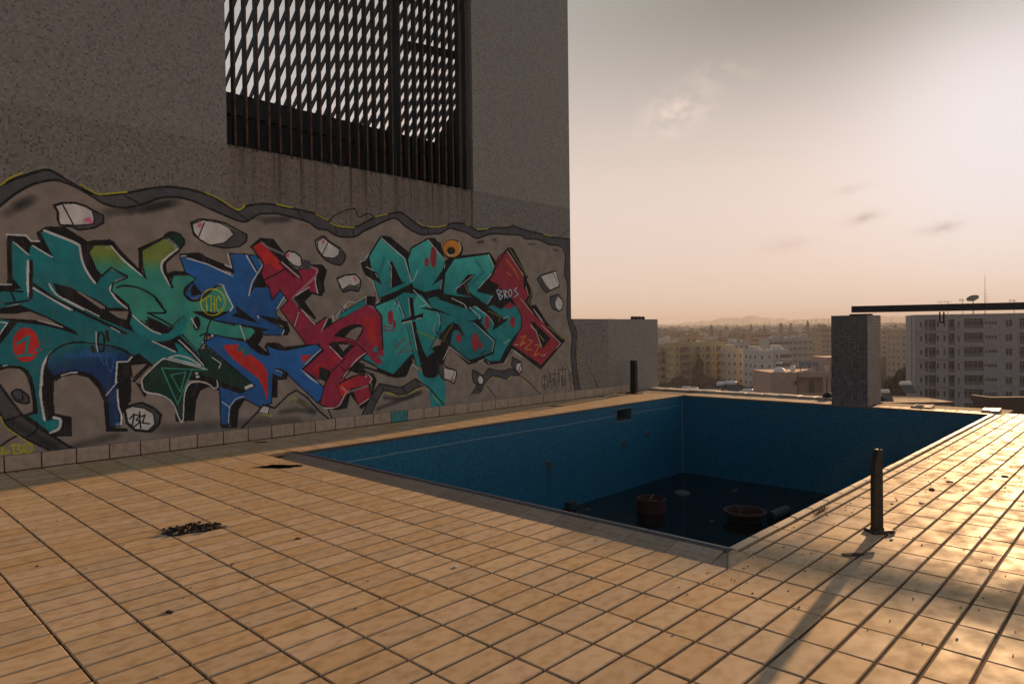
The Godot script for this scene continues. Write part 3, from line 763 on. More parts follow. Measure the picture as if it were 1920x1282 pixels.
	paint.f("k",[2543, 651, 2643, 716, 2819, 634, 3110, 509, 3221, 469, 3081, 431, 2854, 554, 2812, 541, 2767, 586, 2717, 625])
	paint.l("k",14,[2729, 732, 2652, 925, 2723, 933, 2714, 995, 3223, 566, 3256, 542, 3232, 484, 3110, 509, 2819, 634, 2794, 646, 2643, 706, 2543, 651, 2517, 562, 2497, 287, 2469, 290, 2405, 461, 2304, 528, 2178, 586, 2162, 674, 2227, 767, 2343, 853, 2498, 799, 2729, 732])
	paint.f("d",[2729, 732, 2652, 925, 2723, 933, 2714, 995, 3223, 566, 3256, 542, 3232, 484, 3110, 509, 2819, 634, 2794, 646, 2643, 706, 2543, 651, 2517, 562, 2497, 287, 2469, 290, 2405, 461, 2304, 528, 2178, 586, 2162, 674, 2227, 767, 2343, 853, 2498, 799])
	paint.l("w",12,[2252, 800, 2340, 861, 2732, 740])
	paint.ls("w",12,[2322, 852, 2171, 707, 2148, 636, 2180, 562, 2304, 528, 2407, 446, 2470, 284, 2500, 281, 2523, 536, 2604, 632, 2741, 598, 2792, 556, 2831, 566, 2825, 625])
	paint.l("g",12,[2320, 772, 2731, 733, 2594, 747, 2455, 429, 2320, 772])
	paint.l("g",10,[2401, 707, 2533, 724, 2481, 540, 2401, 707])
	paint.l("w",16,[2699, 1001, 2831, 884, 3223, 566])
	paint.f("W",[3097, 548, 3195, 582, 3244, 551, 3235, 498, 3165, 483, 3110, 507])
	paint.l("w",10,[2785, 853, 2868, 792, 2847, 747])
	paint.fs("w",[2649, 706, 2648, 701, 2644, 697, 2639, 694, 2633, 694, 2628, 695, 2623, 698, 2619, 702, 2618, 707, 2619, 712, 2623, 716, 2628, 719, 2634, 719, 2640, 718, 2645, 715, 2648, 711])
	paint.fs("w",[2661, 673, 2659, 668, 2655, 664, 2649, 661, 2642, 660, 2635, 662, 2629, 665, 2625, 670, 2624, 675, 2625, 680, 2629, 685, 2635, 687, 2643, 688, 2650, 687, 2656, 683, 2660, 679])
	paint.l("k",22,[2506, 1814, 2561, 1803, 2596, 1807, 2879, 1710, 2984, 1658, 3019, 1681, 2980, 1868, 3142, 1871, 3248, 1865, 3317, 1775, 3273, 1705, 3214, 1583, 3162, 1463, 3228, 1546, 3385, 1546, 3412, 1437, 3508, 1545, 3586, 1525, 3462, 1333, 3438, 1272, 3496, 1231, 3270, 1265, 3547, 1111, 3517, 1063, 3318, 1069, 3296, 1102, 3371, 1120, 3189, 1157, 3068, 1176, 2800, 1220, 2920, 1273, 2963, 1305, 2996, 1337, 2902, 1555, 2837, 1557, 2682, 1439, 2588, 1429, 2565, 1491, 2616, 1569, 2649, 1616, 2551, 1667, 2506, 1814])
	paint.f("k",[2488, 1831, 2672, 1863, 3012, 1744, 3018, 1678, 2591, 1807, 2560, 1793])
	paint.f("M",[2715, 1835, 2933, 1759, 2992, 1732, 2955, 1871, 2844, 1876])
	paint.gr("b","B",[2817, 1835, 3231, 1000],[2506, 1814, 2561, 1803, 2596, 1807, 2879, 1710, 2984, 1658, 3019, 1681, 2980, 1868, 3142, 1871, 3248, 1865, 3317, 1775, 3273, 1705, 3214, 1583, 3162, 1463, 3228, 1546, 3385, 1546, 3412, 1437, 3508, 1545, 3586, 1525, 3462, 1333, 3438, 1272, 3496, 1231, 3270, 1265, 3547, 1111, 3517, 1063, 3318, 1069, 3296, 1102, 3371, 1120, 3189, 1157, 3068, 1176, 2800, 1220, 2920, 1273, 2963, 1305, 2996, 1337, 2902, 1555, 2837, 1557, 2682, 1439, 2588, 1429, 2565, 1491, 2616, 1569, 2649, 1616, 2551, 1667])
	paint.f("k",[2623, 1563, 2702, 1470, 2670, 1457, 2602, 1442, 2585, 1492])
	paint.ls("b",14,[2629, 1576, 2585, 1517, 2572, 1460, 2608, 1423, 2683, 1444])
	paint.ls("k",22,[2617, 1575, 2548, 1516, 2541, 1453, 2589, 1404, 2663, 1406, 2714, 1445])
	paint.gr("v","g",[2874, 1580, 2873, 1501],[2832, 1526, 2900, 1549, 2996, 1337, 2963, 1305, 2806, 1287, 2730, 1317, 2666, 1388])
	paint.l("w",14,[2902, 1555, 2940, 1464, 2998, 1347, 2970, 1307])
	paint.sp("w",20,0.7,[2870, 1566, 2902, 1555])
	paint.l("w",12,[2512, 1814, 2554, 1820])
	paint.l("w",13,[2566, 1799, 2752, 1754, 2977, 1663])
	paint.sp("w",22,0.6,[2931, 1687, 2997, 1657])
	paint.l("w",14,[2955, 1865, 2992, 1732, 2926, 1758])
	paint.l("w",14,[3144, 1865, 3245, 1703])
	paint.l("k",14,[3171, 1860, 3259, 1711])
	paint.ls("w",14,[3317, 1782, 3273, 1711, 3201, 1600, 3163, 1464])
	paint.sp("w",25,0.5,[3283, 1827, 3317, 1775])
	paint.l("w",12,[3406, 1533, 3408, 1444])
	paint.l("w",13,[3584, 1518, 3461, 1334])
	paint.sp("w",22,0.5,[3554, 1545, 3392, 1539])
	paint.f("k",[3280, 1691, 3215, 1594, 3196, 1539, 3228, 1554, 3385, 1560, 3321, 1605])
	paint.f("k",[3025, 1364, 3270, 1179, 2976, 1262, 3037, 1288])
	paint.f("k",[3264, 1260, 3496, 1224, 3585, 1196, 3606, 1119, 3582, 1042, 3515, 1050, 3546, 1112, 3517, 1161, 3378, 1196])
	paint.l("w",12,[3250, 1260, 3264, 1236])
	paint.l("w",12,[3535, 1109, 3515, 1063])
	paint.f("k",[3068, 1176, 3192, 1155, 3369, 1117, 3304, 1100, 3303, 1046, 3252, 965, 3357, 887, 3378, 845, 3271, 870, 3174, 933, 3120, 1015, 3162, 1028, 3219, 1101, 3192, 1135, 3095, 1149])
	paint.f("M",[3252, 965, 3332, 1045, 3575, 1056, 3606, 1111, 3570, 1196, 3789, 953, 3520, 938, 3469, 981, 3345, 984, 3308, 957, 3343, 888])
	paint.ls("w",12,[3065, 1162, 3094, 1082, 3127, 995, 3194, 919, 3299, 862, 3429, 830])
	paint.f("k",[3315, 943, 3345, 987, 3469, 981, 3535, 938, 3949, 967, 3957, 941, 3542, 892, 3438, 912, 3366, 942, 3378, 845])
	paint.l("k",24,[2714, 995, 2828, 1060, 3120, 996, 3174, 936, 3274, 863, 3377, 848, 3344, 948, 3448, 907, 3549, 892, 3905, 951, 3982, 903, 3742, 704, 3898, 557, 4013, 456, 3919, 318, 3787, 444, 3574, 645, 3520, 614, 3396, 654, 3379, 363, 3258, 335, 3081, 442, 2961, 372, 2931, 191, 2862, 188, 2854, 564, 3055, 481, 3222, 545, 2714, 995])
	paint.gr("b","B",[3344, 942, 2942, 216],[2714, 995, 2828, 1060, 3120, 996, 3174, 936, 3274, 863, 3377, 848, 3344, 948, 3448, 907, 3549, 892, 3905, 951, 3982, 903, 3742, 704, 3898, 557, 4013, 456, 3919, 318, 3787, 444, 3574, 645, 3520, 614, 3396, 654, 3379, 363, 3258, 335, 3081, 442, 2961, 372, 2931, 191, 2862, 188, 2854, 564, 3055, 481, 3222, 545])
	paint.f("o",[2897, 974, 3051, 970, 3159, 880, 3298, 766, 3339, 689, 3347, 558, 3333, 388, 3306, 493, 3252, 619, 3061, 770, 2955, 867, 2910, 927])
	paint.f("o",[3728, 840, 3858, 846, 3746, 750])
	paint.fs("u",[3091, 929, 3089, 916, 3082, 906, 3073, 899, 3063, 896, 3053, 899, 3044, 907, 3038, 918, 3037, 930, 3039, 943, 3045, 954, 3054, 961, 3064, 963, 3075, 960, 3083, 953, 3089, 942])
	paint.fs("u",[3156, 894, 3153, 878, 3146, 865, 3136, 857, 3124, 854, 3112, 858, 3102, 867, 3096, 880, 3094, 895, 3096, 911, 3103, 924, 3113, 932, 3125, 935, 3137, 931, 3147, 922, 3154, 909])
	paint.ls("w",12,[3977, 904, 3866, 821, 3745, 704, 3744, 675, 3901, 544])
	paint.l("w",12,[3441, 698, 3508, 680, 3506, 618])
	paint.f("k",[3405, 713, 3501, 709, 3575, 663, 3558, 594, 3454, 593, 3450, 413, 3392, 417, 3397, 665, 3499, 618, 3508, 680])
	paint.l("w",9,[2867, 420, 2945, 354, 2929, 204])
	paint.ls("w",9,[2945, 361, 3013, 434, 3095, 448])
	paint.f("k",[2954, 162, 2944, 321, 3013, 421, 3109, 433, 3038, 326, 3014, 142, 2862, 159, 2863, 198])
	paint.f("k",[3180, 1955, 3294, 2055, 3438, 2054, 3554, 1921, 3612, 1807, 3711, 1749, 3861, 1822, 4007, 1823, 4059, 1761, 4015, 1634, 4026, 1540, 3988, 1476, 3871, 1499, 3782, 1417, 3852, 1325, 3914, 1247, 3897, 1218, 3680, 1387, 3461, 1728])
	paint.f("M",[3782, 1410, 3838, 1440, 3951, 1457, 3947, 1276, 3918, 1239])
	paint.l("k",26,[3216, 1960, 3285, 2009, 3319, 2012, 3519, 1823, 3760, 1639, 3712, 1750, 3877, 1794, 3941, 1792, 3953, 1740, 3906, 1680, 3911, 1571, 3942, 1508, 3840, 1528, 3834, 1568, 3626, 1442, 3717, 1336, 3903, 1165, 4028, 1241, 4055, 1236, 3973, 1095, 4073, 1153, 4550, 1397, 4624, 1399, 4771, 1314, 4781, 1037, 4793, 874, 4740, 844, 4684, 696, 4568, 818, 4539, 826, 4252, 584, 4283, 437, 4211, 275, 4075, 245, 3945, 304, 3986, 429, 4014, 515, 4083, 646, 3930, 579, 3741, 693, 3995, 891, 3938, 962, 3797, 954, 3504, 1333, 3596, 1419, 3502, 1539, 3412, 1437, 3385, 1562, 3328, 1604, 3295, 1684, 3332, 1779, 3304, 1842, 3249, 1892, 3216, 1960])
	paint.gr("c","c",[3216, 1960, 3360, 1764],[3216, 1960, 3285, 2009, 3319, 2012, 3519, 1823, 3760, 1639, 3712, 1750, 3877, 1794, 3941, 1792, 3953, 1740, 3906, 1680, 3911, 1571, 3942, 1508, 3840, 1528, 3834, 1568, 3626, 1442, 3717, 1336, 3903, 1165, 4028, 1241, 4055, 1236, 3973, 1095, 4073, 1153, 4550, 1397, 4624, 1399, 4771, 1314, 4781, 1037, 4793, 874, 4740, 844, 4684, 696, 4568, 818, 4539, 826, 4252, 584, 4283, 437, 4211, 275, 4075, 245, 3945, 304, 3986, 429, 4014, 515, 4083, 646, 3930, 579, 3741, 693, 3995, 891, 3938, 962, 3797, 954, 3504, 1333, 3596, 1419, 3502, 1539, 3412, 1437, 3385, 1562, 3328, 1604, 3295, 1684, 3332, 1779, 3304, 1842, 3249, 1892])
	paint.f("o",[3215, 1954, 3286, 2007, 3500, 1827, 3544, 1768, 3484, 1736, 3390, 1800, 3346, 1777, 3305, 1856])
	paint.sp("o",75,0.85,[4639, 1235, 4655, 1118, 4598, 1034, 4680, 963, 4547, 1234])
	paint.sp("o",60,0.6,[3951, 636, 3887, 697, 4085, 746, 4224, 920])
	paint.sp("w",24,0.5,[3308, 2012, 3364, 1969, 3940, 1769, 3915, 1695, 3636, 1449, 3696, 1373])
	paint.sp("w",26,0.35,[4587, 1396, 4687, 1352])
	paint.l("k",14,[3329, 1626, 3558, 1747])
	paint.l("k",18,[3500, 1814, 3663, 1669])
	paint.l("k",14,[3294, 1692, 3349, 1572])
	paint.l("w",11,[3522, 1822, 3725, 1672])
	paint.l("w",12,[3840, 1573, 3682, 1479])
	paint.ls("w",13,[3914, 1681, 3913, 1608, 3939, 1511])
	paint.l("k",14,[3718, 1317, 3645, 1161])
	paint.l("w",10,[3710, 1302, 3653, 1153])
	paint.l("w",11,[3741, 1328, 3897, 1171])
	paint.l("w",12,[4053, 1236, 3976, 1094])
	paint.f("k",[3976, 1094, 4069, 1233, 4103, 1240, 4110, 1174, 4076, 1152])
	paint.l("w",11,[4112, 1270, 4136, 1203])
	paint.ls("w",13,[4687, 1352, 4766, 1314, 4779, 1212, 4783, 1023])
	paint.f("k",[4124, 1041, 4228, 1121, 4385, 1173, 4483, 1169, 4518, 1127, 4508, 1081, 4425, 976, 4277, 1016])
	paint.f("M",[4269, 1030, 4349, 1105, 4437, 1139, 4505, 1133, 4481, 1081, 4415, 987])
	paint.f("k",[4056, 946, 4106, 975, 4233, 979, 4363, 939, 4407, 938, 4238, 792, 4221, 800])
	paint.f("M",[4182, 951, 4332, 940, 4244, 867])
	paint.ls("k",14,[4276, 979, 4407, 953, 4540, 858])
	paint.l("w",10,[4072, 931, 4154, 855, 4221, 786])
	paint.f("k",[3944, 702, 3993, 699, 4091, 643, 4031, 536, 3934, 578])
	paint.l("k",14,[4100, 657, 4273, 791])
	paint.l("k",12,[4194, 712, 4270, 641])
	paint.l("k",12,[4200, 563, 4540, 835])
	paint.ls("w",13,[4540, 835, 4431, 777, 4341, 690, 4243, 583])
	paint.l("k",16,[3745, 690, 3997, 889])
	paint.l("w",10,[3744, 675, 3814, 600, 3924, 528])
	paint.f("k",[4412, 748, 4537, 712, 4500, 667, 4563, 618, 4445, 601, 4322, 653, 4270, 634])
	paint.f("k",[4554, 619, 4645, 598, 4690, 518, 4641, 396, 4677, 316, 4602, 291, 4624, 475])
	paint.f("k",[4300, 421, 4389, 475, 4606, 477, 4621, 289, 4473, 194, 4351, 342])
	paint.l("k",16,[4161, 494, 4391, 576, 4535, 604, 4622, 538, 4569, 467, 4332, 446, 4282, 377, 4213, 353, 4161, 494])
	paint.gr("c","o",[4571, 590, 4215, 472],[4161, 494, 4391, 576, 4535, 604, 4622, 538, 4569, 467, 4332, 446, 4282, 377, 4213, 353])
	paint.l("k",16,[4367, 413, 4569, 467, 4610, 321, 4449, 242, 4407, 307, 4367, 413])
	paint.gr("c","R",[4367, 431, 4566, 294],[4367, 413, 4569, 467, 4610, 321, 4449, 242, 4407, 307])
	paint.l("w",11,[4544, 596, 4543, 558])
	paint.l("w",11,[4571, 595, 4625, 537, 4588, 493])
	paint.l("w",11,[4584, 315, 4438, 243])
	paint.ls("k",14,[4181, 504, 4374, 583, 4535, 589])
	paint.ls("w",12,[3993, 253, 4160, 253, 4265, 394])
	paint.f("k",[4075, 231, 4211, 263, 4282, 377, 4335, 403, 4298, 286, 4279, 227, 4142, 217])
	paint.sp("w",22,0.5,[4215, 472, 4283, 407, 4569, 463])
	paint.l("k",18,[4042, 234, 4106, 94])
	paint.f("k",[4800, 1220, 4780, 1408, 4692, 1518, 4666, 1691, 4558, 1803, 4488, 1890, 4612, 1948, 4773, 2203, 4941, 2186, 5176, 2012, 5234, 2094, 5488, 2247, 5695, 2204, 5762, 1985, 5908, 2050, 6566, 2147, 6687, 2031, 6900, 2193, 7279, 1877, 7411, 1613, 7324, 1226, 7149, 921, 6818, 630, 6507, 614, 6408, 677, 6144, 631, 5814, 879, 5701, 610, 5567, 495, 5438, 502, 5356, 626, 5193, 778, 4988, 541, 4683, 621, 4793, 874])
	paint.l("k",40,[4690, 1381, 4959, 1475, 5004, 1380, 5089, 1240, 5217, 1208, 5159, 1136, 5252, 861, 5152, 753, 4950, 582, 4699, 683, 4502, 778, 4561, 825, 4793, 874, 4778, 1276, 4690, 1369, 4690, 1381])
	paint.l("k",40,[5259, 1221, 5246, 1417, 5306, 1536, 5406, 1486, 5531, 1362, 5651, 1262, 5676, 1161, 5621, 1039, 5496, 860, 5573, 825, 5434, 756, 5377, 864, 5259, 1221])
	paint.l("k",40,[5473, 1488, 5603, 1518, 6101, 1391, 6369, 1266, 6251, 1216, 6636, 953, 6581, 786, 6164, 693, 6126, 716, 5832, 906, 5881, 1084, 5983, 1090, 6056, 1013, 5984, 1153, 5892, 1195, 5801, 1153, 5728, 1086, 5683, 1052, 5676, 1174, 5625, 1289, 5506, 1422, 5473, 1488])
	paint.l("k",40,[6177, 1392, 6323, 1409, 6620, 1195, 6628, 1107, 6904, 1225, 6777, 1269, 6522, 1405, 6728, 1467, 6995, 1525, 7178, 1294, 7198, 1134, 6952, 925, 6843, 815, 6734, 663, 6538, 649, 6438, 711, 6612, 785, 6646, 931, 6177, 1392])
	paint.l("k",40,[4612, 1948, 4773, 2178, 5134, 1964, 5218, 1670, 5024, 1579, 4744, 1482, 4666, 1691, 4792, 1634, 4712, 1774, 4646, 1802, 4612, 1948])
	paint.l("k",40,[5175, 1954, 5234, 2094, 5487, 2227, 5762, 1972, 5743, 1889, 5545, 1657, 5695, 1737, 5676, 1621, 5424, 1573, 5258, 1620, 5226, 1677, 5175, 1954])
	paint.l("k",40,[5768, 1822, 5926, 2010, 6545, 2116, 6644, 1948, 6632, 1881, 6498, 1781, 6317, 1615, 6616, 1560, 6492, 1433, 6152, 1610, 6145, 1701, 6291, 1821, 6156, 1821, 5946, 1624, 5964, 1562, 6199, 1541, 6492, 1412, 6392, 1439, 5737, 1562, 5768, 1822])
	paint.f("k",[5135, 1996, 5175, 1954, 5226, 1671, 5181, 1870])
	paint.f("k",[4779, 2218, 4912, 2210, 5197, 2041, 5184, 1935, 5124, 1963])
	paint.f("k",[5488, 2247, 5600, 2257, 5695, 2171, 5711, 2104, 5762, 1972, 5692, 2008])
	paint.f("k",[5680, 1391, 5986, 1292, 6418, 1223, 6670, 1114, 6776, 1224, 6371, 1367, 5898, 1498, 5543, 1536, 5407, 1566])
	paint.f("k",[4496, 1883, 4560, 1903, 4615, 1899, 4668, 1801, 4777, 1643, 4648, 1692, 4557, 1734, 4513, 1808])
	paint.f("k",[4232, 1368, 4301, 1339, 4515, 1464, 4589, 1497, 4692, 1493, 4690, 1381, 4550, 1397, 4334, 1279, 4209, 1230])
	paint.f("t",[4196, 1278, 4336, 1347, 4443, 1417, 4551, 1457, 4550, 1388, 4282, 1263, 4196, 1233])
	paint.l("w",9,[4162, 1255, 4320, 1429, 4416, 1416, 4552, 1480])
	paint.l("w",8,[4248, 1308, 4293, 1384])
	paint.sp("Y",14,0.8,[4319, 1376, 4345, 1400])
	paint.l("w",9,[4557, 1496, 4560, 1404])
	paint.l("w",8,[4688, 1406, 4765, 1478])
	paint.f("t",[4802, 1364, 4959, 1475, 5103, 1556, 5373, 1538, 5677, 1222, 5673, 1039, 5442, 742, 5289, 630, 5235, 815, 5152, 740, 4949, 569, 4691, 671, 4792, 842])
	paint.gr("s","t",[4888, 1410, 4796, 653],[4690, 1381, 4959, 1475, 5004, 1380, 5089, 1240, 5217, 1208, 5159, 1136, 5252, 861, 5152, 753, 4950, 582, 4699, 683, 4502, 778, 4561, 825, 4793, 874, 4778, 1276, 4690, 1369])
	paint.gr("s","t",[5372, 1485, 5445, 888],[5259, 1221, 5246, 1417, 5306, 1536, 5406, 1486, 5531, 1362, 5651, 1262, 5676, 1161, 5621, 1039, 5496, 860, 5573, 825, 5434, 756, 5377, 864])
	paint.gr("t","u",[5717, 1494, 6166, 799],[5473, 1488, 5603, 1518, 6101, 1391, 6369, 1266, 6251, 1216, 6636, 953, 6581, 786, 6164, 693, 6126, 716, 5832, 906, 5881, 1084, 5983, 1090, 6056, 1013, 5984, 1153, 5892, 1195, 5801, 1153, 5728, 1086, 5683, 1052, 5676, 1174, 5625, 1289, 5506, 1422])
	paint.gr("t","t",[6370, 1295, 6874, 777],[6177, 1392, 6323, 1409, 6620, 1195, 6628, 1107, 6904, 1225, 6777, 1269, 6522, 1405, 6728, 1467, 6995, 1525, 7178, 1294, 7198, 1134, 6952, 925, 6843, 815, 6734, 663, 6538, 649, 6438, 711, 6612, 785, 6646, 931])
	paint.gr("s","t",[4797, 2153, 4929, 1570],[4612, 1948, 4773, 2178, 5134, 1964, 5218, 1670, 5024, 1579, 4744, 1482, 4666, 1691, 4792, 1634, 4712, 1774, 4646, 1802])
	paint.gr("s","t",[5437, 2166, 5480, 1604],[5175, 1954, 5234, 2094, 5487, 2227, 5762, 1972, 5743, 1889, 5545, 1657, 5695, 1737, 5676, 1621, 5424, 1573, 5258, 1620, 5226, 1677])
	paint.gr("s","t",[6165, 2033, 6156, 1522],[5768, 1822, 5926, 2010, 6545, 2116, 6644, 1948, 6632, 1881, 6498, 1781, 6317, 1615, 6616, 1560, 6492, 1433, 6152, 1610, 6145, 1701, 6291, 1821, 6156, 1821, 5946, 1624, 5964, 1562, 6199, 1541, 6492, 1412, 6392, 1439, 5737, 1562])
	paint.sp("u",45,0.6,[4821, 1943, 4742, 1751])
	paint.sp("s",40,0.6,[4795, 2075])
	paint.sp("u",40,0.6,[6309, 2016, 6442, 1871, 6039, 1589])
	paint.sp("s",40,0.5,[5016, 996, 5075, 930, 4964, 837])
	paint.f("k",[4897, 1917, 4936, 1919, 5089, 1663, 4910, 1593])
	paint.l("w",10,[4888, 1916, 4920, 1855, 4915, 1601])
	paint.l("w",12,[4788, 2184, 5124, 1967, 5220, 1685])
	paint.l("w",9,[4479, 1882, 4551, 1906, 4607, 1991])
	paint.l("w",10,[4568, 1834, 4668, 1794])
	paint.l("w",9,[4695, 1764, 4732, 1711])
	paint.l("w",9,[4575, 1719, 4656, 1677, 4727, 1469])
	paint.l("k",10,[4891, 1592, 5129, 1681])
	paint.f("k",[4648, 1700, 4787, 1635, 4714, 1773, 4740, 1673])
	paint.fs("m",[5626, 2022, 5621, 1970, 5609, 1926, 5591, 1896, 5571, 1884, 5552, 1893, 5535, 1921, 5525, 1964, 5522, 2015, 5527, 2066, 5539, 2111, 5556, 2141, 5576, 2153, 5596, 2144, 5612, 2116, 5623, 2073])
	paint.fs("m",[5502, 1947, 5499, 1924, 5491, 1905, 5478, 1892, 5464, 1886, 5450, 1890, 5438, 1902, 5430, 1920, 5428, 1942, 5431, 1965, 5440, 1984, 5452, 1997, 5466, 2003, 5480, 1999, 5492, 1987, 5500, 1969])
	paint.l("m",7,[5604, 1895, 5607, 1769])
	paint.l("w",11,[5492, 2225, 5766, 1981, 5753, 1886])
	paint.l("w",9,[5246, 1694, 5321, 1837])
	paint.f("k",[5529, 1648, 5701, 1807, 5689, 1739])
	paint.l("w",9,[5711, 1740, 5681, 1620])
	paint.l("k",12,[5771, 1981, 5701, 1799])
	paint.fs("k",[6078, 2149, 6064, 2098, 6023, 2053, 5964, 2021, 5896, 2006, 5829, 2012, 5773, 2035, 5736, 2074, 5724, 2122, 5738, 2172, 5776, 2216, 5833, 2249, 5901, 2265, 5969, 2261, 6027, 2237, 6065, 2198])
	paint.fs("O",[6046, 2155, 6033, 2112, 5997, 2073, 5945, 2046, 5885, 2033, 5826, 2037, 5776, 2058, 5744, 2090, 5733, 2131, 5745, 2174, 5779, 2212, 5830, 2240, 5889, 2253, 5949, 2250, 6000, 2230, 6034, 2197])
	paint.fs("k",[5941, 2121, 5935, 2102, 5919, 2086, 5896, 2073, 5869, 2068, 5842, 2070, 5819, 2078, 5804, 2093, 5800, 2111, 5805, 2129, 5821, 2146, 5844, 2158, 5871, 2164, 5898, 2163, 5920, 2154, 5936, 2139])
	paint.ls("w",12,[6004, 2239, 6038, 2181, 6002, 2100])
	paint.ls("w",12,[5807, 2094, 5829, 2057, 5897, 2067])
	paint.l("w",14,[6547, 2113, 6647, 1955, 6632, 1881, 6516, 1789])
	paint.sp("w",18,0.7,[6620, 1908])
	paint.f("k",[6135, 1724, 6306, 1829, 6161, 1826, 6088, 1739, 6173, 1796, 5935, 1620, 5968, 1569, 6192, 1532])
	paint.l("w",10,[6257, 1817, 5946, 1629, 5946, 1603])
	paint.l("Y",8,[6099, 1696, 6180, 1549])
	paint.f("k",[6320, 1611, 6528, 1767, 6746, 1713, 6678, 1582, 6614, 1557])
	paint.l("Y",6,[6566, 1724, 6654, 1663, 6641, 1635])
	paint.l("w",9,[6516, 1789, 6352, 1652])
	paint.l("w",9,[6614, 1561, 6510, 1441])
	paint.f("k",[6252, 1525, 6497, 1414, 6471, 1386, 6036, 1475, 5740, 1528, 5741, 1562, 5979, 1535])
	paint.l("w",11,[5249, 1588, 5540, 1364])
	paint.l("w",11,[5864, 1506, 6083, 1433, 6129, 1372])
	paint.f("k",[5186, 1497, 5237, 1498, 5264, 1286, 5232, 1213, 5182, 1269])
	paint.f("k",[5055, 1220, 5400, 1308, 5389, 1254, 5060, 1188])
	paint.l("w",13,[5070, 1184, 5211, 1212])
	paint.l("w",10,[5294, 1237, 5367, 1250])
	paint.l("w",11,[5171, 1488, 5197, 1269])
	paint.l("w",9,[5006, 1476, 5101, 1253])
	paint.l("k",9,[5016, 1476, 5121, 1253])
	paint.l("w",9,[4966, 1427, 5024, 1380])
	paint.l("k",9,[4974, 1372, 5026, 1485])
	paint.f("k",[5216, 1196, 5273, 1204, 5311, 1024, 5391, 840, 5453, 751, 5539, 760, 5595, 826, 5673, 917, 5731, 1052, 5800, 1136, 5892, 1192, 5984, 1162, 6030, 1109, 6081, 1004, 5971, 1092, 5890, 1084, 5831, 982, 5830, 896, 5714, 728, 5622, 504, 5491, 490, 5385, 517, 5326, 743, 5258, 975])
	paint.l("w",12,[5211, 1196, 5287, 860])
	paint.l("k",10,[5139, 1156, 5273, 663])
	paint.sp("Y",20,0.5,[5880, 1162, 5799, 1085, 5707, 950, 5281, 1090])
	paint.f("M",[5587, 994, 5675, 976, 5673, 908, 5542, 886])
	paint.l("k",12,[5621, 1036, 5487, 854])
	paint.l("k",14,[5578, 1079, 5719, 992])
	paint.l("w",8,[5591, 1188, 5556, 1096, 5578, 1070])
	paint.ls("w",11,[5540, 1364, 5604, 1323, 5658, 1256, 5667, 1171])
	paint.ls("k",16,[5669, 1256, 5678, 1154, 5632, 1053])
	paint.f("k",[5338, 1373, 5454, 1379, 5605, 1365, 5894, 1278, 5692, 1315])
	paint.l("w",8,[5338, 1377, 5444, 1416])
	paint.f("k",[5629, 1492, 5762, 1503, 6153, 1372, 6035, 1388])
	paint.l("w",11,[5887, 1498, 6083, 1433, 6129, 1381])
	paint.l("w",12,[6177, 1390, 6369, 1268, 6356, 1232])
	paint.f("k",[6102, 1205, 6431, 1241, 6382, 1277, 6405, 1205])
	paint.ls("w",11,[6262, 1410, 6494, 1296, 6607, 1196, 6625, 1114])
	paint.f("k",[6298, 1419, 6521, 1387, 6777, 1280, 6776, 1215, 6937, 1281, 6775, 1160, 6605, 1082, 6633, 1196, 6495, 1305])
	paint.l("Y",7,[6521, 1351, 6751, 1270, 6736, 1206])
	paint.l("w",10,[6258, 1188, 6628, 931, 6587, 795])
	paint.l("k",16,[6246, 1205, 6654, 949, 6612, 776, 6164, 685])
	paint.l("k",10,[6486, 816, 6372, 775, 6409, 756])
	paint.l("w",9,[6823, 900, 6944, 953])
	paint.l("w",9,[6816, 1243, 6923, 1276])
	paint.fs("m",[6033, 987, 6029, 964, 6017, 944, 6000, 931, 5980, 927, 5960, 932, 5943, 945, 5932, 965, 5929, 989, 5933, 1012, 5945, 1031, 5962, 1044, 5982, 1049, 6002, 1044, 6019, 1030, 6030, 1010])
	paint.fs("m",[6344, 928, 6338, 880, 6323, 840, 6301, 814, 6275, 805, 6249, 815, 6228, 843, 6215, 883, 6211, 931, 6216, 978, 6232, 1018, 6254, 1045, 6279, 1054, 6305, 1044, 6326, 1017, 6340, 976])
	paint.fs("m",[6409, 882, 6406, 865, 6398, 850, 6387, 841, 6374, 838, 6360, 841, 6349, 851, 6342, 866, 6340, 883, 6343, 900, 6351, 915, 6362, 924, 6375, 927, 6388, 924, 6400, 914, 6407, 899])
	paint.fs("m",[6543, 1187, 6539, 1149, 6529, 1117, 6514, 1095, 6497, 1088, 6480, 1096, 6466, 1117, 6457, 1149, 6455, 1187, 6459, 1225, 6469, 1258, 6484, 1279, 6501, 1287, 6517, 1279, 6531, 1258, 6540, 1226])
	paint.fs("m",[7035, 1432, 7025, 1416, 6998, 1402, 6958, 1392, 6912, 1388, 6866, 1390, 6827, 1399, 6802, 1412, 6793, 1428, 6802, 1444, 6828, 1458, 6867, 1468, 6913, 1472, 6960, 1470, 6999, 1461, 7025, 1448])
	paint.fs("m",[7058, 1197, 7053, 1168, 7041, 1143, 7022, 1127, 7002, 1121, 6981, 1127, 6964, 1144, 6952, 1168, 6949, 1197, 6953, 1225, 6966, 1250, 6983, 1266, 7004, 1272, 7025, 1266, 7043, 1250, 7054, 1226])
	paint.fs("m",[4943, 1252, 4939, 1218, 4929, 1190, 4914, 1171, 4897, 1164, 4881, 1171, 4867, 1190, 4858, 1218, 4856, 1251, 4860, 1285, 4870, 1313, 4884, 1332, 4901, 1339, 4917, 1332, 4931, 1314, 4940, 1285])
	paint.fs("m",[4980, 1172, 4978, 1154, 4972, 1138, 4964, 1128, 4955, 1124, 4946, 1128, 4938, 1138, 4933, 1154, 4931, 1172, 4934, 1191, 4939, 1206, 4947, 1216, 4957, 1220, 4966, 1216, 4974, 1206, 4979, 1190])
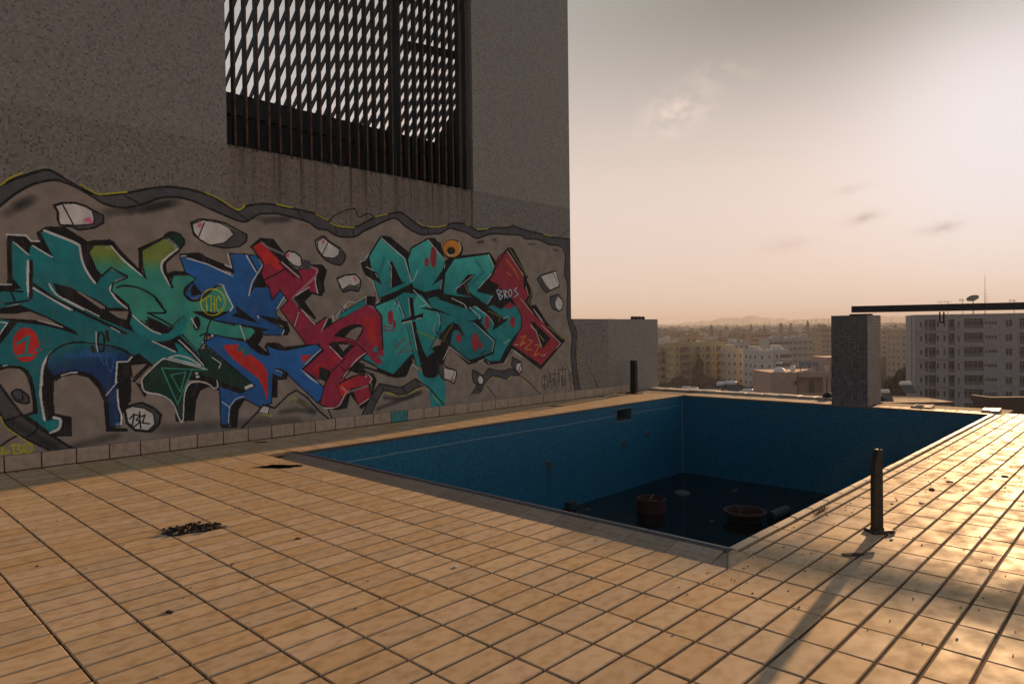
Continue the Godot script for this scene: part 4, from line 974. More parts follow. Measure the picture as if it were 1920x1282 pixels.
	paint.l("m",13,[4955, 893, 5126, 1010])
	paint.l("m",13,[4993, 796, 5186, 960])
	paint.l("m",13,[5103, 833, 5215, 845])
	paint.ls("c",14,[4787, 1157, 4931, 1125, 4920, 1093, 4786, 1110])
	paint.ls("c",14,[4651, 893, 4725, 852, 4800, 818])
	paint.ls("c",14,[4714, 782, 4760, 733, 4722, 696])
	paint.f("c",[4540, 850, 4791, 882, 4794, 787, 4705, 806, 4760, 733, 4740, 687, 4657, 722])
	paint.f("t",[4641, 878, 4698, 923, 4706, 853, 4659, 846])
	paint.f("k",[4920, 568, 5204, 805, 5222, 698, 5107, 533, 4948, 526])
	paint.l("w",10,[5118, 549, 5217, 686, 5298, 621])
	paint.sp("Y",16,0.6,[5151, 701, 5079, 632])
	paint.ls("k",26,[4386, 697, 4573, 664, 4795, 590, 4964, 536])
	paint.f("k",[4949, 574, 5203, 764, 5212, 690, 5128, 548, 5007, 523, 4814, 558])
	paint.l("w",11,[5714, 720, 5818, 883, 6164, 667])
	paint.l("k",20,[5841, 895, 6152, 685, 6612, 767])
	paint.l("w",10,[6321, 665, 6458, 700, 6533, 633])
	paint.l("k",18,[6446, 700, 6546, 651, 6739, 652, 6956, 868])
	paint.l("w",10,[6818, 621, 6982, 811, 7201, 690])
	paint.f("k",[6880, 2196, 6921, 2241, 7029, 2245, 7335, 1851, 7306, 1802, 7404, 1690, 7423, 1555, 7357, 1496, 7414, 1439, 7501, 1450, 7720, 1217, 7810, 1147, 7809, 1137, 8166, 916, 7587, 494, 6956, 850, 7175, 1134, 7178, 1286, 7081, 1414, 6679, 1628, 6579, 1770, 6686, 1994, 6750, 2072])
	paint.l("k",26,[6900, 2201, 7245, 1868, 7241, 1638, 7287, 1717, 7342, 1580, 7261, 1494, 7441, 1319, 7674, 1179, 8050, 870, 7603, 565, 6983, 872, 7198, 1134, 7201, 1286, 7124, 1377, 6995, 1525, 6700, 1636, 6569, 1769, 6686, 1994, 6729, 2085, 6900, 2201])
	paint.gr("m","m",[6900, 2201, 7428, 604],[6900, 2201, 7245, 1868, 7241, 1638, 7287, 1717, 7342, 1580, 7261, 1494, 7441, 1319, 7674, 1179, 8050, 870, 7603, 565, 6983, 872, 7198, 1134, 7201, 1286, 7124, 1377, 6995, 1525, 6700, 1636, 6569, 1769, 6686, 1994, 6729, 2085])
	paint.sp("o",60,0.45,[7206, 948, 7488, 699, 7789, 828])
	paint.sp("O",22,0.8,[6898, 2072, 6950, 2020, 7057, 1923, 7138, 1832])
	paint.sp("O",18,0.7,[6894, 1895, 6974, 1853])
	paint.l("w",10,[6907, 2194, 7237, 1870])
	paint.l("Y",9,[6954, 2225, 7265, 1915, 7307, 1859])
	paint.l("Y",8,[7320, 1822, 7404, 1671, 7387, 1564, 7329, 1495, 7399, 1429])
	paint.l("w",9,[7290, 1710, 7338, 1587])
	paint.l("w",9,[7174, 1530, 7440, 1313])
	paint.l("w",10,[7442, 1391, 7630, 1226])
	paint.l("w",11,[7456, 1372, 7659, 1187])
	paint.l("Y",9,[7764, 1137, 8102, 942])
	paint.f("k",[7395, 1197, 7460, 1202, 7583, 1108, 7822, 957, 7622, 793, 7494, 1060])
	paint.l("w",13,[7380, 1148, 7494, 1070, 7615, 823])
	paint.l("Y",12,[7567, 1010, 7669, 920])
	paint.l("w",10,[7629, 1148, 8054, 877, 7958, 804])
	paint.l("k",22,[6900, 2203, 6712, 1996, 6593, 1807])
	paint.f("k",[6320, 1598, 6554, 1759, 6746, 1713, 6679, 1609, 6601, 1570])
	paint.f("k",[6573, 1442, 6729, 1497, 6627, 1604, 6784, 1668, 6995, 1510, 6779, 1372])
	paint.l("O",15,[7164, 978, 7277, 1000, 7148, 864, 7275, 909])
	paint.l("O",15,[7319, 946, 7419, 915, 7245, 813, 7416, 789])
	paint.l("O",15,[7476, 866, 7564, 854, 7444, 711, 7576, 736])
	paint.fs("w",[7065, 875, 7064, 871, 7061, 867, 7057, 865, 7051, 864, 7046, 865, 7042, 868, 7039, 872, 7038, 876, 7039, 880, 7042, 884, 7047, 886, 7052, 887, 7057, 886, 7062, 883, 7064, 880])
	paint.fs("w",[7107, 874, 7106, 870, 7103, 866, 7098, 864, 7093, 863, 7087, 864, 7083, 867, 7080, 871, 7079, 875, 7080, 879, 7083, 883, 7088, 885, 7093, 886, 7098, 885, 7103, 882, 7106, 879])
	paint.fs("w",[7643, 704, 7642, 699, 7638, 696, 7633, 693, 7628, 692, 7622, 694, 7617, 696, 7614, 700, 7613, 705, 7614, 709, 7618, 713, 7622, 715, 7628, 716, 7634, 715, 7639, 712, 7642, 708])
	paint.fs("w",[7692, 710, 7691, 705, 7688, 702, 7683, 699, 7677, 699, 7671, 700, 7667, 702, 7664, 706, 7662, 711, 7664, 715, 7667, 719, 7672, 722, 7678, 722, 7683, 721, 7688, 718, 7691, 714])
	paint.l("n",34,[6692, 1633, 6755, 1510])
	paint.l("n",34,[6705, 1642, 6797, 1622, 6730, 1579, 6809, 1558, 6762, 1510])
	paint.l("n",34,[6830, 1632, 6854, 1531])
	paint.l("n",34,[6830, 1637, 6896, 1621, 6842, 1587, 6915, 1537])
	paint.l("n",34,[6944, 1655, 6922, 1598, 6955, 1552, 6997, 1591, 6984, 1647, 6944, 1655])
	paint.l("n",34,[7101, 1689, 7045, 1649, 7127, 1595, 7037, 1545])
	paint.l("W",15,[6692, 1633, 6755, 1510])
	paint.l("W",15,[6705, 1642, 6797, 1622, 6730, 1579, 6809, 1558, 6762, 1510])
	paint.l("W",15,[6830, 1632, 6854, 1531])
	paint.l("W",15,[6830, 1637, 6896, 1621, 6842, 1587, 6915, 1537])
	paint.l("W",15,[6944, 1655, 6922, 1598, 6955, 1552, 6997, 1591, 6984, 1647, 6944, 1655])
	paint.l("W",15,[7101, 1689, 7045, 1649, 7127, 1595, 7037, 1545])
	paint.f("G",[4219, 2007, 4295, 1946, 4285, 1893, 4233, 1830, 4140, 1839, 4057, 1870, 4016, 1911, 4141, 1902, 4209, 1947])
	paint.f("W",[3946, 2073, 4021, 2123, 4077, 2081, 4219, 2007, 4209, 1947, 4141, 1902, 4016, 1911, 3953, 1987])
	paint.sp("p",32,0.8,[4020, 2087, 4011, 2071])
	paint.l("k",16,[3914, 2078, 3988, 2127, 4029, 2138, 4078, 2092, 4228, 2023, 4295, 1946, 4285, 1893, 4233, 1830, 4140, 1839, 4057, 1870, 3992, 1917, 3937, 1985, 3914, 2078])
	paint.l("k",9.6,[3946, 2073, 4021, 2123, 4077, 2081, 4219, 2007, 4209, 1947, 4141, 1902, 4016, 1911, 3953, 1987, 3946, 2073])
	paint.l("k",11.2,[4077, 2077, 4001, 1932])
	paint.f("G",[4245, 1558, 4341, 1603, 4464, 1607, 4445, 1554, 4349, 1562, 4261, 1532])
	paint.f("W",[4183, 1675, 4291, 1721, 4422, 1735, 4484, 1684, 4478, 1638, 4402, 1605, 4341, 1618, 4245, 1558])
	paint.sp("p",32,0.8,[4404, 1704, 4421, 1682])
	paint.l("k",16,[4179, 1686, 4291, 1724, 4422, 1742, 4492, 1677, 4487, 1608, 4454, 1546, 4348, 1558, 4261, 1529, 4219, 1583, 4179, 1686])
	paint.l("k",9.6,[4183, 1675, 4291, 1721, 4422, 1735, 4484, 1684, 4478, 1638, 4402, 1605, 4341, 1618, 4245, 1558, 4183, 1675])
	paint.f("G",[3760, 1872, 3862, 1851, 3844, 1749, 3765, 1759])
	paint.f("W",[3562, 1915, 3600, 1942, 3676, 1937, 3744, 1893, 3758, 1801, 3719, 1778, 3643, 1801, 3590, 1847, 3565, 1873])
	paint.sp("p",32,0.8,[3592, 1910, 3587, 1889])
	paint.l("k",16,[3562, 1915, 3600, 1942, 3676, 1937, 3744, 1893, 3758, 1801, 3719, 1778, 3643, 1801, 3590, 1847, 3565, 1873, 3562, 1915])
	paint.l("k",9.6,[3562, 1915, 3600, 1942, 3676, 1937, 3744, 1893, 3758, 1801, 3719, 1778, 3643, 1801, 3590, 1847, 3565, 1873, 3562, 1915])
	paint.f("G",[7530, 1822, 7612, 1874, 7729, 1741, 7827, 1675, 7727, 1633, 7624, 1708])
	paint.f("W",[7612, 1874, 7886, 1947, 7963, 1972, 8054, 1784, 8006, 1732, 7819, 1675, 7729, 1741])
	paint.l("k",16,[7530, 1826, 7612, 1884, 7793, 1933, 7971, 1974, 8001, 1873, 8057, 1779, 8022, 1727, 7827, 1670, 7727, 1631, 7624, 1708, 7530, 1826])
	paint.l("k",9.6,[7612, 1874, 7886, 1947, 7963, 1972, 8054, 1784, 8006, 1732, 7819, 1675, 7729, 1741, 7612, 1874])
	paint.l("k",11.2,[7893, 1938, 8007, 1793])
	paint.f("G",[7817, 1571, 8004, 1621, 7932, 1498, 7953, 1418, 8015, 1364, 7876, 1397, 7823, 1486])
	paint.f("W",[8011, 1596, 8097, 1532, 8128, 1472, 8087, 1390, 8015, 1369, 7953, 1418, 7932, 1498])
	paint.l("k",16,[7817, 1571, 8012, 1621, 8097, 1542, 8131, 1472, 8095, 1390, 8015, 1361, 7875, 1392, 7823, 1486, 7817, 1571])
	paint.l("k",9.6,[8011, 1596, 8097, 1532, 8128, 1472, 8087, 1390, 8015, 1369, 7953, 1418, 7932, 1498, 8011, 1596])
	paint.f("G",[5635, 655, 5702, 661, 5723, 592, 5709, 473, 5633, 537])
	paint.f("W",[5723, 617, 5790, 597, 5927, 564, 5931, 521, 5889, 402, 5788, 451, 5721, 472])
	paint.sp("p",32,0.8,[5861, 455, 5867, 438])
	paint.l("k",16,[5635, 655, 5702, 665, 5790, 605, 5932, 568, 5937, 512, 5889, 397, 5788, 455, 5715, 460, 5633, 537, 5635, 655])
	paint.l("k",9.6,[5723, 617, 5790, 597, 5927, 564, 5931, 521, 5889, 402, 5788, 451, 5721, 472, 5723, 617])
	paint.l("k",11.2,[5903, 557, 5833, 440])
	paint.f("G",[6192, 241, 6291, 358, 6468, 528, 6519, 570, 6659, 536, 6829, 518, 6910, 547, 7004, 528, 7113, 447, 7057, 431, 6976, 445, 6880, 394, 6761, 429, 6581, 467, 6490, 390, 6338, 247, 6276, 234])
	paint.l("k",13,[6191, 232, 6291, 358, 6468, 528, 6519, 570, 6659, 536, 6829, 518, 6910, 547, 7004, 528, 7113, 447, 7336, 328, 7566, 137])
	paint.l("k",13,[6338, 238, 6490, 390, 6581, 467, 6761, 429, 6880, 394, 6976, 445, 7113, 437])
	paint.l("Y",11,[6880, 394, 6975, 440])
	paint.l("Y",9,[6414, 314, 6516, 407, 6587, 453])
	paint.l("Y",8,[7168, 405, 7349, 260])
	paint.l("k",12,[6489, 327, 6614, 199, 6652, 160])
	paint.l("k",9,[6290, 322, 6388, 262])
	paint.f("G",[6222, 558, 6331, 517, 6392, 477, 6304, 420, 6316, 365, 6231, 398, 6208, 488])
	paint.f("W",[6330, 472, 6379, 478, 6422, 413, 6402, 360, 6340, 364, 6311, 428])
	paint.l("k",16,[6222, 562, 6331, 517, 6404, 477, 6422, 413, 6402, 351, 6315, 361, 6231, 398, 6208, 488, 6222, 562])
	paint.l("k",9.6,[6330, 472, 6379, 478, 6422, 413, 6402, 360, 6340, 364, 6311, 428, 6330, 472])
	paint.f("G",[6980, 699, 7158, 625, 7059, 544, 7045, 507, 6965, 586])
	paint.f("W",[7074, 610, 7165, 616, 7183, 491, 7113, 466, 7052, 535])
	paint.sp("p",32,0.8,[7135, 507, 7141, 497])
	paint.l("k",16,[6987, 703, 7158, 630, 7184, 557, 7176, 481, 7120, 461, 7045, 507, 6965, 586, 6987, 703])
	paint.l("k",9.6,[7074, 610, 7165, 616, 7183, 491, 7113, 466, 7052, 535, 7074, 610])
	paint.l("k",11.2,[7157, 578, 7100, 495])
	paint.f("x",[5324, 611, 5417, 499, 5567, 494, 5633, 537, 5742, 403, 5730, 96, 5495, 109, 5478, 353, 5322, 496, 5282, 581])
	paint.sp("x",50,0.5,[5609, 394, 5604, 175, 5694, 218])
	paint.f("G",[4481, 132, 4594, 322, 4727, 469, 4755, 475, 5015, 410, 5065, 414, 5260, 500, 5311, 480, 5372, 402, 5289, 391, 5113, 322, 4984, 324, 4820, 391, 4772, 379, 4685, 268, 4608, 127])
	paint.l("k",16,[4472, 125, 4594, 322, 4727, 473, 5015, 410, 5065, 414, 5260, 501, 5478, 370, 5714, 136])
	paint.l("k",14,[4608, 127, 4685, 268, 4772, 379, 4820, 391, 4984, 324, 5113, 322, 5289, 391, 5383, 405])
	paint.l("k",10,[4736, 460, 4791, 386])
	paint.l("k",12,[5055, 407, 5124, 329])
	paint.l("k",9,[5259, 491, 5320, 405])
	paint.l("k",11,[4594, 330, 4695, 260])
	paint.l("Y",12,[4824, 348, 4858, 361, 4974, 312])
	paint.l("Y",12,[5048, 304, 5083, 302])
	paint.l("Y",12,[5149, 319, 5257, 360, 5372, 381])
	paint.l("Y",9,[5530, 274, 5637, 164])
	paint.sp("k",45,0.45,[4790, 307, 4983, 276, 5133, 272, 5340, 330, 4693, 182])
	paint.l("k",18,[3062, 137, 3231, 281, 3289, 350, 3419, 305, 3570, 431, 3663, 474, 3786, 386, 3943, 214, 4089, 96])
	paint.f("W",[3252, 286, 3296, 336, 3361, 317, 3338, 254])
	paint.l("k",9,[3361, 317, 3337, 230])
	paint.l("Y",10,[3273, 252, 3388, 225])
	paint.l("Y",10,[3561, 362, 3631, 399, 3808, 284])
	paint.sp("k",50,0.4,[3477, 258, 3659, 269, 3878, 220, 3692, 365])
	paint.f("G",[2067, 456, 2144, 468, 2244, 411, 2300, 344, 2287, 260, 2218, 206, 2253, 263, 2243, 362, 2166, 418])
	paint.f("W",[2001, 421, 2067, 445, 2166, 418, 2243, 362, 2253, 263, 2195, 209, 2084, 233, 2020, 300])
	paint.l("k",22,[2001, 427, 2067, 456, 2144, 468, 2244, 411, 2306, 344, 2287, 260, 2217, 200, 2084, 227, 2020, 300, 2001, 427])
	paint.l("k",13.2,[2001, 421, 2067, 445, 2166, 418, 2243, 362, 2253, 263, 2195, 209, 2084, 233, 2020, 300, 2001, 421])
	paint.l("k",13,[2043, 334, 2079, 372, 2061, 260])
	paint.l("k",13,[2085, 365, 2129, 355, 2095, 319, 2130, 298, 2077, 258])
	paint.l("k",13,[2126, 388, 2129, 241])
	paint.l("k",13,[2136, 342, 2170, 359, 2146, 287, 2208, 271])
	paint.ls("k",11,[7736, 298, 7731, 261, 7717, 230, 7696, 211, 7671, 205, 7647, 214, 7627, 236, 7614, 269, 7610, 306, 7616, 343, 7630, 373, 7651, 393, 7675, 399, 7699, 390, 7719, 368, 7732, 335, 7736, 298])
	paint.l("k",10,[7675, 396, 7668, 208])
	paint.l("k",10,[7670, 287, 7627, 241])
	paint.l("k",10,[7670, 287, 7710, 235])
	paint.l("k",10,[7789, 439, 7759, 212])
	paint.l("k",10,[7789, 439, 7835, 192])
	paint.l("k",10,[7764, 306, 7825, 307])
	paint.l("k",10,[7911, 347, 7853, 326, 7917, 276, 7855, 235])
	paint.l("k",10,[7830, 415, 7982, 414])
	paint.l("k",10,[7902, 484, 7916, 221])
	paint.l("k",10,[8007, 478, 7955, 188])
	paint.l("k",10,[8007, 478, 8011, 235])
	paint.l("k",10,[7972, 298, 8027, 300])
	paint.l("k",10,[8015, 473, 8174, 475])
	paint.l("k",10,[8095, 525, 8092, 209])
	paint.l("k",10,[8068, 374, 8066, 241, 8122, 238, 8132, 380])
	paint.l("k",10,[8157, 440, 8161, 215])
	paint.l("k",10,[8195, 551, 8254, 404, 8282, 165])
	paint.l("k",10,[8221, 375, 8319, 401, 8277, 310, 8349, 244])
	paint.ls("y",7,[2912, 1393, 2903, 1343, 2877, 1300, 2839, 1272, 2795, 1261, 2753, 1271, 2717, 1298, 2694, 1340, 2686, 1388, 2696, 1437, 2721, 1479, 2757, 1508, 2801, 1520, 2844, 1511, 2880, 1484, 2905, 1443, 2912, 1393])
	paint.ls("y",5,[2928, 1388, 2917, 1340, 2889, 1299, 2848, 1271, 2801, 1262, 2754, 1271, 2715, 1297, 2690, 1336, 2681, 1383, 2691, 1430, 2718, 1471, 2758, 1499, 2805, 1510, 2853, 1502, 2893, 1476, 2919, 1436, 2928, 1388])
	paint.l("y",11,[2686, 1388, 2722, 1420, 2768, 1447])
	paint.l("y",11,[2738, 1430, 2745, 1302])
	paint.l("y",11,[2784, 1457, 2781, 1297])
	paint.l("y",11,[2817, 1448, 2814, 1303])
	paint.l("y",11,[2782, 1370, 2813, 1375])
	paint.l("y",11,[2881, 1403, 2856, 1449, 2834, 1407, 2833, 1334, 2853, 1303, 2885, 1335])
	var un := FastNoiseLite.new()
	un.seed = 3
	un.frequency = 0.02
	un.fractal_octaves = 4
	for y in range(90, 674):
		for x in 2048:
			var o := im.get_pixel(x, y)
			if o.a > 0.2:
				var k: float = 1.0 + 0.12 * un.get_noise_2d(x, y) + r.randf_range(-0.03, 0.03)
				im.set_pixel(x, y, Color(o.r * k, o.g * k, o.b * k, o.a * (1.0 if un.get_noise_2d(x * 2.0 + 900.0, y * 0.7) < 0.22 else 0.92)))
	# a little wear: the joints of the mosaic hold less paint than its faces
	for gx in range(0, 430):
		var x := int((gx * 20.0 + 0.0 - 700.0) * Paint.S + 0.5)
		if x >= 0 and x < 2048:
			for y in 674:
				var o := im.get_pixel(x, y)
				im.set_pixel(x, y, Color(o.r, o.g, o.b, o.a * 0.88))
	for gy in range(0, 148):
		var y := int((2950.0 - gy * 20.0) * Paint.S + 0.5)
		if y >= 0 and y < 674:
			for x in 2048:
				var o := im.get_pixel(x, y)
				im.set_pixel(x, y, Color(o.r, o.g, o.b, o.a * 0.88))
	return im


func chalk_arc() -> Image:
	# far pool wall, 4.128 m x 1.5 m: lime left behind by a fountain jet, a grey waterline
	var im := Image.create_empty(826, 300, false, Image.FORMAT_RGBA8)
	im.fill(Color(0.5, 0.55, 0.5, 0.0))
	var r := RandomNumberGenerator.new()
	r.seed = 8
	for k in 15000:
		var t := r.randf()
		# from the water at the left up in a bow to the right, in metres from the left end and below the rim
		var s := pow(t, 0.8)
		var px: float = 2.05 + 1.65 * s + r.randfn(0.0, 0.09)
		var py: float = 1.24 - 0.95 * sin(minf(s * 1.25, 1.0) * PI / 2.0) + r.randfn(0.0, 0.035 + 0.05 * s) + absf(r.randfn(0.0, 0.13))
		var x := int(px * 200.0)
		var y := int(py * 200.0)
		if x > 0 and x < 825 and y > 0 and y < 299:
			var o := im.get_pixel(x, y)
			im.set_pixel(x, y, Color(0.50, 0.56, 0.50, minf(0.7, o.a + 0.24 * (1.0 - t * 0.6))))
	for x in 826:
		var y := 31 + int(r.randf() * 1.5)
		im.set_pixel(x, y, Color(0.55, 0.60, 0.62, r.randf_range(0.1, 0.35)))
	return im


func side_marks() -> Image:
	# long pool wall, 6.75 m x 1.5 m: the scum line of the last filling, runs of rust below the fittings
	var im := Image.create_empty(1350, 300, false, Image.FORMAT_RGBA8)
	im.fill(Color(0.6, 0.7, 0.7, 0.0))
	var r := RandomNumberGenerator.new()
	r.seed = 18
	for x in 1350:
		var y := 30 + int(sin(x * 0.011) * 1.2)
		for k in 2:
			im.set_pixel(x, y + k, Color(0.58, 0.68, 0.68, r.randf_range(0.35, 0.85)))
		if r.randf() < 0.25:
			im.set_pixel(x, y - 1, Color(0.58, 0.68, 0.68, 0.5))
	for k in [[690, 123, 9, 0.75, 150], [1018, 111, 7, 0.5, 60], [1144, 101, 7, 0.4, 40], [330, 70, 3, 0.5, 20]]:
		for y in range(k[1] - 12, mini(299, k[1] + k[4])):
			for x in range(k[0] - k[2] * 2, k[0] + k[2] * 2):
				var d: float = Vector2((x - k[0]) / float(k[2]), minf(0.0, y - k[1]) / float(k[2])).length()
				var a: float = k[3] * exp(-d * d) * exp(-maxf(0.0, y - k[1]) / (k[4] * 0.45)) * r.randf_range(0.6, 1.0)
				var o := im.get_pixel(x, y)
				if a > 0.02:
					im.set_pixel(x, y, Color(0.10, 0.09, 0.08, maxf(o.a, a)))
	for k in 9000:
		var x := r.randi_range(0, 1349)
		var y := r.randi_range(0, 299)
		if im.get_pixel(x, y).a < 0.05:
			im.set_pixel(x, y, Color(0.4, 0.55, 0.58, 0.18))
	return im


# ------------------------------------------------------------------ the tower with the mural
func wall_front(mat: Material, x0: float, x1: float, y0: float, y1: float, into: ArrayMesh = null) -> ArrayMesh:
	var b := MB.new()
	b.quad(Vector3(x0, y0, 0), Vector3(x1, y0, 0), Vector3(x1, y1, 0), Vector3(x0, y1, 0))
	var uv2 := PackedVector2Array()
	for p in b.v:
		uv2.append(Vector2((p.x - 0.7) / 8.6, (2.95 - p.y) / (674.0 / 238.14)))
	return b.mesh(mat, uv2, into)


const WX0 := 2.97
const WX1 := 6.28
const WY0 := 2.945
const WY1 := 6.3
const TX0 := -4.0
const TX1 := 8.315
const TOP := 7.6
const THICK := 0.34
const LEDGE := 4.115
const BACK := 1.9

func build_tower() -> void:
	var t := thing("stair_tower", "tall grey mosaic tower with a spray painted mural and a slatted opening", "tower")
	var m: ArrayMesh = wall_front(mats.mural, 0.7, TX1, 0.0, 2.945)
	wall_front(mats.wall, TX0, 0.7, 0.0, 2.945, m)
	wall_front(mats.wall, TX0, WX0, 2.945, TOP, m)
	wall_front(mats.wall, WX1, TX1, 2.945, TOP, m)
	wall_front(mats.wall, WX0, WX1, WY1, TOP, m)
	var b := MB.new()
	# the wall's back, its ends, its top and the reveals of the opening
	b.quad(Vector3(TX1, 0, 0), Vector3(TX1, 0, -THICK), Vector3(TX1, TOP, -THICK), Vector3(TX1, TOP, 0))
	b.quad(Vector3(TX0, TOP, 0), Vector3(TX1, TOP, 0), Vector3(TX1, TOP, -THICK), Vector3(TX0, TOP, -THICK))
	b.quad(Vector3(TX0, 0, -THICK), Vector3(TX0, 0, 0), Vector3(TX0, TOP, 0), Vector3(TX0, TOP, -THICK))
	for q in [[TX0, WX0, -3.0, TOP], [WX1, TX1, -3.0, TOP], [WX0, WX1, -3.0, WY0], [WX0, WX1, WY1, TOP]]:
		b.quad(Vector3(q[1], q[2], -THICK), Vector3(q[0], q[2], -THICK), Vector3(q[0], q[3], -THICK), Vector3(q[1], q[3], -THICK))
	b.quad(Vector3(WX0, WY0, 0), Vector3(WX1, WY0, 0), Vector3(WX1, WY0, -THICK), Vector3(WX0, WY0, -THICK))
	b.quad(Vector3(WX0, WY1, -THICK), Vector3(WX1, WY1, -THICK), Vector3(WX1, WY1, 0), Vector3(WX0, WY1, 0))
	b.quad(Vector3(WX1, WY0, 0), Vector3(WX1, WY1, 0), Vector3(WX1, WY1, -THICK), Vector3(WX1, WY0, -THICK))
	b.quad(Vector3(WX0, WY0, -THICK), Vector3(WX0, WY1, -THICK), Vector3(WX0, WY1, 0), Vector3(WX0, WY0, 0))
	b.mesh(mats.wall, PackedVector2Array(), m)
	part("wall", m, t)
	# the lean-to room behind the opening: back wall to the ledge, ends that follow the slope
	var rm := MB.new()
	var x0 := 2.2
	var x1 := 7.30
	rm.slab(x0, x1, 0.0, LEDGE, -BACK - 0.2, -BACK)
	rm.slab(x0 - 0.2, x0, 0.0, LEDGE, -BACK, -THICK - 0.003)
	rm.quad(Vector3(x1, 0, -THICK - 0.003), Vector3(x1, 0, -BACK), Vector3(x1, LEDGE, -BACK), Vector3(x1, LEDGE + 1.25, -THICK - 0.003))
	rm.quad(Vector3(x1 - 0.12, 0, -BACK), Vector3(x1 - 0.12, 0, -THICK - 0.003), Vector3(x1 - 0.12, LEDGE + 1.25, -THICK - 0.003), Vector3(x1 - 0.12, LEDGE, -BACK))
	rm.slab(x0, x1, 2.35, 2.45, -BACK, -THICK - 0.003)
	part("inner_room", rm.mesh(flat(lin(0.030, 0.032, 0.036), 0.9)), t)
	var bm := MB.new()
	bm.slab(x0, x1 - 0.002, LEDGE - 0.26, LEDGE + 0.004, -BACK + 0.002, -BACK + 0.05)
	part("ledge_beam", bm.mesh(mats.dark_steel), t)
	# upright slats with rusted front edges
	var s := MB.new()
	s.slab(-0.009, 0.009, WY0 + 0.02, WY1, -0.088, -0.022)
	var sm := s.mesh(mats.dark_steel)
	var e := MB.new()
	e.slab(-0.0088, 0.0088, WY0 + 0.03, WY1, -0.022, -0.012)
	e.mesh(mats.rust, PackedVector2Array(), sm)
	for k in 28:
		part("upright_slat", sm, t, Vector3(2.985 + 0.12 * k - (0.04 if k == 0 else 0.04), rng.randf_range(-0.02, 0.0), 0))
	# sloping slats against the sky
	var slope := deg_to_rad(39.0)
	var r := MB.new()
	var long := (BACK - 0.05) / cos(slope)
	r.box(Vector3(0, LEDGE + sin(slope) * long / 2 - 0.03, -BACK + cos(slope) * long / 2), Vector3(0.014, 0.070, long), Color.WHITE, Basis(Vector3.RIGHT, -slope))
	var rmesh := r.mesh(mats.dark_steel)
	for k in 38:
		part("sloping_slat", rmesh, t, Vector3(2.80 + 0.119 * k, 0, 0))
	var up := MB.new()
	up.slab(5.30, 5.41, 2.45, WY1, -0.52, -0.40)
	part("post", up.mesh(mats.dark_steel), t)
	var pl := MB.new()
	pl.box(Vector3(6.1, 4.93, -0.62), Vector3(0.95, 0.11, 0.02), Color.WHITE, Basis(Vector3.BACK, 0.12))
	part("brace_plate", pl.mesh(mats.black), t)
	# skirting
	skirting_row(t, -8, 33, 8.372)


func skirting_row(t: Node3D, from: int, to: int, end_x: float) -> void:
	var meshes := []
	for mt in mats.skirting:
		var b := MB.new()
		b.tile(0.004, 0.246, 0.0, 0.014, -0.128, -0.004, 0.003)
		meshes.append(b.mesh(mt))
	var bt := MB.new()
	bt.tile(0.004, 0.246, 0.0, 0.014, -0.128, -0.004, 0.003)
	var teal := bt.mesh(mats.skirting_teal)
	var back := MB.new()
	back.slab(maxf(0.123 + 0.25 * from, -4.0), end_x - 0.002, 0.0, 0.130, 0.0005, 0.006)
	part("skirting_bed", back.mesh(mats.grout), t)
	for k in range(from, to):
		var x := 0.12 + 0.25 * k
		if x + 0.25 > end_x + 0.01:
			continue
		var o := part("skirting_tile", teal if k == 19 else meshes[rng.randi_range(0, 2)], t, Vector3(x, 0.002, 0.006))
		o.rotation.x = PI / 2
		o.position.y = 0.0
		if k == 19:
			o.set_meta("label", "skirting tile covered with teal paint run")


func build_parapet() -> void:
	var t := thing("parapet_wall", "low grey mosaic parapet wall between the tower and the far corner", "wall")
	var x0 := TX1 + 0.002
	var x1 := 10.80
	var m: ArrayMesh = wall_front(mats.mural, x0, 9.28, 0.0, 1.247)
	wall_front(mats.wall, 9.28, x1, 0.0, 1.247, m)
	var b := MB.new()
	b.quad(Vector3(x1, 0, 0), Vector3(x1, 0, -0.22), Vector3(x1, 1.247, -0.22), Vector3(x1, 1.247, 0))
	b.quad(Vector3(x0, 1.247, 0), Vector3(x1, 1.247, 0), Vector3(x1, 1.247, -0.22), Vector3(x0, 1.247, -0.22))
	b.quad(Vector3(x1, -1, -0.22), Vector3(x0, -1, -0.22), Vector3(x0, 1.247, -0.22), Vector3(x1, 1.247, -0.22))
	b.mesh(mats.wall, PackedVector2Array(), m)
	part("wall", m, t)
	skirting_row(t, 33, 39, 9.9)
	var k := thing("pipe_clips", "short row of four black pipe clips on top of the parapet wall", "clips", Vector3(10.05, 1.247, -0.06))
	var base := MB.new()
	base.slab(0.0, 0.40, 0.0, 0.012, -0.02, 0.02)
	part("rail", base.mesh(mats.black), k)
	var c := MB.new()
	c.lathe(Vector3.ZERO, [Vector2(0.0, 0.0), Vector2(0.034, 0.0), Vector2(0.04, 0.02), Vector2(0.03, 0.042), Vector2(0.0, 0.046)], 10)
	var cm := c.mesh(mats.black)
	for i in 4:
		part("clip", cm, k, Vector3(0.045 + 0.105 * i, 0.008, 0))


# ------------------------------------------------------------------ deck
func in_hole(cx: float, cz: float) -> bool:
	return cx > 2.87 and cx < 9.86 and cz > 1.03 and cz < 5.26


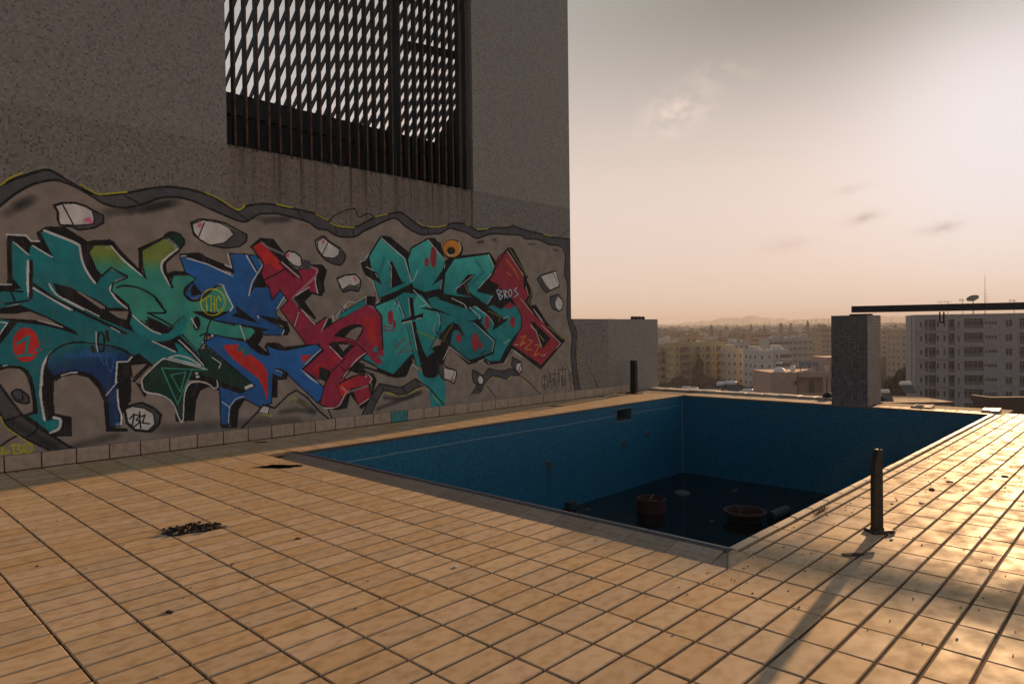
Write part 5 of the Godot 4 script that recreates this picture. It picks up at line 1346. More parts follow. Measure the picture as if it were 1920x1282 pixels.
func build_deck() -> void:
	# bed under the tiles, in four pieces round the pool
	var b := MB.new()
	for q in [[-2.6, 2.87, 0.0, 9.6, -0.30], [2.87, 10.62, 0.0, 1.0, -0.062], [2.87, 10.2, 5.275, 9.6, -0.30], [9.90, 10.62, 1.0, 5.275, -0.30]]:
		b.slab(q[0], q[1], q[4], -0.0075, q[2], q[3])
	var deck := struct("roof_deck", b.mesh(mats.grout))
	var cells := []
	var fwd := Vector3(0.721544, 0, -0.692369)
	for i in range(-10, 40):
		for j in range(0, 74):
			var x := 0.12 + 0.25 * i
			var z := 0.023 + 0.125 * j
			var cx := x + 0.125
			var cz := z + 0.0625
			if in_hole(cx, cz) or x < -2.5 or z > 9.4:
				continue
			if x > 2.8 and x < 3.1 and cz > 0.898 and cz < 5.26:
				continue
			if x > 9.8 and cz < 5.26:
				continue
			var d := Vector3(cx, 0, cz) - CAM
			var deep := d.dot(fwd)
			var side := d.dot(Vector3(0.692369, 0, 0.721544))
			var seen := deep > 0.4 and absf(side) < deep * 0.77 and -d.y / deep < 0.53
			cells.append([1.0 / pow(d.length(), 3.0) if seen else 0.0, x, z])
	cells.sort_custom(func(p, q): return p[0] > q[0])
	var shapes := []
	for mt in mats.tiles:
		var row := []
		for k in 4:
			var s := MB.new()
			var t := []
			for n in 4:
				t.append(rng.randf_range(-0.0011, 0.0011))
			s.tile(-0.1212 + rng.randf_range(-0.0008, 0.0008), 0.1212, -0.008, 0.0, -0.0570, 0.0570 + rng.randf_range(-0.0008, 0.0008), 0.0032, t)
			row.append(s.mesh(mt))
		shapes.append(row)
	var rest := MB.new()
	var n := 0
	for c in cells:
		var cx: float = c[1] + 0.125
		var cz: float = c[2] + 0.0625
		if n < 300:
			var o := part("floor_tile", shapes[rng.randi_range(0, 6)][rng.randi_range(0, 3)], deck, Vector3(cx, rng.randf_range(-0.0008, 0.0004), cz))
			o.rotation.y = rng.randf_range(-0.004, 0.004)
			n += 1
		else:
			var t := []
			for k in 4:
				t.append(rng.randf_range(-0.0015, 0.0010))
			var col: Color = mats.tiles[rng.randi_range(0, 6)].albedo_color.srgb_to_linear()
			rest.tile(cx - 0.1212, cx + 0.1212, -0.008, 0.0, cz - 0.0570, cz + 0.0570, 0.0032, t, col)
	var far := part("floor_tiles_beyond", rest.mesh(mats.tile_any), deck)
	far.set_meta("kind", "stuff")


# ------------------------------------------------------------------ pool
func pool_plane(a: Vector3, b: Vector3, c: Vector3, d: Vector3, mat: Material, u0 := 0.0, u1 := 1.0, v0 := 0.0, v1 := 1.0, into: ArrayMesh = null) -> ArrayMesh:
	var m := MB.new()
	m.quad(a, b, c, d)
	var uv2 := PackedVector2Array([Vector2(u0, v1), Vector2(u1, v0), Vector2(u1, v1), Vector2(u0, v1), Vector2(u0, v0), Vector2(u1, v0)])
	return m.mesh(mat, uv2, into)


func build_pool() -> void:
	var px0 := 3.12
	var px1 := 9.87
	var pz0 := 1.02
	var pz1 := 5.148
	var bot := -1.5
	var t := thing("swimming_pool", "drained rooftop swimming pool lined with small blue mosaic", "pool")
	# long wall below the mural, with the skimmer's opening left free
	var sx0 := 8.04
	var sx1 := 8.42
	var sy0 := -0.238
	var sy1 := -0.072
	var w: ArrayMesh = null
	for q in [[px0, sx0, bot, -0.004], [sx1, px1, bot, -0.004], [sx0, sx1, sy1, -0.004], [sx0, sx1, bot, sy0]]:
		w = pool_plane(Vector3(q[0], q[2], pz0), Vector3(q[1], q[2], pz0), Vector3(q[1], q[3], pz0), Vector3(q[0], q[3], pz0), mats.pool_side, (q[0] - px0) / 6.75, (q[1] - px0) / 6.75, -q[3] / 1.5, -q[2] / 1.5, w)
	part("side_wall", w, t)
	part("far_wall", pool_plane(Vector3(px1, bot, pz0), Vector3(px1, bot, pz1), Vector3(px1, -0.004, pz1), Vector3(px1, -0.004, pz0), mats.pool_far), t)
	part("side_wall", pool_plane(Vector3(px1, bot, pz1), Vector3(px0, bot, pz1), Vector3(px0, -0.004, pz1), Vector3(px1, -0.004, pz1), mats.pool), t)
	part("near_wall", pool_plane(Vector3(px0, bot, pz1), Vector3(px0, bot, pz0), Vector3(px0, -0.004, pz0), Vector3(px0, -0.004, pz1), mats.pool), t)
	part("floor", pool_plane(Vector3(px0, bot, pz1), Vector3(px1, bot, pz1), Vector3(px1, bot, pz0), Vector3(px0, bot, pz0), mats.pool), t)
	var sh := MB.new()
	sh.slab(px0 - 0.25, px1 + 0.25, bot - 0.25, bot - 0.004, pz0 - 0.25, pz1 + 0.12)
	part("shell", sh.mesh(mats.concrete), t)
	# skimmer
	var s := MB.new()
	var zb := pz0 - 0.24
	s.quad(Vector3(sx0, sy0, zb), Vector3(sx1, sy0, zb), Vector3(sx1, sy1, zb), Vector3(sx0, sy1, zb))
	s.quad(Vector3(sx0, sy0, pz0), Vector3(sx1, sy0, pz0), Vector3(sx1, sy0, zb), Vector3(sx0, sy0, zb))
	s.quad(Vector3(sx0, sy1, zb), Vector3(sx1, sy1, zb), Vector3(sx1, sy1, pz0), Vector3(sx0, sy1, pz0))
	s.quad(Vector3(sx0, sy0, pz0), Vector3(sx0, sy0, zb), Vector3(sx0, sy1, zb), Vector3(sx0, sy1, pz0))
	s.quad(Vector3(sx1, sy0, zb), Vector3(sx1, sy0, pz0), Vector3(sx1, sy1, pz0), Vector3(sx1, sy1, zb))
	var sk := part("skimmer", s.mesh(flat(lin(0.09, 0.13, 0.15), 0.6)), t)
	var fr := MB.new()
	for q in [[sx0 - 0.014, sx1 + 0.014, sy1, sy1 + 0.012], [sx0 - 0.014, sx1 + 0.014, sy0 - 0.012, sy0], [sx0 - 0.014, sx0, sy0, sy1], [sx1, sx1 + 0.014, sy0, sy1]]:
		fr.slab(q[0], q[1], q[2], q[3], pz0 + 0.002, pz0 + 0.008)
	part("frame", fr.mesh(flat(lin(0.12, 0.20, 0.24), 0.5)), sk)
	# inlets
	var ring := MB.new()
	ring.lathe(Vector3.ZERO, [Vector2(0.018, 0.0), Vector2(0.02, 0.012), Vector2(0.032, 0.016), Vector2(0.046, 0.008), Vector2(0.048, 0.001)], 16)
	ring.lathe(Vector3.ZERO, [Vector2(0.0, 0.003), Vector2(0.018, 0.0025)], 16)
	var rm := ring.mesh(flat(lin(0.07, 0.065, 0.06), 0.6))
	for q in [[8.21, -0.555], [8.84, -0.505], [6.565, -0.615]]:
		var o := part("inlet", rm, t, Vector3(q[0], q[1], pz0 + 0.001))
		o.rotation.x = PI / 2
	# pale sealant up the far corner
	var se := MB.new()
	se.slab(px1 - 0.012, px1 - 0.002, -1.3, -0.03, pz0 + 0.002, pz0 + 0.010)
	part("corner_seal", se.mesh(flat(lin(0.22, 0.30, 0.34), 0.6)), t)
	# sloping gutter tiles along the near edge
	var gt := []
	for k in 3:
		var g := MB.new()
		var x0 := 2.872
		var x1 := px0 - 0.040
		var a := [Vector3(x0, -0.042, 0.1235), Vector3(x1, -0.002, 0.1235), Vector3(x1, -0.002, -0.1235), Vector3(x0, -0.042, -0.1235)]
		var mid := [a[0].lerp(a[1], 0.62), a[3].lerp(a[2], 0.62)]
		g.quad(a[0], mid[0], mid[1], a[3])
		g.quad(mid[0] + Vector3(0.004, 0.0025, 0), a[1] + Vector3(0, 0.0025, 0), a[2] + Vector3(0, 0.0025, 0), mid[1] + Vector3(0.004, 0.0025, 0))
		g.quad(mid[0], mid[0] + Vector3(0.004, 0.0025, 0), mid[1] + Vector3(0.004, 0.0025, 0), mid[1])
		for i in 4:
			var q: Vector3 = a[i]
			var p: Vector3 = a[(i + 1) % 4]
			g.quad(q + Vector3(0, -0.03, 0), p + Vector3(0, -0.03, 0), p, q)
		var mt: StandardMaterial3D = mats.gutter.duplicate()
		mt.albedo_color = lin(0.32 + 0.03 * k, 0.235 + 0.025 * k, 0.165 + 0.02 * k)
		gt.append(g.mesh(mt))
	for k in 17:
		part("gutter_tile", gt[rng.randi_range(0, 2)], t, Vector3(0, rng.randf_range(-0.001, 0.001), 1.148 + 0.25 * k - 0.125))
	var gc := MB.new()
	var ca := Vector3(2.872, -0.042, 5.272)
	var cb := Vector3(px0 - 0.004, -0.003, 5.150)
	var cd := Vector3(2.872, -0.042, 5.150)
	gc.tri(cd, ca, cb)
	gc.quad(cd + Vector3(0, -0.03, 0), ca + Vector3(0, -0.03, 0), ca, cd)
	part("gutter_tile", gc.mesh(mats.gutter), t)
	var gd := MB.new()
	var ce := Vector3(2.876, -0.030, 5.270)
	gd.tri(ce, Vector3(3.118, 0.0, 5.270), Vector3(3.118, 0.0, 5.152))
	gd.quad(Vector3(3.118, 0.0, 5.152), ce + Vector3(0, -0.05, 0), ce, Vector3(3.118, 0.0, 5.152))
	gd.tri(ce, Vector3(3.118, 0.0, 5.152), Vector3(3.118, -0.06, 5.152))
	gd.tri(ce, Vector3(3.118, -0.06, 5.152), ce + Vector3(0, -0.06, 0))
	part("corner_tile", gd.mesh(mats.tiles[0]), t)
	var gb := MB.new()
	gb.slab(2.87, px0 - 0.03, -0.30, -0.075, 0.9, 5.27)
	gb.slab(2.8700, 2.8715, -0.075, -0.006, 0.9, 5.27)
	part("gutter_bed", gb.mesh(mats.grout), t)
	# rounded dark lip along the near, left and far edges
	var lip := MB.new()
	for k in 9:
		var z0 := 1.0 + k * 0.464
		lip.tube(Vector3(px0 - 0.016, -0.006, z0), Vector3(px0 - 0.016, -0.006, z0 + 0.457), 0.019, 0.019, 10)
	part("near_lip", lip.mesh(mats.lip), t)
	var ll := MB.new()
	ll.tile(px0 - 0.03, px1 + 0.03, -0.022, 0.004, pz0 - 0.022, pz0 + 0.004, 0.006)
	part("left_lip", ll.mesh(flat(lin(0.07, 0.055, 0.05), 0.5)), t)
	var fl := MB.new()
	fl.tile(px1 - 0.006, px1 + 0.034, -0.022, 0.004, pz0 + 0.006, pz1 + 0.02, 0.006)
	part("far_lip", fl.mesh(flat(lin(0.16, 0.13, 0.10), 0.5)), t)
	# right edge: pale lip pieces, a dark channel, then narrow cut tiles
	var lp := MB.new()
	lp.tile(-0.1225, 0.1225, -0.05, 0.006, -0.004, 0.040, 0.007)
	var lpm := lp.mesh(mats.lip_pale)
	var ht := []
	for k in 3:
		var hh := MB.new()
		hh.tile(-0.121, 0.121, -0.03, 0.0, 0.064, 0.116, 0.003)
		ht.append(hh.mesh(mats.tiles[[0, 2, 5][k]]))
	for k in 27:
		part("right_lip", lpm, t, Vector3(3.245 + 0.25 * k, rng.randf_range(-0.002, 0.001), pz1))
		part("cut_tile", ht[rng.randi_range(0, 2)], t, Vector3(3.245 + 0.25 * k, rng.randf_range(-0.001, 0.001), pz1))
	var ch := MB.new()
	ch.slab(px0 - 0.02, px1 + 0.03, -0.08, -0.035, pz1 - 0.004, 5.275)
	part("channel", ch.mesh(mats.grout), t)
	# stagnant black water
	var wt := MB.new()
	wt.quad(Vector3(px0 + 0.002, -1.247, pz1 - 0.002), Vector3(px1 - 0.002, -1.247, pz1 - 0.002), Vector3(px1 - 0.002, -1.247, pz0 + 0.002), Vector3(px0 + 0.002, -1.247, pz0 + 0.002))
	struct("pool_water", wt.mesh(mats.water))
	# what floats and stands in it
	var drum := thing("plant_pot", "upturned red plastic tub with a notched rim in the pool water", "tub", Vector3(7.50, -1.30, 1.93))
	var red := flat(lin(0.065, 0.015, 0.016), 0.7)
	var d := MB.new()
	d.lathe(Vector3.ZERO, [Vector2(0.175, 0.0), Vector2(0.178, 0.20), Vector2(0.185, 0.205), Vector2(0.185, 0.222), Vector2(0.176, 0.226), Vector2(0.165, 0.222), Vector2(0.158, 0.16), Vector2(0.0, 0.155)], 26)
	part("tub_body", d.mesh(red), drum)
	var dn := MB.new()
	dn.box(Vector3(-0.12, 0.226, 0.12), Vector3(0.05, 0.012, 0.09), Color.WHITE, Basis(Vector3.UP, 0.7))
	dn.box(Vector3(0.04, 0.226, -0.02), Vector3(0.30, 0.010, 0.03), Color.WHITE, Basis(Vector3.UP, 0.4))
	part("rim_bar", dn.mesh(red), drum)
	var bowl := thing("flower_bowl", "wide terracotta bowl half sunk in the black pool water", "bowl", Vector3(7.90, -1.33, 2.99))
	var terra := flat(lin(0.065, 0.030, 0.023), 0.8)
	var bw := MB.new()
	bw.lathe(Vector3.ZERO, [Vector2(0.14, 0.0), Vector2(0.21, 0.14), Vector2(0.225, 0.17), Vector2(0.25, 0.172), Vector2(0.252, 0.20), Vector2(0.235, 0.206), Vector2(0.22, 0.196), Vector2(0.19, 0.10), Vector2(0.0, 0.06)], 28)
	part("bowl_body", bw.mesh(terra), bowl)
	var st := MB.new()
	st.tube(Vector3(0.05, 0.10, -0.06), Vector3(0.16, 0.22, -0.19), 0.008, 0.005, 6)
	st.tube(Vector3(0.10, 0.17, -0.10), Vector3(0.20, 0.20, -0.22), 0.006, 0.004, 6)
	part("dry_stem", st.mesh(flat(lin(0.12, 0.08, 0.05), 0.9)), bowl)
	var pipe := thing("pipe_piece", "short green plastic pipe floating behind the terracotta bowl", "pipe", Vector3(8.30, -1.215, 3.24))
	var pp := MB.new()
	pp.tube(Vector3(-0.16, 0.0, -0.03), Vector3(0.20, 0.015, 0.02), 0.06, 0.06, 16)
	part("pipe_body", pp.mesh(flat(lin(0.025, 0.06, 0.062), 0.6)), pipe)
	var ball := MB.new()
	ball.lathe(Vector3.ZERO, [Vector2(0.115, -0.02), Vector2(0.112, 0.01), Vector2(0.09, 0.032), Vector2(0.05, 0.044), Vector2(0.0, 0.048)], 22)
	tag(part("plastic_dome", ball.mesh(flat(lin(0.07, 0.08, 0.085), 0.7)), self, Vector3(8.60, -1.25, 1.74)), "pale domed plastic lid floating near the far pool corner", "lid")
	for q in [[9.24, 2.22, 0.10, 0.03, "flat pale scrap floating close to the far pool wall", 0.3], [7.04, 1.27, 0.05, 0.04, "small pale scrap floating by the mural side pool wall", 0.9], [7.57, 2.73, 0.05, 0.02, "small light scrap between red tub and terracotta bowl", 0.1]]:
		var sc := MB.new()
		sc.tile(-q[2], q[2], 0.0, 0.008, -q[3], q[3], 0.003, [0.004, -0.002, 0.003, 0.0])
		var o := part("floating_scrap", sc.mesh(flat(lin(0.05, 0.05, 0.046), 0.8)), self, Vector3(q[0], -1.249, q[1]))
		o.rotation.y = q[5]
		tag(o, q[4], "litter")
	var blk := MB.new()
	blk.slab(-0.055, 0.055, 0.0, 0.10, -0.05, 0.05)
	tag(part("brick_end", blk.mesh(flat(lin(0.03, 0.045, 0.05), 0.9)), self, Vector3(6.93, -1.26, 1.075)), "small dark block in the water at the foot of the side wall", "block")


func build_far_edge() -> void:
	# rim strip beyond the pool, then a low broken kerb; the pillar and the beam it carries stand here
	var t := thing("edge_kerb", "low broken kerb of pale slabs along the far roof edge", "kerb")
	var bed := MB.new()
	bed.slab(9.90, 10.60, -0.06, -0.006, 1.0, 3.30)
	bed.slab(9.90, 10.22, -0.06, -0.006, 3.80, 5.275)
	part("mortar_bed", bed.mesh(mats.concrete), t)
	var r := RandomNumberGenerator.new()
	r.seed = 12
	var pale := flat(lin(0.60, 0.50, 0.38), 0.45)
	var z := -0.05
	var k := 0
	while z < 3.2:
		var wide := r.randf_range(0.16, 0.34)
		if r.randf() < 0.86:
			var b := MB.new()
			b.tile(-0.10, 0.10, 0.0, 0.030, 0.006, wide - 0.008, 0.004, [r.randf_range(-0.006, 0.006), r.randf_range(-0.004, 0.010), r.randf_range(-0.004, 0.010), r.randf_range(-0.006, 0.006)])
			part("kerb_slab", b.mesh(pale), t, Vector3(10.62 + r.randf_range(-0.015, 0.015), -0.004, z)).rotation.y = r.randf_range(-0.03, 0.03)
		z += wide
		k += 1
	z = 3.9
	while z < 5.2:
		var wide := r.randf_range(0.14, 0.30)
		if r.randf() < 0.8:
			var b := MB.new()
			b.tile(-0.08, 0.10, 0.0, 0.034, 0.006, wide - 0.012, 0.004, [r.randf_range(-0.012, 0.006), r.randf_range(-0.004, 0.012), r.randf_range(-0.004, 0.010), r.randf_range(-0.006, 0.006)])
			part("kerb_slab", b.mesh(pale), t, Vector3(10.20 + r.randf_range(-0.03, 0.02), -0.004, z)).rotation.y = r.randf_range(-0.05, 0.05)
		z += wide + (0.03 if r.randf() < 0.4 else 0.0)
	for j in 33:
		var zz := 1.02 + 0.125 * j
		if zz > 3.18 and zz < 3.85:
			continue
		var b := MB.new()
		b.tile(0.0, 0.24, 0.0, 0.014, 0.006, 0.119, 0.003)
		part("rim_tile", b.mesh(mats.tiles[r.randi_range(0, 6)]), t, Vector3(9.905, -0.014 + r.randf_range(-0.002, 0.002), zz))
	# pillar
	var p := thing("mosaic_pillar", "square grey mosaic pillar at the far pool edge", "pillar", Vector3(9.93, -0.05, 3.31))
	var b := MB.new()
	b.slab(0.0, 0.58, 0.0, 1.275, 0.0, 0.465)
	part("shaft", b.mesh(mats.pillar), p)
	# beam
	var be := thing("steel_beam", "long dark steel beam resting on the mosaic pillar", "beam", Vector3(10.0, 1.243, 3.55))
	var bb := MB.new()
	var ang := -0.012
	bb.box(Vector3(0.05, 0.043, 2.4), Vector3(0.09, 0.088, 4.8), Color.WHITE, Basis(Vector3.RIGHT, 0.009))
	part("beam_body", bb.mesh(grained(lin(0.045, 0.045, 0.05), 0.6, mats.concrete.albedo_texture, Vector3(1, 3, 1))), be)
	var sup := thing("beam_post", "dark steel post carrying the far end of the beam", "post", Vector3(10.05, -0.01, 8.15))
	var sb := MB.new()
	sb.slab(-0.05, 0.05, 0.0, 1.20, -0.05, 0.05)
	part("post_body", sb.mesh(mats.dark_steel), sup)
	var pad := MB.new()
	pad.slab(-0.06, 0.06, 0.0, 0.018, -0.10, 0.16)
	tag(part("bearing_pad", pad.mesh(mats.black), self, Vector3(10.05, 1.2255, 3.63)), "flat black bearing pad under the end of the steel beam", "pad")
	var hk := MB.new()
	var prev := Vector3(0, 0.0, -0.022)
	for i in range(1, 17):
		var a := PI * (i - 2) / 12.0
		var q := Vector3(0, -0.115 - 0.022 * sin(a), -0.022 * cos(a))
		if i < 3:
			q = Vector3(0, -0.115 * i / 2.0, -0.022)
		if i > 14:
			q = Vector3(0, -0.115 * (16 - i) / 2.0, 0.022)
		hk.tube(prev, q, 0.009, 0.009, 8, Color.WHITE, false)
		prev = q
	tag(part("hanging_loop", hk.mesh(mats.black), self, Vector3(10.05, 1.245, 4.613)), "black loop hanging below the steel beam", "loop")
	for q in [[10.72, 3.66, 0.13, 0.10, "dark lump of rubble on the right side of the pillar foot", 0.3], [10.62, 3.02, 0.07, 0.10, "small dark block beside the left side of the pillar foot", 1.2], [10.20, 4.33, 0.09, 0.035, "dark flat slab lying on the broken kerb", 0.1]]:
		var rb := MB.new()
		var rr := RandomNumberGenerator.new()
		rr.seed = int(q[0] * 100)
		var prof := [Vector2(q[2], 0.0), Vector2(q[2] * 0.97, q[3] * 0.45), Vector2(q[2] * 0.62, q[3] * 0.9), Vector2(0.0, q[3])]
		rb.lathe(Vector3.ZERO, prof, 7, Color.WHITE, Basis(Vector3.UP, q[5]))
		for i in rb.v.size():
			rb.v[i] += Vector3(sin(rb.v[i].x * 40.0) * 0.012, 0, cos(rb.v[i].z * 33.0) * 0.012)
		tag(part("rubble_lump", rb.mesh(flat(lin(0.035, 0.032, 0.03), 0.95)), self, Vector3(q[0], 0.0, q[1])), q[4], "rubble")
	# the body of the building below the roof
	var bd := MB.new()
	bd.slab(-4.0, 10.60, GROUND, -1.80, -2.1, 9.6)
	bd.slab(-4.0, 2.80, -1.797, -0.302, 0.0, 9.6)
	bd.slab(10.15, 10.58, -1.797, -0.08, -2.1, 9.5)
	bd.slab(2.80, 10.147, -1.797, -0.302, -2.1, 0.75)
	bd.slab(2.80, 10.147, -1.797, -0.302, 5.30, 9.6)
	tag(part("host_building", bd.mesh(mats.concrete), self), "concrete building that carries the roof deck and pool", "building")


# ------------------------------------------------------------------ town
func facing(yaw_deg: float) -> Basis:
	# a block whose front (+z) looks back at the roof
	return Basis(Vector3.UP, atan2(-0.721544, 0.692369) + deg_to_rad(yaw_deg))


func window_mesh(w: float, h: float, d := 0.10) -> MB:
	var b := MB.new()
	b.slab(-w / 2, w / 2, 0.0, h, -0.02, d)
	return b


func rise(d: float) -> float:
	# the plain climbs gently away from the town
	return GROUND + 19.0 * smoothstep(380.0, 1000.0, d) + 14.0 * smoothstep(1000.0, 3200.0, d)


func block(label: String, x: float, z: float, w: float, deep: float, top: float, yaw: float, color: Color, style: String, group := "") -> Node3D:
	var t := thing("apartment_block", label, "building", Vector3(x, GROUND, z), group)
	t.basis = facing(yaw)
	var h := top - GROUND
	var r := RandomNumberGenerator.new()
	r.seed = int(absf(x * 7.0 + z * 13.0))
	var mk := "town_%s" % color.to_html()
	if not mats.has(mk):
		mats[mk] = grained(color.linear_to_srgb(), 0.9, mats.stucco, Vector3(0.3, 0.1, 0.3))
	var mat: Material = mats[mk]
	var wall := MB.new()
	var glass := MB.new()
	var trim := MB.new()
	var rail := MB.new()
	var floors := maxi(2, int(h / 3.05))
	var fh := h / floors
	wall.slab(-w / 2, w / 2, 0, h, -deep, 0)
	wall.slab(-w / 2 - 0.05, w / 2 + 0.05, h + 0.003, h + 0.7, -0.25, 0.08)
	wall.slab(-w / 2 - 0.05, -w / 2 + 0.2, h + 0.003, h + 0.7, -deep, -0.253)
	wall.slab(w / 2 - 0.2, w / 2 + 0.05, h + 0.003, h + 0.7, -deep, -0.253)
	var lift := r.randf_range(-w * 0.25, w * 0.25)
	wall.slab(lift - 1.6, lift + 1.6, h + 0.003, h + 2.3, -deep * 0.75, -deep * 0.4)
	var cols := maxi(2, int(w / 2.3))
	var pitch := w / cols
	for f in range(maxi(0, floors - 8), floors):
		var y := f * fh
		if style == "ribbon":
			glass.slab(-w / 2 + 0.5, w / 2 - 0.5, y + 1.0, y + 2.3, 0.002, 0.05)
			for c in range(1, cols):
				trim.slab(-w / 2 + c * pitch - 0.15, -w / 2 + c * pitch + 0.15, y + 0.95, y + 2.35, 0.052, 0.12)
			trim.slab(-w / 2, w / 2, y + 2.45, y + 2.75, 0.002, 0.35)
			continue
		var c := 0
		while c < cols:
			var cx := -w / 2 + (c + 0.5) * pitch
			var bal := (style == "balcony" and c % 3 == 1) or (style == "redbalcony" and c % 2 == 1) or (style == "terrace" and c % 2 == 0)
			if bal:
				var bw := pitch * (1.25 if style != "terrace" else 0.96)
				glass.slab(cx - bw / 2 + 0.1, cx + bw / 2 - 0.1, y + 0.1, y + 2.35, 0.002, 0.06)
				trim.slab(cx - bw / 2, cx + bw / 2, y - 0.12, y + 0.06, 0.062, 1.3)
				rail.slab(cx - bw / 2, cx + bw / 2, y + 0.063, y + 0.95, 1.2, 1.29)
				rail.slab(cx - bw / 2, cx - bw / 2 + 0.08, y + 0.063, y + 0.95, 0.065, 1.197)
				rail.slab(cx + bw / 2 - 0.08, cx + bw / 2, y + 0.063, y + 0.95, 0.065, 1.197)
			elif style == "pair":
				for s in [-0.5, 0.5]:
					glass.slab(cx + s - 0.38, cx + s + 0.38, y + 0.95, y + 2.2, 0.002, 0.05)
				trim.slab(cx - 1.0, cx + 1.0, y + 0.82, y + 0.93, 0.002, 0.18)
			else:
				var ww := r.randf_range(0.5, 0.85)
				glass.slab(cx - ww / 2, cx + ww / 2, y + 0.9, y + 2.15, 0.002, 0.05)
				trim.slab(cx - ww / 2 - 0.1, cx + ww / 2 + 0.1, y + 0.78, y + 0.88, 0.002, 0.16)
			c += 1
		# windows on the flanks
		for k in 3:
			var zz := -deep * (0.2 + 0.3 * k)
			glass.slab(w / 2 + 0.002, w / 2 + 0.05, y + 0.9, y + 2.15, zz - 0.5, zz + 0.5)
			glass.slab(-w / 2 - 0.05, -w / 2 - 0.002, y + 0.9, y + 2.15, zz - 0.5, zz + 0.5)
	part("wall", wall.mesh(mat), t)
	var g := part("window_pane", glass.mesh(mats.town_glass), t)
	g.set_meta("kind", "stuff")
	if trim.v.size():
		part("ledge", trim.mesh(mat), t).set_meta("kind", "stuff")
	if rail.v.size():
		part("balcony_rail", rail.mesh(mats.red_rail if style == "redbalcony" else mats.grey_rail if style == "terrace" else mat), t).set_meta("kind", "stuff")
	# roof clutter: a tank, an aerial
	var cl := MB.new()
	for k in 1 + int(w / 6.0):
		var tx := r.randf_range(-w * 0.4, w * 0.4)
		var tz := r.randf_range(-deep * 0.9, -1.0)
		cl.tube(Vector3(tx - 0.7, h + 1.3, tz), Vector3(tx + 0.7, h + 1.3, tz), 0.33, 0.33, 8)
		cl.box(Vector3(tx, h + 0.5, tz), Vector3(0.1, 1.0, 0.1))
		cl.tube(Vector3(tx + 1.5, h, tz), Vector3(tx + 1.5, h + r.randf_range(2.0, 4.0), tz), 0.04, 0.03, 5)
	part("roof_clutter", cl.mesh(mats.tank_white), t).set_meta("kind", "stuff")
	return t


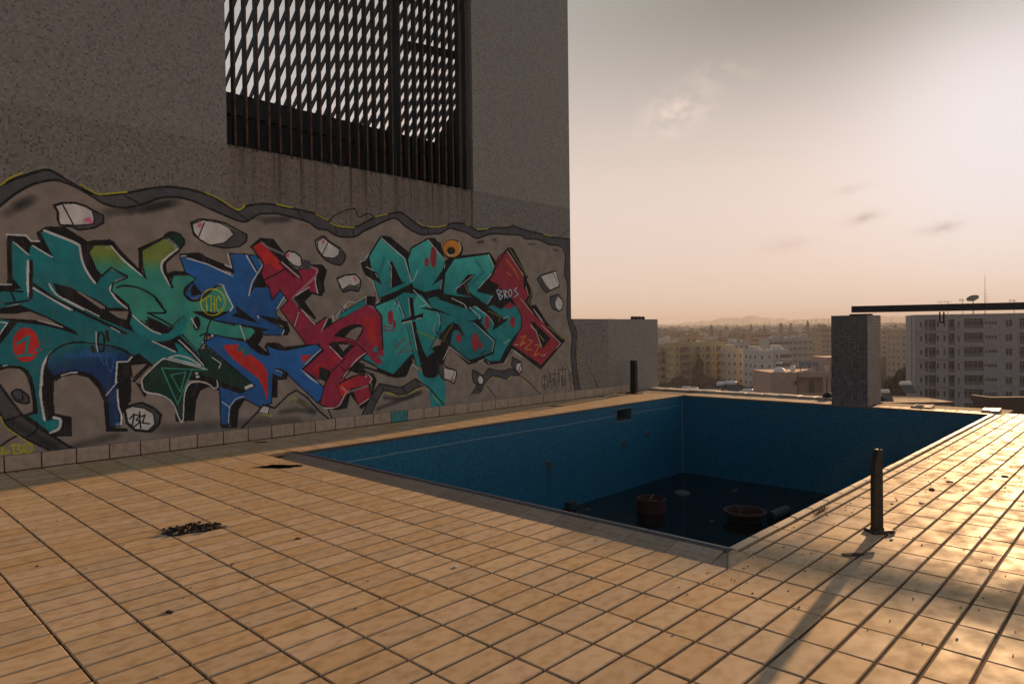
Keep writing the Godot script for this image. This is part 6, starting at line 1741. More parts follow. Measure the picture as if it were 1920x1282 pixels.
func build_town() -> void:
	mats.stucco = noise_tex(50, 0.02, [[0.0, Color(0.86, 0.86, 0.86)], [0.5, Color(0.96, 0.96, 0.96)], [1.0, Color(1, 1, 1)]], 256)
	mats.town_glass = flat(lin(0.035, 0.04, 0.045), 0.25)
	mats.red_rail = flat(lin(0.16, 0.05, 0.04), 0.8)
	mats.grey_rail = flat(lin(0.16, 0.15, 0.15), 0.8)
	mats.tank_white = flat(lin(0.66, 0.64, 0.61), 0.5)
	# the plain below the roof
	var g := MB.new()
	g.quad(Vector3(-2500, GROUND, 7000), Vector3(60, GROUND, 7000), Vector3(60, GROUND, -8000), Vector3(-2500, GROUND, -8000))
	var steps := [0.0, 380.0, 480.0, 600.0, 720.0, 840.0, 1000.0, 1500.0, 2000.0, 2600.0, 3200.0, 6500.0]
	for k in 60:
		var a0 := deg_to_rad(-80.0 + 160.0 * k / 60.0)
		var a1 := deg_to_rad(-80.0 + 160.0 * (k + 1) / 60.0)
		for i in steps.size() - 1:
			var q := []
			for e in [[steps[i], a0], [steps[i + 1], a0], [steps[i + 1], a1], [steps[i], a1]]:
				q.append(Vector3(60.5 + cos(e[1]) * e[0], rise(e[0]), -sin(e[1]) * e[0]))
			g.quad(q[0], q[1], q[2], q[3])
	struct("ground", g.mesh(grained(lin(0.13, 0.12, 0.085), 1.0, noise_tex(40, 0.03, [[0.0, Color(0.45, 0.55, 0.40)], [0.5, Color(0.75, 0.75, 0.65)], [1.0, Color(1.0, 0.9, 0.8)]], 512), Vector3(0.004, 0.004, 0.004))))
	block("pink apartment block with white balconies beside the parapet wall end", 262.7, -152.9, 8.6, 12.0, -8.0, 8, Color(.42,.30,.22), "balcony", "")
	block("white block with a roof terrace above the pink apartment block", 295.3, -169.4, 9.1, 12.0, -5.1, -5, Color(.55,.52,.48), "plain", "")
	block("ochre apartment block with dark red balconies behind the round trees", 256.9, -141.5, 6.3, 12.0, -5.7, 5, Color(.42,.31,.17), "redbalcony", "")
	block("tallest ochre tower block with a stepped top storey", 282.7, -149.3, 8.7, 12.0, -2.7, -4, Color(.45,.33,.20), "plain", "")
	block("olive yellow apartment block with dark roof terraces behind the cypress", 273.0, -136.3, 14.0, 12.0, -5.8, 6, Color(.42,.36,.20), "terrace", "")
	block("cream apartment block with four columns of small windows", 263.1, -120.7, 6.9, 12.0, -8.3, -6, Color(.52,.46,.36), "plain", "")
	block("pale grey block standing behind the cream apartment block", 328.0, -149.8, 10.7, 12.0, -6.8, 4, Color(.42,.42,.42), "plain", "")
	block("narrow pale blue block with deep dark balconies next to the cream block", 273.4, -118.6, 6.4, 12.0, -10.8, 0, Color(.42,.45,.48), "terrace", "")
	block("white block with tall corner windows right of the dark balconies", 256.1, -104.8, 6.1, 12.0, -8.5, 8, Color(.58,.57,.54), "plain", "")
	block("white block with wide dark loggias behind the pink house", 264.2, -102.2, 6.2, 12.0, -8.3, -8, Color(.58,.57,.55), "balcony", "")
	block("grey office block with long ribbon windows", 349.5, -137.5, 12.8, 12.0, -5.4, 4, Color(.36,.37,.35), "ribbon", "")
	block("grey block with three storeys of paired windows beside the pillar", 365.5, -132.4, 10.6, 12.0, -5.1, -4, Color(.40,.40,.38), "pair", "")
	block("narrow ochre block between grey block and mosaic pillar", 403.3, -139.2, 5.2, 12.0, -7.6, 0, Color(.46,.33,.18), "plain", "")
	block("brown tower block half hidden by the mosaic pillar", 449.0, -146.4, 13.4, 12.0, 0.1, 5, Color(.34,.27,.22), "pair", "")
	block("flat brown block with a red fascia behind the grey offices", 487.2, -207.8, 17.1, 12.0, -3.6, 0, Color(.38,.22,.16), "ribbon", "")
	block("pink school building with rows of windows among cypresses", 670.6, -334.4, 17.9, 12.0, -1.2, 0, Color(.42,.30,.25), "pair", "")
	block("long low white house with a dark red roof edge", 422.6, -217.3, 13.2, 12.0, -4.6, -6, Color(.50,.48,.44), "plain", "")
	block("pale green hall far off between the cypresses", 970.9, -498.0, 10.6, 12.0, 2.3, 0, Color(.34,.40,.36), "plain", "")
	block("long pale grey hall on the far side of town", 857.4, -341.9, 32.1, 12.0, 1.0, 3, Color(.42,.42,.40), "ribbon", "")
	block("brown block beyond the tree right of the mosaic pillar", 522.5, -127.6, 22.3, 12.0, -1.6, -5, Color(.38,.26,.20), "pair", "")
	block("small brown block with a lift tower beside the tall white block", 370.5, -83.8, 8.2, 12.0, -2.9, 3, Color(.40,.31,.25), "plain", "")
	# smaller houses scattered through the middle distance
	var tints := [Color(.46, .42, .36), Color(.50, .47, .43), Color(.40, .31, .24), Color(.36, .34, .31), Color(.44, .35, .25)]
	var says := ["low grey beige block in the middle of the town haze", "low off white block in the middle of the town haze", "low brown block in the middle of the town haze", "low dull grey block in the middle of the town haze", "low sand coloured block in the middle of the town haze"]
	var i := 0
	for q in [
	[549, -327, 21, 9],
	[490, -174, 32, 15],
	[1022, -507, 24, 10],
	[501, -297, 17, 16],
	[1411, -183, 30, 10],
	[788, -173, 28, 16],
	[1036, -639, 25, 14],
	[790, -420, 22, 9],
	[1561, -161, 24, 11],
	[1354, -344, 31, 16],
	[894, -314, 25, 12],
	[549, -233, 30, 8],
	[524, -113, 18, 13],
	[831, -333, 34, 10],
	[725, -369, 26, 10],
	[878, -137, 19, 13],
	[1063, -642, 13, 10],
	[1237, -283, 17, 11],
	[607, -193, 13, 14],
	[1572, -100, 28, 17],
	[422, -183, 33, 15],
	[1012, -67, 26, 15],
	[624, -323, 22, 9],
	[986, -57, 19, 8],
	[417, -222, 29, 11],
	[589, -355, 34, 12],
	[515, -328, 13, 10],
	[913, -509, 13, 12],
	[845, -35, 15, 13],
	[1132, -403, 34, 12],
	[651, -229, 13, 12],
	[810, -71, 30, 12],
	[426, -196, 17, 10],
	[785, -76, 15, 8],
	]:
		var kind := i % 5
		block(says[kind], q[0], q[1], q[2], 11.0, rise(Vector2(q[0], q[1]).length()) + q[3], fposmod(i * 37.0, 40.0) - 20.0, tints[kind], ["plain", "ribbon", "pair", "balcony"][i % 4], "small blocks in the middle distance")
		i += 1
	pink_house()
	hip_roof()
	# a dark terrace roof just below the deck on the right
	var rr := thing("terrace_roof", "dark red flat roof close below the deck in front of the tall white block", "roof", Vector3(78.0, -6.0, -1.0))
	rr.basis = facing(0)
	var b := MB.new()
	b.slab(-5.4, 12.0, GROUND + 6.0, 0.0, -2.5, 0.0)
	part("wall", b.mesh(flat(lin(0.060, 0.036, 0.032), 0.9)), rr)
	var b2 := MB.new()
	b2.slab(-5.6, 12.2, 0.003, 0.55, -0.3, 0.15)
	b2.slab(-5.6, -5.3, 0.003, 0.55, -2.5, -0.303)
	part("roof_edge", b2.mesh(flat(lin(0.065, 0.036, 0.032), 0.9)), rr)
	build_hills()


func pink_house() -> void:
	# 130 m off: flat roofed house in beige pink render, tanks and panel frames on its roof
	var t := thing("flat_roof_house", "beige pink flat roofed house with loggias right below the roof edge", "building", Vector3(131.9, -7.4, -41.5))
	t.basis = facing(0)
	var mat := grained(lin(0.40, 0.28, 0.22), 0.9, mats.stucco, Vector3(0.3, 0.1, 0.3))
	var w := MB.new()
	w.slab(-8.0, -2.95, GROUND + 7.4, 0.0, -10.0, 0.0)
	w.slab(-2.947, 8.0, GROUND + 7.4, -5.2, -10.0, -0.4)
	w.slab(-2.947, 8.0, -5.197, 0.0, -10.0, -2.2)
	w.slab(-2.947, 8.0, -1.0, -0.003, -2.197, -0.4)
	w.slab(-2.947, 8.0, -5.197, -3.9, -0.6, -0.403)
	for x in [1.9, 2.75, 7.4]:
		w.slab(x, x + 0.55, -3.897, -1.003, -0.9, -0.403)
	w.slab(3.6, 8.2, 0.003, 2.6, -9.5, -3.0)
	part("wall", w.mesh(mat), t)
	var door := MB.new()
	door.slab(0.0, 0.95, -4.2, -1.6, -2.195, -2.10)
	var dm := door.mesh(mats.town_glass)
	part("door", dm, t)
	part("door", dm, t, Vector3(4.3, 0, 0))
	var dp := MB.new()
	dp.tube(Vector3(-3.05, -8.0, 0.06), Vector3(-3.05, -0.2, 0.06), 0.07, 0.07, 8)
	dp.slab(-3.6, -3.3, -2.4, -1.6, 0.003, 0.2)
	part("drain_pipe", dp.mesh(mats.black), t)
	var dome := thing("roof_dome", "pale domed tank cover on the corner of the pink house roof", "tank", Vector3(128.4, -7.38, -46.6))
	var d := MB.new()
	d.lathe(Vector3.ZERO, [Vector2(1.05, 0.0), Vector2(1.0, 0.35), Vector2(0.8, 0.68), Vector2(0.45, 0.9), Vector2(0.0, 0.98)], 18)
	part("dome_shell", d.mesh(mats.tank_white), dome)
	var pf := thing("solar_array", "row of three dark solar panels on the pink house roof", "solar panels", Vector3(134.0, -7.38, -43.2))
	pf.basis = facing(0)
	var pm := MB.new()
	pm.box(Vector3(0, 1.35, 0), Vector3(1.15, 0.9, 0.06), Color.WHITE, Basis(Vector3.RIGHT, -0.35))
	var pmm := pm.mesh(flat(lin(0.10, 0.12, 0.15), 0.3))
	var lg := MB.new()
	lg.slab(-0.05, 0.05, 0.0, 1.2, -0.05, 0.05)
	var lgm := lg.mesh(mats.dark_steel)
	for k in 3:
		part("panel", pmm, pf, Vector3(-1.3 + 1.3 * k, 0, 0))
		part("leg", lgm, pf, Vector3(-1.6 + 1.6 * k, 0, -0.1))
	for q in [[131.6, -45.3, 0.9, "white upright water tank between the solar panels"], [135.9, -40.6, 1.0, "tan upright water tank right of the solar panels"]]:
		var s := MB.new()
		s.lathe(Vector3.ZERO, [Vector2(0.0, 0.0), Vector2(0.42, 0.0), Vector2(0.42, q[2]), Vector2(0.2, q[2] + 0.16), Vector2(0.0, q[2] + 0.18)], 12)
		tag(part("water_tank", s.mesh(mats.tank_white if q[2] < 0.95 else flat(lin(0.5, 0.40, 0.28), 0.6)), self, Vector3(q[0], -7.38, q[1])), q[3], "water tank", "roof tanks")
	heater(Vector3(158.6, -7.3, -59.1), "white water tank lying on a stand behind the domed cover", 0.85)


func heater(at: Vector3, label: String, s := 1.0) -> void:
	var t := thing("solar_heater", label, "water tank", at, "roof tanks")
	t.basis = facing(rng.randf_range(-25, 25)).scaled(Vector3(s, s, s))
	var b := MB.new()
	b.lathe(Vector3.ZERO, [Vector2(0.0, -0.75), Vector2(0.2, -0.72), Vector2(0.32, -0.6), Vector2(0.32, 0.6), Vector2(0.2, 0.72), Vector2(0.0, 0.75)], 14, Color.WHITE, Basis(Vector3.BACK, PI / 2))
	part("tank", b.mesh(mats.tank_white), t)
	var p := MB.new()
	p.box(Vector3(0, -0.65, 0.75), Vector3(1.6, 1.5, 0.07), Color.WHITE, Basis(Vector3.RIGHT, -0.85))
	part("panel", p.mesh(flat(lin(0.05, 0.055, 0.06), 0.35)), t)
	var l := MB.new()
	for x in [-0.5, 0.5]:
		l.slab(x - 0.03, x + 0.03, -1.3, -0.3, -0.03, 0.03)
	part("stand", l.mesh(mats.dark_steel), t)


func hip_roof() -> void:
	var t := thing("hip_roof_house", "house with a low brown hipped roof under the round trees", "house", Vector3(103.6, -8.0, -45.0))
	t.basis = facing(6)
	var r := MB.new()
	var a := [Vector3(-5.2, -1.9, 4.0), Vector3(5.2, -1.9, 4.0), Vector3(5.2, -1.9, -6.0), Vector3(-5.2, -1.9, -6.0)]
	var p := [Vector3(-1.2, 0, -1.0), Vector3(1.0, 0, -1.0)]
	r.quad(a[0], a[1], p[1], p[0])
	r.tri(a[1], a[2], p[1])
	r.quad(a[2], a[3], p[0], p[1])
	r.tri(a[3], a[0], p[0])
	r.quad(a[3], a[2], a[1], a[0])
	part("roof", r.mesh(grained(lin(0.055, 0.034, 0.026), 0.95, mats.concrete.albedo_texture, Vector3(0.1, 0.1, 0.1))), t)
	var w := MB.new()
	w.slab(-4.7, 4.7, GROUND + 8.0, -1.905, -5.5, 3.5)
	part("wall", w.mesh(flat(lin(0.40, 0.34, 0.26), 0.9)), t)
	heater(Vector3(85.2, -7.2, -41.7), "leftmost white water tank among three below the kerb", 0.85)
	heater(Vector3(85.9, -7.3, -40.9), "middle white water tank among three below the kerb", 0.8)
	heater(Vector3(82.2, -6.1, -34.9), "white water tank above the brown hipped roof, left of its pair", 0.95)
	heater(Vector3(82.9, -6.0, -34.0), "white water tank above the brown hipped roof, right of its pair", 0.95)
	heater(Vector3(76.8, -6.3, -28.9), "white water tank next to the corner of the pink house", 0.8)
	heater(Vector3(99.2, -7.6, -20.6), "white water tank by the foot of the mosaic pillar, lower of two", 1.0)
	heater(Vector3(101.5, -6.6, -18.6), "white water tank by the foot of the mosaic pillar, upper of two", 1.0)
	# roofs that carry those tanks
	for q in [[85.5, -41.0, 8.0, -8.35, "brown tiled roof carrying two white tanks below the kerb", 0.10], [82.5, -34.2, 6.0, -7.4, "flat dark roof carrying a pair of white tanks", 0.06], [77.5, -28.2, 5.0, -7.4, "small flat dark roof beside the pink house", 0.05], [100.5, -19.0, 12.0, -8.9, "red brown roof with tanks right of the mosaic pillar", 0.13]]:
		var h := thing("low_house", q[4], "house", Vector3(q[0], q[3], q[1]))
		h.basis = facing(0)
		var b := MB.new()
		b.slab(-q[2] / 2, q[2] / 2, GROUND - q[3], -0.25, -7.0, 1.0)
		part("wall", b.mesh(flat(lin(0.30, 0.25, 0.20), 0.9)), h)
		var rf := MB.new()
		rf.slab(-q[2] / 2 - 0.3, q[2] / 2 + 0.3, -0.247, 0.0, -7.3, 1.3)
		part("roof", rf.mesh(flat(lin(q[5] * 0.4, q[5] * 0.25, q[5] * 0.2), 0.9)), h)


func build_hills() -> void:
	var n := FastNoiseLite.new()
	n.seed = 2
	n.frequency = 0.0011
	n.fractal_octaves = 5
	for q in [[3500.0, 62.0, "hills"], [5400.0, 112.0, "hills"]]:
		var b := MB.new()
		var old := []
		for k in 561:
			var a := deg_to_rad(-14.0 + 70.0 * k / 560.0)
			var dist: float = q[0]
			var p := CAM + Vector3(cos(a), 0, -sin(a)) * dist
			var height: float = q[1] * (0.82 + 0.55 * n.get_noise_2d(p.x * 0.9, p.z * 0.9) + 0.10 * n.get_noise_2d(p.x * 9.0, p.z * 9.0)) + absf(n.get_noise_1d(k * 900.0)) * 8.0 + rng.randf_range(0.0, 6.0)
			var out := Vector3(cos(a), 0, -sin(a))
			var row := [Vector3(p.x, GROUND, p.z) - out * 900.0, Vector3(p.x, GROUND + height * 0.55, p.z) - out * 330.0, Vector3(p.x, GROUND + height, p.z), Vector3(p.x, GROUND - 5.0, p.z) + out * 900.0]
			if old.size():
				for m in 3:
					b.quad(row[m], old[m], old[m + 1], row[m + 1])
			old = row
		struct("hills", b.mesh(flat(lin(0.10, 0.12, 0.075), 1.0)))


func build_big_block() -> void:
	# tall white block, 150 m off, front parallel to the roof's view of it
	var dx := 1.0
	var t := thing("tall_apartment_block", "tall white apartment block with recessed balconies behind the steel beam", "building", Vector3(169.2, 3.4, -33.6))
	t.basis = facing(-23)
	var mat := grained(lin(0.30, 0.298, 0.315), 0.9, mats.stucco, Vector3(0.35, 0.12, 0.35))
	var w := MB.new()
	var right := 30.0
	var low := GROUND - 3.4
	var fh := 3.0
	# openings along one storey, in metres from the left corner: [from, to, sill, head, kind]
	var holes := []
	for q in [[1.0, 1.4, 0.9, 2.0, 'w'], [1.9, 2.5, 0.35, 2.45, 'd'], [2.65, 4.0, 0.1, 2.5, 'b'], [4.14, 4.54, 0.9, 2.1, 'w'], [5.38, 5.77, 0.9, 2.1, 'w'], [6.31, 7.44, 0.1, 2.5, 'b'], [8.02, 8.31, 0.7, 2.1, 'w'], [9.18, 12.63, 0.55, 2.6, 'b'], [12.91, 13.19, 1.35, 2.0, 'w'], [13.43, 15.03, 1.35, 2.0, 's'], [16.56, 17.67, 0.85, 2.25, 'w'], [18.96, 20.33, 0.3, 2.55, 'b'], [21.05, 22.14, 0.8, 2.2, 'w'], [24.0, 25.4, 0.3, 2.55, 'b'], [27.0, 28.1, 0.8, 2.2, 'w']]:
		holes.append([q[0] * dx, q[1] * dx, q[2], q[3], q[4]])
	var rec := 1.1
	w.slab(0.0, right, low, -0.62, -14.0, -rec)          # core, set back behind the front skin
	w.slab(-0.05, right, -0.617, 0.0, -14.0, 0.0)         # roof band
	w.slab(0.0, 0.08, low, -0.62, -rec + 0.003, -0.003)
	w.slab(right - 0.08, right, low, -0.62, -rec + 0.003, -0.003)
	var floors := 11
	var lines := MB.new()
	var glass := {}
	var rails := []
	for f in floors:
		var y0 := -0.62 - fh * (f + 1)
		# the skin: sill band, piers between the holes, head band
		var x := 0.0
		for hh in holes:
			if hh[0] > x + 0.01:
				w.slab(x, hh[0], y0, y0 + fh - 0.002, -0.25, 0.0)
			w.slab(hh[0], hh[1], y0, y0 + hh[2], -0.25, -0.002)
			w.slab(hh[0], hh[1], y0 + hh[3], y0 + fh - 0.002, -0.25, -0.002)
			x = hh[1]
		w.slab(x, right, y0, y0 + fh - 0.002, -0.25, 0.0)
		w.slab(0.09, right - 0.09, y0 - 0.08, y0 + 0.08, -rec + 0.004, -0.252)
		if f % 2 == 0:
			lines.slab(0.0, 8.6, y0 - 0.06, y0 + 0.04, 0.002, 0.28)
	part("wall", w.mesh(mat), t)
	part("floor_ledge", lines.mesh(mat), t).set_meta("kind", "stuff")
	var r := RandomNumberGenerator.new()
	r.seed = 5
	var panes := [flat(lin(0.020, 0.022, 0.026), 0.35), flat(lin(0.045, 0.065, 0.085), 0.4), flat(lin(0.055, 0.030, 0.024), 0.6), flat(lin(0.045, 0.045, 0.047), 0.5)]
	var made := {}
	for f in 8:
		var y0 := -0.62 - fh * (f + 1)
		for k in holes.size():
			var hh: Array = holes[k]
			var pick := 0
			if hh[4] == "w":
				pick = [0, 0, 1, 2, 0, 3][r.randi_range(0, 5)]
			var key := "%d_%d" % [k, pick]
			if not made.has(key):
				var b := MB.new()
				var zz: float = -0.20 if hh[4] == "w" or hh[4] == "s" else -rec + 0.006
				b.slab(hh[0] + 0.004, hh[1] - 0.004, hh[2] + 0.004, hh[3] - 0.004, zz - 0.03 if zz > -0.5 else zz, zz + 0.03)
				var m := b.mesh(panes[pick])
				var fb := MB.new()
				var bars := 1 if hh[1] - hh[0] < 1.0 else 2 if hh[1] - hh[0] < 2.2 else 4
				if hh[4] == "s":
					bars = 5
				for j in range(1, bars):
					var bx: float = lerpf(hh[0], hh[1], j / float(bars))
					fb.slab(bx - 0.05, bx + 0.05, hh[2] + 0.004, hh[3] - 0.004, zz + 0.032, zz + 0.07)
				if hh[4] == "b":
					fb.slab(hh[0] + 0.004, hh[1] - 0.004, hh[3] - 0.55, hh[3] - 0.45, zz + 0.072, zz + 0.11)
				if fb.v.size():
					fb.mesh(mat, PackedVector2Array(), m)
				made[key] = m
			part("balcony_door" if hh[4] == "b" or hh[4] == "d" else "window", made[key], t, Vector3(0, y0, 0))
			if hh[4] == "b" or hh[4] == "d":
				var rk := "rail_%d" % k
				if not made.has(rk):
					var b := MB.new()
					b.slab(hh[0] + 0.02, hh[1] - 0.02, hh[2] + 0.003, hh[2] + 0.75, -0.16, -0.12)
					made[rk] = b.mesh(flat(lin(0.10, 0.105, 0.115), 0.5))
				part("balcony_rail", made[rk], t, Vector3(0, y0, 0))
	var gl := MB.new()
	gl.slab(-0.16, -0.053, low, -0.35, -13.0, -4.0)
	part("side_stair", gl.mesh(grained(lin(0.29, 0.29, 0.30), 0.9, mats.stucco, Vector3(0.35, 0.12, 0.35))), t)
	# a red bucket in the third balcony
	var red := MB.new()
	red.lathe(Vector3.ZERO, [Vector2(0.0, 0.0), Vector2(0.24, 0.0), Vector2(0.30, 0.5), Vector2(0.0, 0.5)], 10)
	var at: Vector3 = t.transform * Vector3(10.9, -0.62 - 9.0 + 0.60, -0.7)
	tag(part("red_bucket", red.mesh(flat(lin(0.4, 0.03, 0.03), 0.6)), self, at), "red bucket standing in a balcony of the tall white block", "bucket")
	# aerials on its roof
	var dish := thing("satellite_dish", "large mesh satellite dish on the tall white block roof", "satellite dish", Vector3(177.1, 3.41, -24.2))
	dish.basis = facing(0)
	var d := MB.new()
	var tilt := Basis(Quaternion(Vector3.UP, Vector3(-0.48, 0.80, 0.30).normalized()))
	d.lathe(Vector3(0, 3.1, 0), [Vector2(0.0, -0.0), Vector2(0.45, 0.06), Vector2(0.85, 0.2), Vector2(1.2, 0.42), Vector2(1.22, 0.44), Vector2(0.85, 0.17), Vector2(0.0, -0.04)], 22, Color.WHITE, tilt)
	part("reflector", d.mesh(flat(lin(0.20, 0.19, 0.13), 0.7)), dish)
	var m := MB.new()
	m.tube(Vector3(0, 0, 0), Vector3(0, 3.1, 0), 0.09, 0.08, 8)
	part("mast", m.mesh(mats.dark_steel), dish)
	var fd := MB.new()
	for k in 3:
		var a := TAU * k / 3.0
		fd.tube(Vector3(0, 3.1, 0) + tilt * Vector3(cos(a) * 1.1, 0.40, sin(a) * 1.1), Vector3(0, 3.1, 0) + tilt * Vector3(0, 1.0, 0), 0.025, 0.025, 5)
	fd.box(Vector3(0, 3.1, 0) + tilt * Vector3(0, 1.0, 0), Vector3(0.2, 0.25, 0.2))
	part("feed_arm", fd.mesh(mats.dark_steel), dish)
	var mast := thing("aerial_mast", "tall thin aerial mast beside the satellite dish", "aerial", Vector3(177.9, 3.41, -22.2))
	mast.basis = facing(0)
	var a1 := MB.new()
	a1.tube(Vector3.ZERO, Vector3(0, 8.4, 0), 0.07, 0.03, 6)
	part("mast", a1.mesh(flat(lin(0.25, 0.2, 0.13), 0.6)), mast)
	var a2 := MB.new()
	for k in 4:
		a2.box(Vector3(0.35, 2.6 + 0.55 * k, 0), Vector3(1.0 - 0.12 * k, 0.05, 0.05))
	a2.lathe(Vector3(0.8, 1.7, 0), [Vector2(0.0, 0.0), Vector2(0.35, 0.06), Vector2(0.48, 0.2), Vector2(0.0, 0.12)], 12, Color.WHITE, Basis(Vector3.RIGHT, 1.2))
	part("aerial_rods", a2.mesh(flat(lin(0.12, 0.10, 0.08), 0.6)), mast)
	for q in [[175.4, -28.6, 3.0, "thin television aerial pointing left on the white block roof", 1.9], [176.4, -26.0, 3.3, "small stacked television aerial just left of the satellite dish", 0.7], [179.7, -17.3, 2.9, "small television aerial near the right frame edge on the roof", 1.0]]:
		var o := thing("roof_aerial", q[3], "aerial", Vector3(q[0], 3.41, q[1]), "aerials on the white block")
		o.basis = facing(0)
		var b := MB.new()
		b.tube(Vector3.ZERO, Vector3(0, q[2], 0), 0.05, 0.04, 6)
		part("mast", b.mesh(flat(lin(0.25, 0.2, 0.13), 0.6)), o)
		var c := MB.new()
		c.box(Vector3(-q[4] * 0.4, q[2] - 0.2, 0), Vector3(q[4] * 1.6, 0.05, 0.05))
		for k in 5:
			c.box(Vector3(-q[4] * (1.0 - 0.3 * k), q[2] - 0.2, 0), Vector3(0.04, 0.7 - 0.08 * k, 0.04))
		part("aerial_rods", c.mesh(flat(lin(0.25, 0.2, 0.13), 0.6)), o)


# ------------------------------------------------------------------ trees
func leaf_cloud(r: RandomNumberGenerator, shape: Array, count: int, size: float, b: MB) -> void:
	# shape: ellipsoids [centre, radii]; leaf clumps sit near their surfaces
	for k in count:
		var s: Array = shape[r.randi_range(0, shape.size() - 1)]
		var d := Vector3(r.randfn(), r.randfn(), r.randfn()).normalized()
		var rad := pow(r.randf(), 0.30)
		var p: Vector3 = s[0] + d * (s[1] as Vector3) * rad
		var q := Basis(Vector3(r.randfn(), r.randfn(), r.randfn()).normalized(), r.randf() * TAU)
		var k2 := size * r.randf_range(0.6, 1.3)
		var tone := r.randf_range(0.6, 1.35)
		var c := Color(0.026 * tone, 0.036 * tone * r.randf_range(0.9, 1.1), 0.021 * tone)
		b.tri(p + q * Vector3(-k2, -k2 * 0.4, 0), p + q * Vector3(k2, -k2 * 0.4, 0), p + q * Vector3(0, k2, 0), c)
		b.tri(p + q * Vector3(-k2 * 0.4, 0, -k2), p + q * Vector3(0, k2 * 0.8, k2 * 0.3), p + q * Vector3(k2 * 0.3, -k2 * 0.5, k2), c)


func tree_mesh(kind: String, seed_: int) -> Array:
	var r := RandomNumberGenerator.new()
	r.seed = seed_
	var crown := MB.new()
	var trunk := MB.new()
	var shape := []
	if kind == "cypress":
		for k in 9:
			var y := 1.2 + k * 1.15
			var rad := 1.25 * (1.0 - pow(absf(k - 2.5) / 7.2, 1.5))
			shape.append([Vector3(r.randf_range(-0.12, 0.12), y, r.randf_range(-0.12, 0.12)), Vector3(maxf(rad, 0.22), 1.0, maxf(rad, 0.22))])
		leaf_cloud(r, shape, 2600, 0.30, crown)
		trunk.tube(Vector3.ZERO, Vector3(0, 8.0, 0), 0.22, 0.05, 7)
	elif kind == "conifer":
		for k in 8:
			var y := 2.2 + k * 1.2
			var rad := 3.0 * (1.0 - k / 8.4)
			for j in 3:
				var a := r.randf() * TAU
				shape.append([Vector3(cos(a) * rad * 0.4, y, sin(a) * rad * 0.4), Vector3(rad * 0.65, 0.55, rad * 0.65)])
		leaf_cloud(r, shape, 2200, 0.42, crown)
		trunk.tube(Vector3.ZERO, Vector3(0, 10.5, 0), 0.28, 0.06, 7)
	else:
		for k in 15:
			var a := r.randf() * TAU
			var d := r.randf_range(0.6, 3.9)
			shape.append([Vector3(cos(a) * d, r.randf_range(4.2, 8.6) - d * 0.35, sin(a) * d), Vector3(r.randf_range(1.4, 2.3), r.randf_range(1.1, 1.8), r.randf_range(1.4, 2.3))])
		leaf_cloud(r, shape, 7500, 0.42, crown)
		trunk.tube(Vector3.ZERO, Vector3(0.2, 3.4, 0.1), 0.42, 0.28, 9)
		for k in 6:
			var s: Array = shape[k * 2]
			trunk.tube(Vector3(0.2, 3.2, 0.1), s[0], 0.2, 0.06, 6)
	return [crown.mesh(mats.leaves), trunk.mesh(mats.bark)]


func tree(kind: String, at: Vector3, height: float, label: String, meshes: Array, spread := 1.0, group := "") -> void:
	var full: float = {"cypress": 11.4, "conifer": 11.6}.get(kind, 9.8)
	var t := thing({"cypress": "cypress_tree", "conifer": "conifer_tree"}.get(kind, "round_tree"), label, "tree", at, group)
	var s := height / full
	t.basis = Basis(Vector3.UP, rng.randf() * TAU).scaled(Vector3(s * spread, s, s * spread))
	part("crown", meshes[0], t)
	part("trunk", meshes[1], t)


